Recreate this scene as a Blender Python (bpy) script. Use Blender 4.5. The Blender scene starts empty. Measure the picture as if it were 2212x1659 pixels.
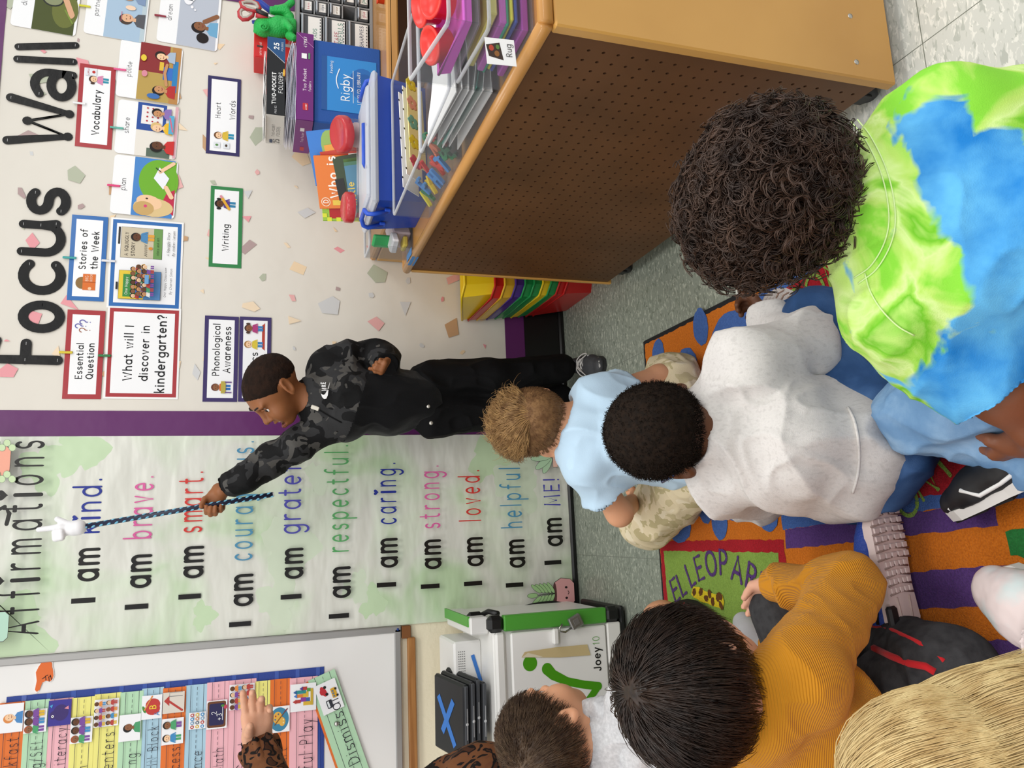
import bpy, math, random
import numpy as np
from mathutils import Vector, Matrix, Quaternion
C = bpy.context.scene.collection
SC = bpy.context.scene
# ---------------------------------------------------------------- camera, light, exposure
CAM_H, FPX = 1.10, 1661.0
YAW, PITCH, ROLL = math.radians(11.0), math.radians(18.25), math.radians(1.0)
def cam_axes():
    s, c, S, K = math.sin(YAW), math.cos(YAW), math.sin(PITCH), math.cos(PITCH)
    f = np.array([s*K, c*K, -S]); r = np.array([c, -s, 0.0]); u = np.array([s*S, c*S, K])
    cr, sr = math.cos(ROLL), math.sin(ROLL)
    return f, r*cr + u*sr, u*cr - r*sr
CF, CR, CU = cam_axes()
EYE = np.array([0, 0, CAM_H])
cd = bpy.data.cameras.new('camera'); cam = bpy.data.objects.new('camera', cd); C.objects.link(cam)
cd.sensor_fit = 'HORIZONTAL'; cd.sensor_width = 36.0; cd.lens = 36.0*FPX/2212.0
cd.clip_start = 0.05; cd.clip_end = 50
# the phone was held upright but the picture is stored on its side: picture right = world down, picture up = world right
M = Matrix(((-CU[0], CR[0], -CF[0], 0), (-CU[1], CR[1], -CF[1], 0), (-CU[2], CR[2], -CF[2], CAM_H), (0, 0, 0, 1)))
cam.matrix_world = M
SC.camera = cam
w = bpy.data.worlds.new('World'); SC.world = w; w.use_nodes = True
w.node_tree.nodes['Background'].inputs[0].default_value = (0.93, 0.96, 1.0, 1)
w.node_tree.nodes['Background'].inputs[1].default_value = 0.62
def lamp(x, y, z, sx, sy, p, col=(1.0, 0.965, 0.90)):
    l = bpy.data.lights.new('ceiling_light', 'AREA'); l.shape = 'RECTANGLE'; l.size = sx; l.size_y = sy
    l.energy = p; l.color = col
    o = bpy.data.objects.new('ceiling_light', l); C.objects.link(o); o.location = (x, y, z)
for lx in (-1.7, 0.5, 2.7):
    for ly, p in ((1.0, 15.0), (-1.3, 20.0)):
        lamp(lx, ly, 2.75, 1.2, 0.6, p)
SC.view_settings.view_transform = 'Standard'
try: SC.view_settings.look = 'None'
except Exception: pass
SC.view_settings.gamma = 1.0; SC.view_settings.use_curve_mapping = False
SC.view_settings.exposure = 0.45
# ---------------------------------------------------------------- measuring: photograph pixel -> point in the room
WY = 2.64                                   # the wall's distance
def ray(x, y): return CF + CR*((1659-y-829.5)/FPX) - CU*((x-1106)/FPX)
def aty(x, y, Y=WY): d = ray(x, y); return EYE + d*(Y/d[1])
def atz(x, y, z=0.0): d = ray(x, y); return EYE + d*((z-CAM_H)/d[2])
def atx(x, y, X): d = ray(x, y); return EYE + d*(X/d[0])
def atd(x, y, t): return EYE + ray(x, y)*t
V3 = lambda *a: np.array(a, float)
def nrm(v): v = np.asarray(v, float); return v/(np.linalg.norm(v)+1e-12)
# ---------------------------------------------------------------- materials
def lin(c):
    if isinstance(c, str): c = tuple(int(c[i:i+2], 16) for i in (0, 2, 4))
    return tuple(((v/255)/12.92 if v/255 <= 0.04045 else ((v/255+0.055)/1.055)**2.4) for v in c[:3])
_mats = {}
def mat(name, col, rough=0.5, metal=0.0, spec=0.5, bump=None, trans=0.0, alpha=1.0, sheen=0.0, coat=0.0, var=None, sss=0.0, ior=1.45):
    """bump=(kind, scale, strength, distance); var=(scale, colour2, lo, hi) mottles the colour with noise."""
    if name in _mats: return _mats[name]
    m = bpy.data.materials.new(name); m.use_nodes = True; nt = m.node_tree; b = nt.nodes['Principled BSDF']
    b.inputs['Base Color'].default_value = (*lin(col), 1); b.inputs['Roughness'].default_value = rough
    b.inputs['Metallic'].default_value = metal; b.inputs['Specular IOR Level'].default_value = spec
    b.inputs['Transmission Weight'].default_value = trans; b.inputs['Alpha'].default_value = alpha
    b.inputs['Sheen Weight'].default_value = sheen; b.inputs['Coat Weight'].default_value = coat; b.inputs['IOR'].default_value = ior
    if sss: b.inputs['Subsurface Weight'].default_value = sss; b.inputs['Subsurface Radius'].default_value = (0.01, 0.004, 0.002); b.inputs['Subsurface Scale'].default_value = 1.0
    tc = nt.nodes.new('ShaderNodeTexCoord')
    if var:
        n = nt.nodes.new('ShaderNodeTexNoise'); n.inputs['Scale'].default_value = var[0]; n.inputs['Detail'].default_value = 4
        sc = var[4] if len(var) > 4 else None
        if sc:
            mp = nt.nodes.new('ShaderNodeMapping'); mp.inputs['Scale'].default_value = sc
            nt.links.new(tc.outputs['Object'], mp.inputs['Vector']); nt.links.new(mp.outputs[0], n.inputs['Vector'])
        else: nt.links.new(tc.outputs['Object'], n.inputs['Vector'])
        r = nt.nodes.new('ShaderNodeValToRGB'); r.color_ramp.elements[0].position = var[2]; r.color_ramp.elements[1].position = var[3]
        r.color_ramp.elements[0].color = (*lin(col), 1); r.color_ramp.elements[1].color = (*lin(var[1]), 1)
        nt.links.new(n.outputs['Fac'], r.inputs[0]); nt.links.new(r.outputs[0], b.inputs['Base Color'])
    if bump:
        kind, s, st, di = bump[:4]
        if kind == 'noise':
            n = nt.nodes.new('ShaderNodeTexNoise'); n.inputs['Scale'].default_value = s; n.inputs['Detail'].default_value = 3; o = n.outputs['Fac']
        elif kind == 'voronoi':
            n = nt.nodes.new('ShaderNodeTexVoronoi'); n.inputs['Scale'].default_value = s; o = n.outputs['Distance']
        else:
            n = nt.nodes.new('ShaderNodeTexWave'); n.inputs['Scale'].default_value = s; n.bands_direction = kind; o = n.outputs['Fac']
            n.inputs['Distortion'].default_value = 0.6
        mp = nt.nodes.new('ShaderNodeMapping')
        if len(bump) > 4: mp.inputs['Scale'].default_value = bump[4]
        nt.links.new(tc.outputs['Object'], mp.inputs['Vector']); nt.links.new(mp.outputs[0], n.inputs['Vector'])
        bp = nt.nodes.new('ShaderNodeBump'); bp.inputs['Strength'].default_value = st; bp.inputs['Distance'].default_value = di
        nt.links.new(o, bp.inputs['Height']); nt.links.new(bp.outputs[0], b.inputs['Normal'])
    _mats[name] = m; return m
def ink(col, rough=0.45, spec=0.4):
    """a plain printed or moulded colour, one material per colour"""
    if not isinstance(col, str): return col
    return mat('ink_%s_%d' % (col, int(rough*100)), col, rough, spec=spec)
# ---------------------------------------------------------------- mesh collector
class MB:
    def __init__(s): s.v = []; s.f = []; s.m = []; s.mats = []; s.sm = []
    def mi(s, m):
        m = ink(m)
        if m not in s.mats: s.mats.append(m)
        return s.mats.index(m)
    def add(s, vs, fs, m, smooth=False):
        o = len(s.v); k = s.mi(m); s.v.extend([tuple(map(float, p)) for p in vs])
        for f in fs: s.f.append(tuple(o+i for i in f)); s.m.append(k); s.sm.append(smooth)
    def poly(s, pts, m): s.add(pts, [tuple(range(len(pts)))], m)
    def box(s, c, size, m, ax=None, bev=0.0):
        """box round centre c; ax: three axis vectors; bev: chamfer"""
        c = np.asarray(c, float); h = np.asarray(size, float)/2
        A = np.eye(3) if ax is None else np.array([nrm(a) for a in ax])
        if bev <= 0:
            vs = [c + A.T @ (h*np.array(k)) for k in ((-1,-1,-1),(1,-1,-1),(1,1,-1),(-1,1,-1),(-1,-1,1),(1,-1,1),(1,1,1),(-1,1,1))]
            s.add(vs, [(0,3,2,1),(4,5,6,7),(0,1,5,4),(1,2,6,5),(2,3,7,6),(3,0,4,7)], m); return
        b = min(bev, *(h*0.98)); vs = []; ix = {}
        for sx in (-1,1):
            for sy in (-1,1):
                for sz in (-1,1):
                    sg = np.array([sx,sy,sz])
                    for a in range(3):
                        p = sg*(h-b); p[a] = sg[a]*h[a]; ix[(sx,sy,sz,a)] = len(vs); vs.append(c + A.T @ p)
        fs = []
        for a in range(3):
            b1, b2 = (a+1) % 3, (a+2) % 3
            for sg in (-1,1):
                q = []
                for s1, s2 in ((-1,-1),(1,-1),(1,1),(-1,1)):
                    k = [0,0,0]; k[a] = sg; k[b1] = s1; k[b2] = s2; q.append(ix[(*k,a)])
                fs.append(tuple(q if sg > 0 else q[::-1]))
            for s1 in (-1,1):
                for s2 in (-1,1):
                    k0 = [0,0,0]; k0[a] = -1; k0[b1] = s1; k0[b2] = s2; k1 = list(k0); k1[a] = 1
                    q = [ix[(*k0,b1)], ix[(*k1,b1)], ix[(*k1,b2)], ix[(*k0,b2)]]
                    fs.append(tuple(q if s1*s2 < 0 else q[::-1]))
        for sx in (-1,1):
            for sy in (-1,1):
                for sz in (-1,1):
                    q = [ix[(sx,sy,sz,a)] for a in range(3)]; fs.append(tuple(q if sx*sy*sz > 0 else q[::-1]))
        s.add(vs, fs, m)
    def tube(s, pts, r, m, n=8, caps=True, closed=False):
        pts = [np.asarray(p, float) for p in pts]; N = len(pts); rs = r if hasattr(r, '__len__') else [r]*N
        T = []
        for i in range(N):
            a = pts[i-1] if (i > 0 or closed) else pts[i]; b = pts[(i+1) % N] if (i < N-1 or closed) else pts[i]
            T.append(nrm(b-a))
        up = V3(0,0,1) if abs(T[0][2]) < 0.9 else V3(1,0,0)
        x = nrm(np.cross(up, T[0])); vs = []
        for i in range(N):
            x = nrm(x - T[i]*np.dot(x, T[i])); y = np.cross(T[i], x)
            for k in range(n):
                a = 2*math.pi*k/n; vs.append(pts[i] + (x*math.cos(a)+y*math.sin(a))*rs[i])
        fs = []
        for i in range(N if closed else N-1):
            j = (i+1) % N
            for k in range(n): fs.append((i*n+k, i*n+(k+1)%n, j*n+(k+1)%n, j*n+k))
        if caps and not closed: fs.append(tuple(range(n))[::-1]); fs.append(tuple((N-1)*n+k for k in range(n)))
        s.add(vs, fs, m, True)
    def lathe(s, c, axis, prof, m, n=24, smooth=True):
        """prof: [(radius, height along axis)]"""
        c = np.asarray(c, float); a = nrm(axis); t = V3(1,0,0) if abs(a[0]) < 0.8 else V3(0,1,0)
        x = nrm(np.cross(a, t)); y = np.cross(a, x); vs = []; fs = []
        for r, h in prof:
            for k in range(n):
                q = 2*math.pi*k/n; vs.append(c + a*h + (x*math.cos(q)+y*math.sin(q))*max(r, 1e-5))
        for i in range(len(prof)-1):
            for k in range(n): fs.append((i*n+k, i*n+(k+1)%n, (i+1)*n+(k+1)%n, (i+1)*n+k))
        s.add(vs, fs, m, smooth)
    def prism(s, pts2, o, ex, ey, depth, m, m_side=None):
        """2-D outline in the frame (o, ex, ey) extruded by depth along ex x ey"""
        o, ex, ey = (np.asarray(q, float) for q in (o, ex, ey)); nz = nrm(np.cross(ex, ey)); n = len(pts2)
        a = [o+ex*p[0]+ey*p[1] for p in pts2]; b = [q+nz*depth for q in a]
        s.add(a+b, [tuple(range(n))[::-1], tuple(range(n, 2*n))], m)
        s.add(a+b, [(i, (i+1)%n, n+(i+1)%n, n+i) for i in range(n)], m_side or m)
    def ell(s, c, r, m, ax=None, nu=20, nv=12):
        c = np.asarray(c, float); A = np.eye(3) if ax is None else np.array([nrm(a) for a in ax]); vs = []; fs = []
        for j in range(nv+1):
            th = math.pi*j/nv
            for i in range(nu):
                ph = 2*math.pi*i/nu; p = V3(r[0]*math.sin(th)*math.cos(ph), r[1]*math.sin(th)*math.sin(ph), r[2]*math.cos(th)); vs.append(c+A.T@p)
        for j in range(nv):
            for i in range(nu): fs.append((j*nu+i, (j+1)*nu+i, (j+1)*nu+(i+1)%nu, j*nu+(i+1)%nu))
        s.add(vs, fs, m, True)
    def mesh(s, name, origin):
        me = bpy.data.meshes.new(name)
        me.from_pydata([(p[0]-origin[0], p[1]-origin[1], p[2]-origin[2]) for p in s.v], [], s.f)
        for m in s.mats: me.materials.append(m)
        me.polygons.foreach_set('material_index', s.m); me.polygons.foreach_set('use_smooth', s.sm); me.update()
        return me
def org(o):
    q = V3(0,0,0)
    while o is not None: q = q + np.array(o.location); o = o.parent
    return q
def thing(name, label, cat, loc=(0,0,0), group=None):
    o = bpy.data.objects.new(name, None); C.objects.link(o); o.location = tuple(map(float, loc)); o.empty_display_size = 0.05
    o['label'] = label; o['category'] = cat
    if group: o['group'] = group
    return o
def part(name, mb, parent, label=None, kind=None):
    o = bpy.data.objects.new(name, mb.mesh(name, org(parent))); C.objects.link(o); o.parent = parent
    if label: o['label'] = label
    if kind: o['kind'] = kind
    return o
def solo(name, mb, label, cat, loc=None, group=None, kind=None):
    """a thing that is one mesh"""
    if loc is None:
        a = np.array(mb.v); loc = ((a[:,0].min()+a[:,0].max())/2, (a[:,1].min()+a[:,1].max())/2, a[:,2].min())
    o = bpy.data.objects.new(name, mb.mesh(name, loc)); C.objects.link(o); o.location = tuple(map(float, loc))
    if label: o['label'] = label
    if cat: o['category'] = cat
    if group: o['group'] = group
    if kind: o['kind'] = kind
    return o
def struct(name, mb): return solo(name, mb, None, None, (0,0,0), None, 'structure')
# ---------------------------------------------------------------- stroke lettering (round pen)
def _g():
    G = {}
    def c(x, y=.5, rx=.42, ry=.5, a=0, b=360): return (x, y, rx, ry, a, b)
    G['a'] = (.9, [[c(.45)], [(.87,1),(.87,0)]]); G['b'] = (.92, [[(.05,1.6),(.05,0)], [c(.47)]])
    G['c'] = (.8, [[c(.47,.5,.42,.5,45,315)]]); G['d'] = (.9, [[c(.45)], [(.87,1.6),(.87,0)]])
    G['e'] = (.9, [[(.06,.52),(.86,.52),c(.46,.5,.41,.5,4,312)]]); G['f'] = (.6, [[c(.5,1.25,.26,.35,60,180),(.24,0)], [(.0,.95),(.5,.95)]])
    G['g'] = (.9, [[c(.45)], [(.87,1),(.87,-.15),c(.47,-.18,.4,.4,0,-150)]]); G['h'] = (.85, [[(.05,1.6),(.05,0)], [(.05,.55),c(.42,.58,.37,.42,180,0),(.79,0)]])
    G['i'] = (.2, [[(.1,1),(.1,0)], [(.1,1.4),(.1,1.42)]]); G['j'] = (.4, [[(.3,1),(.3,-.2),c(.05,-.2,.25,.38,0,-100)], [(.3,1.4),(.3,1.42)]])
    G['k'] = (.72, [[(.05,1.6),(.05,0)], [(.62,1),(.07,.42)], [(.25,.6),(.68,0)]]); G['l'] = (.2, [[(.1,1.6),(.1,0)]])
    G['m'] = (1.36, [[(.05,1),(.05,0)], [(.05,.6),c(.36,.66,.31,.34,180,0),(.67,0)], [(.67,.6),c(.98,.66,.31,.34,180,0),(1.29,0)]])
    G['n'] = (.85, [[(.05,1),(.05,0)], [(.05,.55),c(.42,.58,.37,.42,180,0),(.79,0)]]); G['o'] = (.92, [[c(.46)]])
    G['p'] = (.92, [[(.05,1),(.05,-.6)], [c(.47)]]); G['q'] = (.9, [[c(.45)], [(.87,1),(.87,-.6)]])
    G['r'] = (.6, [[(.05,1),(.05,0)], [(.05,.5),c(.42,.58,.37,.42,180,70)]])
    G['s'] = (.72, [[c(.37,.75,.29,.25,35,270),c(.37,.25,.31,.25,90,-150)]])
    G['t'] = (.6, [[(.25,1.4),(.25,.3),c(.5,.28,.25,.28,180,290)], [(.0,1),(.52,1)]])
    G['u'] = (.86, [[(.05,1),(.05,.4),c(.42,.4,.37,.4,180,360),(.79,1)], [(.79,1),(.79,0)]])
    G['v'] = (.8, [[(.03,1),(.4,0),(.77,1)]]); G['w'] = (1.2, [[(.03,1),(.32,0),(.6,.95),(.88,0),(1.17,1)]])
    G['x'] = (.75, [[(.05,1),(.7,0)], [(.7,1),(.05,0)]]); G['y'] = (.8, [[(.05,1),(.4,.05)], [(.76,1),(.18,-.6)]]); G['z'] = (.75, [[(.05,1),(.68,1),(.05,0),(.7,0)]])
    G['A'] = (1.1, [[(.03,0),(.55,1.5),(1.07,0)], [(.25,.5),(.85,.5)]]); G['B'] = (.95, [[(.08,0),(.08,1.5)], [(.08,1.5),(.45,1.5),c(.45,1.14,.36,.36,90,-90),(.08,.78)], [(.45,.78),c(.45,.39,.43,.39,90,-90),(.08,0)]])
    G['C'] = (1.05, [[c(.62,.75,.56,.75,48,312)]]); G['D'] = (1.05, [[(.08,0),(.08,1.5),(.35,1.5),c(.35,.75,.62,.75,90,-90),(.08,0)]])
    G['E'] = (.85, [[(.8,1.5),(.08,1.5),(.08,0),(.8,0)], [(.08,.78),(.7,.78)]]); G['F'] = (.85, [[(.8,1.5),(.08,1.5),(.08,0)], [(.08,.75),(.72,.75)]])
    G['G'] = (1.1, [[c(.62,.75,.56,.75,48,330),(1.1,.72),(.7,.72)]]); G['H'] = (1.0, [[(.08,0),(.08,1.5)], [(.92,0),(.92,1.5)], [(.08,.78),(.92,.78)]])
    G['I'] = (.25, [[(.12,0),(.12,1.5)]]); G['J'] = (.7, [[(.6,1.5),(.6,.35),c(.32,.35,.28,.35,0,-170)]]); G['K'] = (.95, [[(.08,0),(.08,1.5)], [(.88,1.5),(.1,.6)], [(.35,.85),(.92,0)]])
    G['L'] = (.75, [[(.08,1.5),(.08,0),(.7,0)]]); G['M'] = (1.3, [[(.05,0),(.15,1.5),(.65,.35),(1.15,1.5),(1.25,0)]]); G['N'] = (1.05, [[(.08,0),(.08,1.5),(.95,0),(.95,1.5)]])
    G['O'] = (1.25, [[c(.62,.75,.57,.75)]]); G['P'] = (.9, [[(.08,0),(.08,1.5),(.42,1.5),c(.42,1.1,.4,.4,90,-90),(.08,.7)]]); G['Q'] = (1.25, [[c(.62,.75,.57,.75)], [(.8,.35),(1.15,-.1)]])
    G['R'] = (.95, [[(.08,0),(.08,1.5),(.42,1.5),c(.42,1.12,.38,.38,90,-90),(.08,.74)], [(.42,.74),(.9,0)]]); G['S'] = (.92, [[c(.46,1.12,.37,.38,35,270),c(.46,.37,.4,.37,90,-150)]])
    G['T'] = (1.0, [[(.02,1.5),(.98,1.5)], [(.5,1.5),(.5,0)]]); G['U'] = (1.0, [[(.08,1.5),(.08,.45),c(.5,.43,.42,.43,180,360),(.92,1.5)]]); G['V'] = (1.05, [[(.03,1.5),(.52,0),(1.0,1.5)]])
    G['W'] = (1.6, [[(.04,1.5),(.42,0),(.8,1.15),(1.18,0),(1.56,1.5)]]); G['X'] = (1., [[(.05,1.5),(.95,0)], [(.95,1.5),(.05,0)]]); G['Y'] = (.95, [[(.03,1.5),(.47,.7),(.92,1.5)], [(.47,.7),(.47,0)]]); G['Z'] = (.95, [[(.05,1.5),(.88,1.5),(.05,0),(.9,0)]])
    G['0'] = (.9, [[c(.45,.75,.38,.75)]]); G['1'] = (.5, [[(.08,1.15),(.32,1.5),(.32,0)]]); G['2'] = (.9, [[c(.43,1.1,.35,.4,165,-35),(.08,0),(.82,0)]]); G['3'] = (.85, [[c(.4,1.13,.33,.37,140,-90),c(.4,.38,.38,.38,90,-150)]])
    G['4'] = (.9, [[(.65,0),(.65,1.5),(.05,.45),(.85,.45)]]); G['5'] = (.88, [[(.75,1.5),(.2,1.5),(.12,.85),c(.4,.47,.4,.47,125,-150)]]); G['7'] = (.85, [[(.05,1.5),(.8,1.5),(.3,0)]])
    G['8'] = (.85, [[c(.42,1.13,.32,.37)], [c(.42,.38,.37,.38)]]); G['6'] = (.85, [[c(.42,.42,.37,.42)], [(.62,1.5),(.07,.5)]]); G['9'] = (.85, [[c(.42,1.08,.37,.42)], [(.78,1.0),(.3,0)]])
    G['.'] = (.2, [[(.1,.03),(.1,.05)]]); G['!'] = (.22, [[(.11,1.5),(.11,.45)], [(.11,.03),(.11,.05)]]); G['?'] = (.8, [[c(.38,1.12,.33,.38,170,-60),(.38,.62),(.38,.42)], [(.38,.03),(.38,.05)]])
    G['-'] = (.55, [[(.08,.6),(.5,.6)]]); G['/'] = (.6, [[(.02,-.2),(.58,1.6)]]); G['+'] = (.9, [[(.08,.7),(.82,.7)], [(.45,.33),(.45,1.07)]]); G["'"] = (.2, [[(.1,1.5),(.1,1.25)]]); G[','] = (.2, [[(.12,.08),(.05,-.2)]]); G[':'] = (.2, [[(.1,.05),(.1,.07)], [(.1,.8),(.1,.82)]]); G[' '] = (.5, [])
    return G
GL = _g()
def flat_stroke(st, step=14):
    out = []
    for it in st:
        if len(it) == 2: out.append((float(it[0]), float(it[1])))
        else:
            cx, cy, rx, ry, a, b = it; n = max(3, int(abs(b-a)/step))
            for i in range(n+1):
                t = math.radians(a+(b-a)*i/n); out.append((cx+rx*math.cos(t), cy+ry*math.sin(t)))
    o2 = [out[0]]
    for p in out[1:]:
        if math.hypot(p[0]-o2[-1][0], p[1]-o2[-1][1]) > 1e-4: o2.append(p)
    return o2
def ribbon(pts, w, square=False, ncap=6):
    """flat stroke with round ends -> list of polygons (2-D)"""
    P = [np.array(p, float) for p in pts]; N = len(P); h = w/2; polys = []
    if N == 1: P = [P[0], P[0]+V3(1e-4, 0)[:2]]; N = 2
    closed = N > 3 and np.linalg.norm(P[0]-P[-1]) < 1e-3
    L = []; R = []
    for i in range(N):
        if closed and i in (0, N-1): a, b = P[N-2], P[1]
        else: a, b = P[max(i-1, 0)], P[min(i+1, N-1)]
        if 0 < i < N-1:
            d1 = nrm(P[i]-P[i-1]); d2 = nrm(P[i+1]-P[i]); cs = np.dot(d1, d2)
            if cs < 0.75:      # sharp corner: a round joint
                polys.append([P[i]+h*np.array([math.cos(t), math.sin(t)]) for t in np.linspace(0, 2*math.pi, 13)[:-1]])
        t = nrm(b-a); n = np.array([-t[1], t[0]]); k = 1.0
        if 0 < i < N-1: k = 1/max(0.55, abs(np.dot(n, np.array([-d1[1], d1[0]]))))
        if 0 < i < N-1 and cs < 0.3: k = 0.9
        L.append(P[i]+n*h*k); R.append(P[i]-n*h*k)
    for i in range(N-1): polys.append([R[i], R[i+1], L[i+1], L[i]])
    if not closed and not square:
        for e, q in ((0, P[1]-P[0]), (N-1, P[-2]-P[-1])):
            d = nrm(-q); a0 = math.atan2(d[1], d[0])
            polys.append([P[e]+h*np.array([math.cos(a0+t), math.sin(a0+t)]) for t in np.linspace(-math.pi/2, math.pi/2, ncap+1)])
    return polys
def text_width(s, size, w, gap=.22): return sum((GL[c][0]+gap+w)*size for c in s)
def text_polys(s, x, y, size, w=.16, gap=.22, sx=1.0, square=False, slant=0.0):
    """size = x-height in metres; w = pen width in x-heights"""
    out = []
    for ch in s:
        gw, sts = GL[ch]
        for st in sts:
            sq = square and ch in 'IlE'
            for pl in ribbon(flat_stroke(st), w, sq): out.append([(x+(p[0]*sx+w/2+slant*p[1])*size, y+p[1]*size) for p in pl])
        x += (gw*sx+gap+w)*size
    return out, x
# ---------------------------------------------------------------- flat printed sheets
class Sheet:
    """a printed card: outline with thickness, then printed shapes laid on its face"""
    def __init__(s, o, ex, ey, w, h, thick=0.0008, base='f2f0ee', rough=0.28, round_=0.0, edge=None):
        s.o = np.asarray(o, float); s.ex = nrm(ex); s.ey = nrm(ey); s.n = nrm(np.cross(s.ex, s.ey)); s.w = w; s.h = h; s.t = thick
        s.mb = MB(); s.z = thick; s.rough = rough; s.curl = 0.0
        s.mb.prism(s.rpts(0, 0, w, h, round_), s.o, s.ex, s.ey, thick, s.c(base))
    def c(s, col): return ink(col, s.rough) if isinstance(col, str) else col
    def rpts(s, x0, y0, x1, y1, r=0):
        if r <= 0: return [(x0,y0),(x1,y0),(x1,y1),(x0,y1)]
        out = []
        for cx, cy, a in ((x1-r,y0+r,-90),(x1-r,y1-r,0),(x0+r,y1-r,90),(x0+r,y0+r,180)):
            for k in range(5): t = math.radians(a+22.5*k); out.append((cx+r*math.cos(t), cy+r*math.sin(t)))
        return out
    def P(s, x, y): return s.o+s.ex*x+s.ey*y+s.n*s.z
    def up(s, k=1): s.z += 0.00018*k; return s
    def poly(s, pts, col, lift=True):
        if lift: s.up()
        s.mb.poly([s.P(*p) for p in pts], s.c(col))
    def rect(s, x0, y0, x1, y1, col, r=0): s.poly(s.rpts(x0, y0, x1, y1, r), col)
    def ell(s, cx, cy, rx, ry, col, rot=0, n=20, a0=0, a1=360):
        ca, sa = math.cos(rot), math.sin(rot); pts = []
        for k in range(n if a1-a0 >= 360 else n+1):
            t = math.radians(a0+(a1-a0)*k/n); x, y = rx*math.cos(t), ry*math.sin(t); pts.append((cx+x*ca-y*sa, cy+x*sa+y*ca))
        s.poly(pts, col)
    def line(s, pts, w, col, square=False):
        s.up(); z = s.z
        for i, pl in enumerate(ribbon(pts, w, square)): s.z = z+(i % 40)*5e-6; s.mb.poly([s.P(*p) for p in pl], s.c(col))
    def text(s, t, x, y, size, col='151515', w=.17, gap=.2, sx=1.0, square=False, slant=0.0, center=False, fit=None):
        if fit:
            sz = text_width(t, 1.0, w, gap); size = fit/sz
        if center: x -= text_width(t, size, w, gap)/2
        s.up(); pl, xe = text_polys(t, x, y, size, w, gap, sx, square, slant)
        z = s.z
        for i, q in enumerate(pl): s.z = z+(i % 40)*5e-6; s.mb.poly([s.P(*p) for p in q], s.c(col))
        return xe
def wall_frame(xt, xb, yl, yr, Y, tilt=0.0):
    """upright frame on the wall plane from a picture box: xt top, xb bottom, yl left edge, yr right edge -> o, ex, ey, w, h"""
    xm, ym = (xt+xb)/2, (yl+yr)/2
    l, r, t, b = aty(xm, yl, Y), aty(xm, yr, Y), aty(xt, ym, Y), aty(xb, ym, Y)
    wd, ht = r[0]-l[0], t[2]-b[2]; c = V3((l[0]+r[0])/2, Y, (t[2]+b[2])/2)
    ex = V3(math.cos(tilt), 0, math.sin(tilt)); ey = V3(-math.sin(tilt), 0, math.cos(tilt))
    return c-ex*wd/2-ey*ht/2, ex, ey, wd, ht
# ================================================================ the room
random.seed(7)
mb = MB(); mb.box((0, WY+0.06, 1.4), (7, 0.12, 2.8), mat('wall_paint', 'e9dfc4', 0.6, bump=('noise', 90, 0.35, 0.004))); struct('wall_front', mb)
def floor_mat():
    m = mat('vinyl_tile', '9ba399', 0.33, spec=0.45); nt = m.node_tree; b = nt.nodes['Principled BSDF']; N = nt.nodes.new; L = nt.links.new
    tc = N('ShaderNodeTexCoord')
    def fleck(sc, seed, lo, hi):
        mp = N('ShaderNodeMapping'); mp.inputs['Location'].default_value = (seed, seed*1.7, 0); mp.inputs['Rotation'].default_value = (0, 0, 0.5*seed); mp.inputs['Scale'].default_value = (1.0, 2.3, 1)
        n = N('ShaderNodeTexNoise'); n.inputs['Scale'].default_value = sc; n.inputs['Detail'].default_value = 2.5; n.inputs['Distortion'].default_value = 0.9
        r = N('ShaderNodeValToRGB'); r.color_ramp.elements[0].position = lo; r.color_ramp.elements[1].position = hi
        L(tc.outputs['Object'], mp.inputs[0]); L(mp.outputs[0], n.inputs['Vector']); L(n.outputs['Fac'], r.inputs[0]); return r.outputs[0]
    def mix(a, c2, f):
        x = N('ShaderNodeMixRGB'); L(f, x.inputs[0])
        for k, q in ((1, a), (2, c2)):
            if isinstance(q, str): x.inputs[k].default_value = (*lin(q), 1)
            else: L(q, x.inputs[k])
        return x.outputs[0]
    g = mix('868d81', 'a9aea0', fleck(55, 1, 0.56, 0.60)); g = mix(g, '6f776b', fleck(48, 3, 0.58, 0.62))
    l = mix('c6c8c1', 'dcdcd4', fleck(50, 5, 0.55, 0.6)); l = mix(l, 'b0b4ac', fleck(42, 8, 0.58, 0.63))
    sp = N('ShaderNodeSeparateXYZ'); L(tc.outputs['Object'], sp.inputs[0])
    def mth(op, a, v=None, bb=None):
        q = N('ShaderNodeMath'); q.operation = op; L(a, q.inputs[0])
        if v is not None: q.inputs[1].default_value = v
        if bb is not None: L(bb, q.inputs[1])
        return q.outputs[0]
    zone = mth('MULTIPLY', mth('GREATER_THAN', sp.outputs[0], 0.497), None, mth('LESS_THAN', sp.outputs[1], 1.535))
    col = mix(g, l, zone)
    def seam(o, off): return mth('LESS_THAN', mth('FRACT', mth('DIVIDE', mth('ADD', o, off), 0.305)), 0.006)
    col = mix(col, '6f746b', mth('MAXIMUM', seam(sp.outputs[0], 10.178), None, seam(sp.outputs[1], 9.14)))
    L(col, b.inputs['Base Color']); return m
mb = MB(); mb.box((0, 0.6, -0.05), (8, 7, 0.1), floor_mat()); struct('floor', mb)
mb = MB(); BK = mat('black_vinyl', '0c0c0d', 0.35)
mb.box((0, WY-0.004, 0.079), (7, 0.008, 0.158), BK); mb.box((0, WY-0.009, 0.01), (7, 0.018, 0.02), BK, bev=0.006); struct('baseboard_front', mb)
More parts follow.
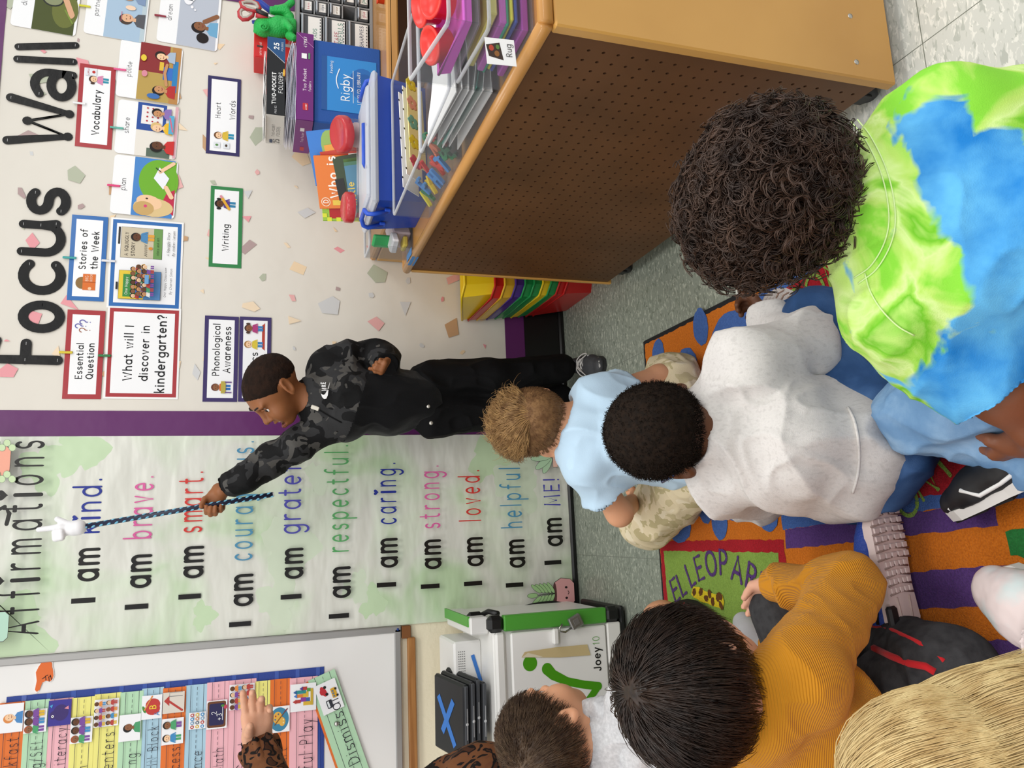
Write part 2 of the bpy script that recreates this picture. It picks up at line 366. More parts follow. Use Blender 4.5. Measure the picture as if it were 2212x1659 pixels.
# ---------------------------------------------------------------- rug
def carpet(name, col, c2):
    return mat('carpet_'+name, col, 0.95, spec=0.1, sheen=0.05, bump=('noise', 420, 0.9, 0.004), var=(260, c2, 0.35, 0.7))
CO = carpet('orange', 'd97a22', 'bf6416'); CB = carpet('blue', '4a6db0', '3f5f9e'); CG = carpet('green', '8fb04f', '7d9c42'); CRd = carpet('red', 'b5202c', '9d1a25')
CP = carpet('purple', '5e3f80', '50356f'); CGy = carpet('grey', '9b9a92', '87867f'); CK = carpet('dark', '3a3a40', '2e2e33'); CDG = carpet('deep_green', '2c7a3c', '256a33'); CY = carpet('yellow', 'e8d12c', 'd9bf20'); CBr = carpet('brown', '6d4420', '5c3818')
RZ = 0.012
rug = MB(); rz = [RZ]
def rpoly(pts, m, jit=0.0018, step=0.012, shear=True):
    out = []; n = len(pts)
    for i in range(n):
        a, b = np.array(pts[i], float), np.array(pts[(i+1) % n], float); k = max(1, int(np.linalg.norm(b-a)/step))
        for j in range(k): q = a+(b-a)*j/k; out.append((q[0]+random.uniform(-jit, jit), q[1]+random.uniform(-jit, jit), rz[0]))
    rug.poly(out, m)
def rlay(): rz[0] += 0.00025
def rell(c, rx, ry, m, rot=0.0):
    rz[0] += 0.00005; rpoly([(c[0]+rx*math.cos(t)*math.cos(rot)-ry*math.sin(t)*math.sin(rot), c[1]+rx*math.cos(t)*math.sin(rot)+ry*math.sin(t)*math.cos(rot)) for t in np.linspace(0, 2*math.pi, 25)[:-1]], m)
def rrect(x0, y0, x1, y1, m): rpoly([(x0,y0),(x1,y0),(x1,y1),(x0,y1)], m)
RX, RY = 0.52, 1.995
rug.box(((RX-1.7)/2+0.0, 1.0, RZ/2-0.0005), (RX+1.7+0.012, 2.0+0.0, RZ-0.001), mat('rug_binding', '17171a', 0.9), bev=0.004)
rz[0] = RZ-0.0004
rrect(-1.68, 0.02, RX-0.008, RY-0.008, CO); rlay()
def sx(x, y): return x-(y-1.25)*(0.07+max(0, -0.25*x))      # the woven grid lies a little askew
def band(x0, x1, y0, y1, m):
    rz[0] += 0.00005; rpoly([(sx(x0,y0),y0),(sx(x1,y0),y0),(sx(x1,y1),y1),(sx(x0,y1),y1)], m)
band(-0.02, RX-0.008, 0.86, 1.435, CB); band(-0.61, -0.02, 0.90, 1.425, CO); rlay()
band(0.005, RX-0.03, 0.89, 1.405, CRd)
for a, b in ((-0.06, -0.02), (-0.19, -0.125), (-0.31, -0.245), (-0.42, -0.37)): band(a, b, 0.915 if a > -0.1 else 0.8, 1.428, CP)
rpoly([(-0.645,1.44),(-0.055,1.435),(-0.06,1.985),(-0.65,1.985)], CRd); rlay()
rpoly([(-0.62,1.462),(-0.082,1.458),(-0.087,1.965),(-0.625,1.965)], CG)
rpoly([tuple(atz(*q)[:2]) for q in ((2182,1146),(2196,1197),(2420,1250),(2420,1110))], CDG); rlay()
for (px, py), rx, ry, ro in (((1577,737),.072,.088,.2), ((1514,706),.05,.035,.1), ((1422,764),.042,.034,-.2), ((1613,667),.036,.03,.3), ((1485,799),.062,.055,.3), ((1468,1136),.045,.06,.1), ((1554,1123),.05,.034,0), ((1522,1098),.04,.03,.3), ((1587,1080),.05,.06,0), ((1657,1106),.045,.04,.3)):
    c = atz(px, py, RZ); rell(c, rx, ry, CB, ro)
gc = V3(0.235, 1.135)
rell(gc, 0.17, 0.19, CGy, 0.3); rell(gc+V3(.1,-.06), 0.12, 0.11, CGy, 0.3); rlay()
for pts in ([(1880,745),(1893,738),(1899,748)], [(1900,815),(1925,812),(1955,825)], [(1905,790),(1908,770)]):
    for q in ribbon([tuple(atz(x, y, RZ)[:2]) for x, y in pts], 0.007): rz[0] += 1e-5; rpoly(q, CK, 0.0006)
def rtext(ch, c, up, size, m, w=.2):
    ex = V3(up[1], -up[0]); gw, sts = GL[ch]
    for st in sts:
        for i, q in enumerate(ribbon(flat_stroke(st), w)):
            rz[0] += 2e-5 if i % 2 else -1e-5; rpoly([tuple(c+ex*(p[0]-gw/2)*size+np.array(up)*(p[1]-.75)*size) for p in q], m, 0.0007)
for ch, a, r in (('R',232,.205), ('I',219,.205), ('N',206,.206), ('O',193,.222), ('C',63,.27), ('E',51,.27), ('R',38.6,.268), ('O',27,.246), ('N',13,.234), ('T',0,.232), ('E',-12,.23)):
    a = math.radians(a); d = V3(math.cos(a), math.sin(a)); rtext(ch, gc+d*r, d, 0.042, CG, .17)
LC = [(1459,1274),(1473,1262),(1492,1241),(1511,1227),(1537,1217),(1564,1215),(1594,1229),(1625,1246),(1652,1270)]
LT = 'ELLEOPARD'; LW = [atz(x, y, RZ)[:2] for x, y in LC]
for k, ch in enumerate(LT):
    a, b = LW[max(k-1, 0)], LW[min(k+1, len(LW)-1)]; t = nrm(b-a); rtext(ch, LW[k], V3(-t[1], t[0]), 0.038, CP, .22)
lw = [atz(*p, RZ)[:2] for p in ((1500,1268),(1511,1268),(1530,1279),(1548,1284),(1562,1284),(1566,1300),(1563,1316),(1548,1312),(1535,1304),(1515,1300),(1495,1285))]
rpoly([tuple(p) for p in lw], CY); rlay()
for px, py in ((1502,1279),(1516,1279),(1528,1292),(1542,1299),(1553,1290),(1560,1308),(1535,1283),(1558,1288)): rell(atz(px, py, RZ), .011, .008, CBr, random.random()*3)
solo('rug', rug, 'large bright classroom rug with orange, red, green and purple animal squares on the floor', 'rug')
# ---------------------------------------------------------------- bulletin paper, borders, poster
YP = WY-0.0012
paper = MB(); x0, x1 = aty(500, 889)[0], 1.93; zt, zb = 2.0, aty(1090, 690)[2]
pm = mat('backing_paper', 'dfd9ce', 0.6, bump=('noise', 5, 0.3, 0.02))
nx, nz = 24, 20; vs = []; fs = []
for j in range(nz+1):
    for i in range(nx+1):
        X = x0+(x1-x0)*i/nx; Zz = zb+(zt-zb)*j/nz
        vs.append((X, YP-0.0025*abs(math.sin(X*7.3+Zz*1.1))**6, Zz))
for j in range(nz):
    for i in range(nx): a = j*(nx+1)+i; fs.append((a, a+1, a+nx+2, a+nx+1))
paper.add(vs, fs, pm, True)
chips = ['e6aeab', 'c19a74', 'ecd6b8', 'b3b8a2', 'b09896', 'cfcfcf', 'e59aa0', 'ecd2ae']
gx, gz = 15, 13
for i in range(gx):
    for j in range(gz):
        cx = x0+(x1-x0)*(i+.5+.5*(j % 2)+random.uniform(-.28,.28))/gx; cz = zb+(zt-zb)*(j+.5+random.uniform(-.3,.3))/gz
        k = random.choice((3,4,4,5)); r = random.uniform(.02,.042) if (i+j) % 2 else random.uniform(.008,.018); a0 = random.random()*6; st = random.uniform(.35,.9)
        ca, sa = math.cos(a0*2), math.sin(a0*2); pts = []
        for q in range(k):
            t = a0+2*math.pi*q/k+random.uniform(-.35,.35); u, v = r*math.cos(t), r*st*math.sin(t); pts.append((min(max(cx+u*ca-v*sa, x0+.002), x1), YP-0.0029, min(max(cz+u*sa+v*ca, zb+.002), zt)))
        paper.poly(pts[::-1] if (pts[1][0]-pts[0][0])*(pts[2][2]-pts[1][2])-(pts[1][2]-pts[0][2])*(pts[2][0]-pts[1][0]) < 0 else pts, random.choice(chips))
solo('backing_paper', paper, 'cream bulletin board paper printed with scattered terrazzo chips', 'bulletin board paper')
PU = mat('purple_border', '5f2261', 0.42, bump=('noise', 6, 0.25, 0.02))
bx0, bx1 = aty(300, 944)[0], aty(300, 888)[0]
def strip(a, b, c, d, label):
    m = MB(); m.box(((a+b)/2, YP-0.0035, (c+d)/2), (b-a, 0.0012, d-c), PU); return solo('border_strip', m, label, 'border', group='purple bulletin board borders')
strip(bx0, bx1, 0.158, 2.0, 'upright purple border strip between the terrazzo paper and the green poster')
strip(bx1+0.0005, aty(520, 7)[0]-.0005, aty(1130, 690)[2], zb+0.002, 'flat purple border strip along the bottom of the terrazzo paper')
strip(aty(520, 7)[0], 1.98, 0.158, 2.0, 'upright purple border strip at the far right above the red scissors')
strip(bx1+0.0005, aty(520, 7)[0]-.0005, aty(12, 50)[2], 2.0, 'purple border strip along the very top of the terrazzo paper')
st = MB()
POS = MB(); px0, px1 = aty(432, 1385)[0]+0.0, bx0+0.002; pz0, pz1 = 0.02, 2.0; YO = YP-0.006
def poster_mat():
    m = mat('poster_vinyl', 'dcded0', 0.26, spec=0.5); nt = m.node_tree; b = nt.nodes['Principled BSDF']; N = nt.nodes.new; L = nt.links.new
    tc = N('ShaderNodeTexCoord'); n = N('ShaderNodeTexNoise'); n.inputs['Scale'].default_value = 3.4; n.inputs['Detail'].default_value = 3; n.inputs['Distortion'].default_value = .6
    r = N('ShaderNodeValToRGB'); e = r.color_ramp.elements; e[0].position = .42; e[0].color = (*lin('dcdcd2'), 1); e[1].position = .64; e[1].color = (*lin('bcd3ac'), 1)
    e2 = r.color_ramp.elements.new(.56); e2.color = (*lin('d2dcc6'), 1)
    L(tc.outputs['Object'], n.inputs['Vector']); L(n.outputs['Fac'], r.inputs[0]); L(r.outputs[0], b.inputs['Base Color'])
    mp = N('ShaderNodeMapping'); mp.inputs['Rotation'].default_value = (0, .7, 0); mp.inputs['Scale'].default_value = (1, 1, 3)
    n2 = N('ShaderNodeTexNoise'); n2.inputs['Scale'].default_value = 4.5; n2.inputs['Detail'].default_value = 2.5
    L(tc.outputs['Object'], mp.inputs[0]); L(mp.outputs[0], n2.inputs['Vector']); bp = N('ShaderNodeBump'); bp.inputs['Strength'].default_value = .55; bp.inputs['Distance'].default_value = .02
    L(n2.outputs['Fac'], bp.inputs['Height']); L(bp.outputs[0], b.inputs['Normal']); return m
po = Sheet((px0, YO, pz0), (1,0,0), (0,0,1), px1-px0, pz1-pz0, 0.0012, poster_mat(), 0.3)
def pxy(x, y): q = aty(x, y, YO-0.001); return q[0]-px0, q[2]-pz0
def blot(x, y, r, col):
    po.z += 1.5e-5
    cx, cy = pxy(x, y); ph = random.random()*6
    po.poly([(min(max(cx+r*(1+.22*math.sin(3*t+ph)+.12*math.sin(7*t+ph*2)+.06*math.sin(13*t))*math.cos(t), 0.002), px1-px0-.002), max(cy+r*.8*(1+.22*math.sin(3*t+ph)+.12*math.sin(7*t)+.05*math.sin(15*t+ph))*math.sin(t), .002)) for t in np.linspace(0, 2*math.pi, 60)[:-1]], col, False)
BG1, BG2 = mat('blot_green', 'c3d9b3', .28, bump=('noise', 4.5, .5, .02)), mat('blot_pale', 'd0dcc4', .28, bump=('noise', 4.5, .5, .02))
for x, y, r, c in ((172,965,.085,BG1), (95,1010,.07,BG1), (440,1330,.04,BG1), (625,1190,.1,BG2), (1060,985,.09,BG1), (1120,1040,.1,BG2), (805,1300,.05,BG1), (770,1270,.05,BG2), (30,1390,.12,BG1), (600,1300,.07,BG2), (690,1030,.05,BG2)): blot(x, y, r, c)
def pline(base, y0, y1, t, xh, col, w=.2, sq=False, gap=.2):
    """lettering on the poster: base = picture x of the baseline at its middle, from picture y0 (left) to y1"""
    a = pxy(base, y0); b = pxy(base, y1); n = len(t); G = sum(GL[c][0] for c in t); wd = b[0]-a[0]
    sz = xh; sxx = (wd/sz-n*w-(n-1)*gap)/G
    cy = pxy(base, (y0+y1)/2)[1]
    po.text(t, a[0], cy, sz, col, w, gap, sxx, sq)
    return a[0], cy
LN = [(1297,206,1257,1180,211,'kind.',1153,1031,216,'20308f'), (1310,320,1271,1194,323,'brave.',1165,1026,328,'d9629f'), (1288,434,1250,1176,436,'smart.',1152,1016,436,'cf3a34'), (1347,542,1310,1236,543,'courageous.',1212,951,545,'4d8db0'),
      (1288,651,1251,1180,651,'grateful.',1154,945,648,'4b4aa8'), (1329,753,1292,1220,753,'respectful.',1193,960,750,'58a562'), (1262,854,1227,1159,854,'caring.',1134,998,852,'20308f'), (1265,947,1230,1162,947,'strong.',1143,1004,945,'d9629f'),
      (1259,1038,1224,1157,1037,'loved.',1128,1014,1032,'cf3a34'), (1262,1126,1227,1162,1126,'helpful.',1142,996,1119,'4d8db0'), (1214,1207,1181,1116,1206,'ME!',1094,1033,1202,'4b4aa8')]
def heart(c, s, col): po.poly([(c[0]+s*16*math.sin(t)**3/16, c[1]+s*(13*math.cos(t)-5*math.cos(2*t)-2*math.cos(3*t)-math.cos(4*t))/16) for t in np.linspace(0, 2*math.pi, 30)[:-1]], col)
for iy, ix, a0, a1, ab, wd, w0, w1, wb, col in LN:
    q = pxy(ix, iy+4); po.rect(q[0], q[1], q[0]+.0145, q[1]+.064, '171513')
    pline(ab, a0, a1, 'am', .046, '171513', .27, gap=.1)
    if wd == 'ME!': pline(wb, w0, w1, wd, .038, col, .19)
    else:
        w_ = wd.replace('i', 'I')      # the dots of the i are hearts
        a = pxy(wb, w0); b = pxy(wb, w1); cy = pxy(wb, (w0+w1)/2)[1]; xh = .046; w = .17; gap = .2; G = sum(GL[c][0] for c in wd); n = len(wd)
        sxx = ((b[0]-a[0])/xh-n*w-(n-1)*gap)/G; x = a[0]
        for ch in wd:
            if ch == 'i':
                po.line([(x+.1*xh*sxx+w/2*xh, cy), (x+.1*xh*sxx+w/2*xh, cy+xh)], w*xh, col); heart((x+.1*xh*sxx+w/2*xh, cy+1.42*xh), .0095, col)
                x += (GL[ch][0]*sxx+gap+w)*xh
            else: x = po.text(ch, x, cy, xh, col, w, gap, sxx)
tt = 'Affirmations'; a = pxy(84, 1371); b = pxy(98, 951); xh = .066; w = .17; gap = .22; G = sum(GL[c][0] for c in tt); sxx = ((b[0]-a[0])/xh-12*w-11*gap)/G; x = a[0]
for k, ch in enumerate(tt):
    cy = a[1]+(b[1]-a[1])*(x-a[0])/(b[0]-a[0])
    if ch == 'i':
        po.line([(x+.1*xh*sxx+w/2*xh, cy), (x+.1*xh*sxx+w/2*xh, cy+xh)], w*xh, '171513'); heart((x+.1*xh*sxx+w/2*xh, cy+1.5*xh), .015, '171513'); x += (GL[ch][0]*sxx+gap+w)*xh
    else: x = po.text(ch, x, cy, xh, '171513', w, gap, sxx)
q = pxy(5, 1118); po.line([(q[0]-.01, q[1]+.06), (q[0]+.03, q[1]-.012), (q[0]+.01, q[1]-.025), (q[0]-.02, q[1]-.02)], .011, '171513')
# printed pot plants
def leaf(c, L, W, ang, col, out='2c3a2c'):
    po.ell(c[0], c[1], L, W, out, ang); po.ell(c[0], c[1], L-.0012, W-.0012, col, ang)
def outline_poly(pts, col, out='3b2a2a', k=1.035):
    cx = sum(p[0] for p in pts)/len(pts); cy = sum(p[1] for p in pts)/len(pts); po.poly([(cx+(x-cx)*k, cy+(y-cy)*k) for x, y in pts], out); po.poly(pts, col)
c = pxy(1212, 1279)     # pink pot, fern
outline_poly([(c[0]-.036,c[1]+.035),(c[0]-.05,c[1]+.01),(c[0]-.045,c[1]-.025),(c[0]-.03,c[1]-.038),(c[0]+.03,c[1]-.038),(c[0]+.045,c[1]-.025),(c[0]+.05,c[1]+.01),(c[0]+.036,c[1]+.035)], 'd9a0a0')
po.ell(c[0], c[1]+.035, .037, .007, '5b3a3a')
for s in (-1, 1): po.ell(c[0]+s*.018, c[1]-.008, .004, .005, '2a2020')
po.line([(c[0]-.006,c[1]-.014),(c[0],c[1]-.018),(c[0]+.006,c[1]-.014)], .002, '2a2020')
po.line([(c[0],c[1]+.035),(c[0]-.002,c[1]+.1)], .002, '2c3a2c')
for k in range(5):
    for s in (-1, 1): leaf((c[0]+s*.02, c[1]+.05+.014*k), .023, .0075, math.radians(90-s*(55-4*k)), '9fc58a')
leaf((c[0]-.002, c[1]+.12), .02, .009, math.radians(90), '9fc58a')
c = pxy(1200, 988)      # peach pot, succulent
outline_poly([(c[0]-.032,c[1]+.01),(c[0]-.025,c[1]-.045),(c[0]+.025,c[1]-.045),(c[0]+.032,c[1]+.01)], 'e5b5a4'); outline_poly([(c[0]-.038,c[1]+.025),(c[0]-.038,c[1]+.008),(c[0]+.038,c[1]+.008),(c[0]+.038,c[1]+.025)], 'eec2b2')
for ang, L in ((150,.045),(125,.05),(95,.052),(60,.05),(30,.045)):
    t = math.radians(ang); leaf((c[0]+math.cos(t)*L*.8, c[1]+.03+math.sin(t)*L*.8), L*.75, .013, t, 'b3d3b0')
c = pxy(-12, 998); outline_poly([(c[0]-.05,c[1]+.03),(c[0]-.045,c[1]-.035),(c[0]-.03,c[1]-.05),(c[0]+.03,c[1]-.05),(c[0]+.045,c[1]-.035),(c[0]+.05,c[1]+.03)], 'eda58d')
for s, yy in ((1, 965), (-1, 1032)):
    for k in range(4):
        q = pxy(2+11*k, yy+(5 if k % 2 else -5)); leaf(q, .011, .0095, .3, 'c7dcae', '8a9a80')
c = pxy(-8, 1352); outline_poly([(c[0]-.04,c[1]+.03),(c[0]-.04,c[1]-.03),(c[0]-.03,c[1]-.04),(c[0]+.03,c[1]-.04),(c[0]+.04,c[1]-.03),(c[0]+.04,c[1]+.03)], 'b5d8c4')
solo('affirmations_poster', po.mb, 'tall glossy pale green poster with lines of coloured affirmations on the wall', 'poster')
# ---------------------------------------------------------------- whiteboard, rail
wx = px0-0.001; wz = aty(865, 1400)[2]
ALU = mat('aluminium', 'a9a7a4', 0.38, metal=0.55); WB = mat('whiteboard', 'e9e7e4', 0.16, spec=0.5)
t = thing('whiteboard', 'white dry-erase board with grey aluminium frame beside the green poster', 'whiteboard', (wx-.6, WY, wz))
m = MB(); m.box((wx-.6, WY-.006, wz+.62), (1.16, .012, 1.2), WB); part('writing_surface', m, t)
m = MB(); m.box((wx-.011, WY-.009, wz+.65), (.022, .018, 1.3), ALU, bev=.003); m.box((wx-.61, WY-.009, wz+.011), (1.2, .018, .022), ALU, bev=.003); m.lathe((wx-.011, WY-.018, wz+.011), (0,-1,0), [(0.004,0),(0.004,.002),(0,.002)], '1f3f86', 10); part('frame', m, t)
m = MB(); WD = mat('rail_wood', 'a8743f', 0.45, var=(6, '8f5c2c', .35, .65, (1, 1, 14)))
m.box((wx-.62, WY-.01, wz-.034), (1.16, .02, .026), WD, bev=.003); m.box((wx-.022, WY-.008, wz-.018), (.04, .016, .03), mat('rail_dark', '7a4a22', .5), bev=.002); struct('trim_1', m)
# ================================================================ title letters
LK = mat('letter_black', '080707', 0.38, spec=0.35, bump=('noise', 30, 0.25, 0.006))
A2 = (.9, [[(.08,.78),(.4,.97),(.4,1.0)] and [(.06,.72),(.42,.5,.36,.5,140,0),(.78,.0)], [(.42,.28,.36,.28,0,360)]])
def letter(name, sts, xt, xb, yl, yr, w, label, tilt=0.0):
    o, ex, ey, W_, H_ = wall_frame(xt, xb, yl, yr, YP, tilt); P = [flat_stroke(s) for s in sts]
    xs = [p[0] for s in P for p in s]; ys = [p[1] for s in P for p in s]
    kx = (W_-w)/max(1e-6, (max(xs)-min(xs))) if max(xs)-min(xs) > .01 else 0; ky = (H_-w)/(max(ys)-min(ys))
    mb = MB(); yo = -0.0035
    for s in P:
        q = [((p[0]-min(xs))*kx+w/2 if kx else W_/2, (p[1]-min(ys))*ky+w/2) for p in s]
        for i, pl in enumerate(ribbon(q, w, False, 8)):
            mb.prism(pl, o+V3(0,-0.0035,0), ex, ey, 0.0012+2e-5*(i % 5), LK)
    # little staples that pin it
    for s in P[:2]:
        for e in (0, -1):
            p = s[e]; c = o+ex*((p[0]-min(xs))*kx+w/2 if kx else W_/2)+ey*((p[1]-min(ys))*ky+w/2)+V3(0,-.0052,0); mb.box(c, (.009,.0006,.0012), 'b9b9b9', (ex, V3(0,1,0), ey))
    solo(name, mb, label, 'letter', group='black cut-out title letters')
letter('letter_f', [[(.8,1.5),(.08,1.5),(.08,0)], [(.08,.78),(.72,.78)]], -22, 138, 788, 728, .03, 'black cut-out capital letter F above the essential question card')
letter('letter_o', [[(.46,.5,.42,.5,0,360)]], 39, 141, 720, 650, .028, 'black cut-out letter o, a closed ring in the word Focus')
letter('letter_c', [GL['c'][1][0]], 39, 143, 638, 563, .029, 'black cut-out letter c, an open ring in the word Focus')
letter('letter_u', [[(.05,1),(.05,.4),(.42,.4,.37,.4,180,340),(.79,.5),(.79,1)], [(.79,.55),(.85,.15)]], 39, 143, 555, 474, .027, 'black cut-out letter u in the word Focus')
letter('letter_s', [GL['s'][1][0]], 57, 154, 466, 405, .028, 'black cut-out letter s ending the word Focus')
letter('letter_w', [[(.04,1.5),(.38,0),(.8,1.05),(1.2,0),(1.56,1.5)]], 9, 160, 320, 210, .029, 'black cut-out capital W above the red vocabulary card')
letter('letter_a', [[(.1,.86),(.42,.62,.36,.38,120,0),(.78,.0)], [(.42,.28,.36,.28,0,360)]], 65, 166, 218, 151, .027, 'black cut-out letter a in the word Wall')
letter('letter_l', [[(.1,1.6),(.16,0)]], 29, 168, 144, 120, .024, 'black cut-out letter l beside the letter a, inner one of two')
letter('letter_l', [[(.1,1.6),(.2,0)]], 32, 172, 118, 84, .024, 'black cut-out letter l ending the word Wall, nearest the photo cards')
# ================================================================ printed cards
SK = dict(a='f0c79f', b='8a5a3a', c='c68f62', d='5f3a22')
def kid(s, x, y, k, skin, hair, shirt, pants, tails=False):
    s.rect(x-.16*k, y, x-.02*k, y+.32*k, pants); s.rect(x+.02*k, y, x+.16*k, y+.32*k, pants)
    s.poly([(x-.2*k,y+.3*k),(x+.2*k,y+.3*k),(x+.16*k,y+.62*k),(x-.16*k,y+.62*k)], shirt)
    s.line([(x-.17*k,y+.58*k),(x-.27*k,y+.34*k)], .08*k, shirt); s.line([(x+.17*k,y+.58*k),(x+.27*k,y+.34*k)], .08*k, shirt)
    if tails:
        for q in (-1, 1): s.ell(x+q*.27*k, y+.86*k, .07*k, .12*k, hair)
    s.ell(x, y+.85*k, .22*k, .23*k, hair); s.ell(x, y+.8*k, .19*k, .18*k, skin)
    for q in (-1, 1): s.ell(x+q*.07*k, y+.82*k, .018*k, .025*k, '2a1c14')
    s.line([(x-.06*k,y+.73*k),(x,y+.71*k),(x+.06*k,y+.73*k)], .018*k, '8a3a2a')
def framed(name, xt, xb, yl, yr, col, label, white=0.0, tilt=0.0, bw=.1, off=0.0):
    o, ex, ey, W_, H_ = wall_frame(xt, xb, yl, yr, YP-.003-off, tilt)
    s = Sheet(o, ex, ey, W_, H_, 0.0009, 'f3f2f0' if white else mat('card_'+col, col, .2, spec=.5), .2)
    if white: s.rect(white, white, W_-white, H_-white, mat('card_'+col, col, .2, spec=.5))
    b = min(W_, H_)*bw+white; s.rect(b, b, W_-b, H_-b, mat('card_white', 'f3f3f4', .2, spec=.5)); s.name = name; s.label = label
    return s
def fin(s, grp=None): return solo(s.name, s.mb, s.label, 'card', group=grp or 'framed word cards on the bulletin board')
TW = .24
s = framed('heading_card', 140, 223, 862, 670, 'a8353a', 'red-bordered card reading Essential Question', bw=.14)
w_, h_ = s.w, s.h
s.text('Essential', .062, h_*.53, .02, w=TW, fit=.118); s.text('Question', .062, h_*.25, .02, w=TW, fit=.118)
for k, c in enumerate(('9a5a3c', '5a58a8', '5a58a8')): s.text('?', w_*.76+.013*k-.006, h_*.38+.012*(k % 2), .02, c, .13)
fin(s)
s = framed('question_card', 228, 388, 862, 664, 'a8353a', 'red-bordered card asking What will I discover in kindergarten', white=.006, bw=.055)
w_, h_ = s.w, s.h
s.text('What will I', w_/2, h_*.62, .02, w=TW, fit=.172, center=False) if 0 else None
for t, yy, fw in (('What will I', .645, .185), ('discover in', .43, .185), ('kindergarten?', .2, .262)):
    sz = fw/text_width(t, 1, TW, .2); s.text(t, w_/2-fw/2, h_*yy, sz, w=TW)
fin(s)
s = framed('heading_card', 150, 229, 650, 466, '2f6bb0', 'blue-bordered card reading Stories of the Week', bw=.13)
w_, h_ = s.w, s.h
s.text('Stories of', w_*.36, h_*.55, .02, w=TW, fit=.138); s.text('the Week', w_*.37, h_*.23, .02, w=TW, fit=.13)
s.ell(.058, h_*.62, .02, .018, '8a6a3a'); s.rect(.035, h_*.25, .088, h_*.6, 'd9702c'); s.line([(.061,h_*.25),(.061,h_*.6)], .0015, '9a4a1c'); s.text('BIG', .064, h_*.45, .0055, 'f3d9c0', .2); s.text('BOOK', .0635, h_*.34, .0042, 'f3d9c0', .2); s.ell(.04, h_*.4, .005, .005, SK['a'])
fin(s)
s = framed('story_card', 235, 394, 668, 475, '2f6bb0', 'blue-bordered card with two small storybook covers', white=.006, bw=.055)
w_, h_ = s.w, s.h
def cover(x0, y0, x1, y1, bg): s.rect(x0-.001, y0-.001, x1+.001, y1+.001, '3a3a3a'); s.rect(x0, y0, x1, y1, bg)
x0, x1, y0, y1 = w_*.56, w_*.9, h_*.29, h_*.85
cover(x0, y0, x1, y1, 'cbbfa6'); s.rect(x0, y0, x1, y0+.026, '6f9a55'); s.rect(x0+.045, y1+.003, x1, y1+.009, '2a2a2a')
s.text('A SQUIGGLY', x0+.006, y1-.021, .008, '3a3430', .2, fit=.082); s.text('STORY', x0+.006, y1-.041, .008, '3a3430', .2, fit=.048)
s.line([(x0+.008+.0035*k, y0+.045+(.007 if k % 2 else 0)) for k in range(12)], .0018, '2a2a2a')
kid(s, x0+.071, y0+.024, .065, SK['d'], '1c1614', '4d86b5', 'e0a13c'); s.ell(x0+.034, y0+.034, .005, .006, 'd98a2c'); s.text('story and art', x0+.012, y0+.01, .0042, '2f4a28', .2)
s.text('A Squiggly Story', x0+.012, h_*.19, .0046, w=.18, slant=.2); s.text('By Andrew Larsen', x0+.012, h_*.115, .0046, w=.18, slant=.2)
x0, x1 = w_*.1, w_*.41
cover(x0, y0, x1, y1, '5a8fc8'); s.rect(x0, y0+.05, x1, y1, 'e3c53c'); s.rect(x0+.007, y0+.058, x1-.012, y1-.012, '3f8a45'); s.rect(x0+.03, y1+.003, x0+.055, y1+.009, '2a2a2a')
s.text('One Happy', x0+.014, y1-.026, .0075, 'f3f3e8', .16, fit=.06); s.text('Classroom', x0+.014, y1-.043, .0075, 'f3f3e8', .16, fit=.06)
cols = ['b5403a','3f6fb0','d9a13c','7a4a9a','e0e0d8','4a9a6a']
for r in range(3):
    for k in range(7): kid(s, x0+.01+.0145*k+(r % 2)*.004, y0+.052-.018*r, .034, list(SK.values())[(k+r) % 4], ['2a1c14','6a4526','1c1614'][(k*2+r) % 3], cols[(k+r*2) % 6], cols[(k*3+r+1) % 6])
s.rect(x0+.04, y0+.03, x0+.07, y0+.042, '6aa0d0')
s.text('One Happy Classroom', x0-.002, h_*.19, .0046, w=.18, slant=.2, fit=.1); s.text('By Charnan Simon', x0+.008, h_*.115, .0046, w=.18, slant=.2)
fin(s)
s = framed('heading_card', 440, 514, 868, 683, '3b2d63', 'dark purple bordered card reading Phonological Awareness', bw=.12)
w_, h_ = s.w, s.h; TW = .22
s.text('Phonological', w_*.295, h_*.55, .02, w=TW, fit=.18); s.text('Awareness', w_*.33, h_*.23, .02, w=TW, fit=.16)
kid(s, w_*.165, h_*.2, .055, SK['b'], '6a3a2a', 'd9702c', '2f6bb0'); s.rect(w_*.165-.02, h_*.34, w_*.165+.02, h_*.48, 'b8a84a')
for q in (-1, 1): s.rect(w_*.165+q*.017-.002, h_*.17, w_*.165+q*.017+.002, h_*.36, '6a4a8a')
fin(s)
s = framed('heading_card', 516, 585, 868, 685, '3b2d63', 'dark purple bordered card behind the pointing boy, ending in ics', bw=.12)
w_, h_ = s.w, s.h; s.text('Phonics', w_*.18, h_*.42, .02, w=.22, fit=.118)
s.poly([(w_*.6,h_*.2),(w_*.93,h_*.2),(w_*.9,h_*.29),(w_*.63,h_*.29)], 'b5402f'); kid(s, w_*.67, h_*.26, .055, SK['a'], 'a5783c', 'd9c23c', '3f7fb8'); kid(s, w_*.86, h_*.26, .055, SK['b'], '4a3226', 'b03a78', '3f7fb8', True)
fin(s)
s = framed('heading_card', 453, 523, 578, 404, '2f8046', 'green-bordered card reading Writing', bw=.12)
w_, h_ = s.w, s.h; s.text('Writing', w_*.2, h_*.42, .02, w=.23, fit=.098); kid(s, w_*.78, h_*.22, .062, SK['d'], '1c1614', '5a3a8a', '2f7fa8', True); s.line([(w_*.72,h_*.42),(w_*.86,h_*.66)], .009, 'e0a830'); s.line([(w_*.86,h_*.66),(w_*.872,h_*.68)], .008, 'd98a9a')
fin(s)
s = framed('heading_card', 447, 519, 335, 167, '312a5c', 'navy bordered card reading Heart Words', bw=.11)
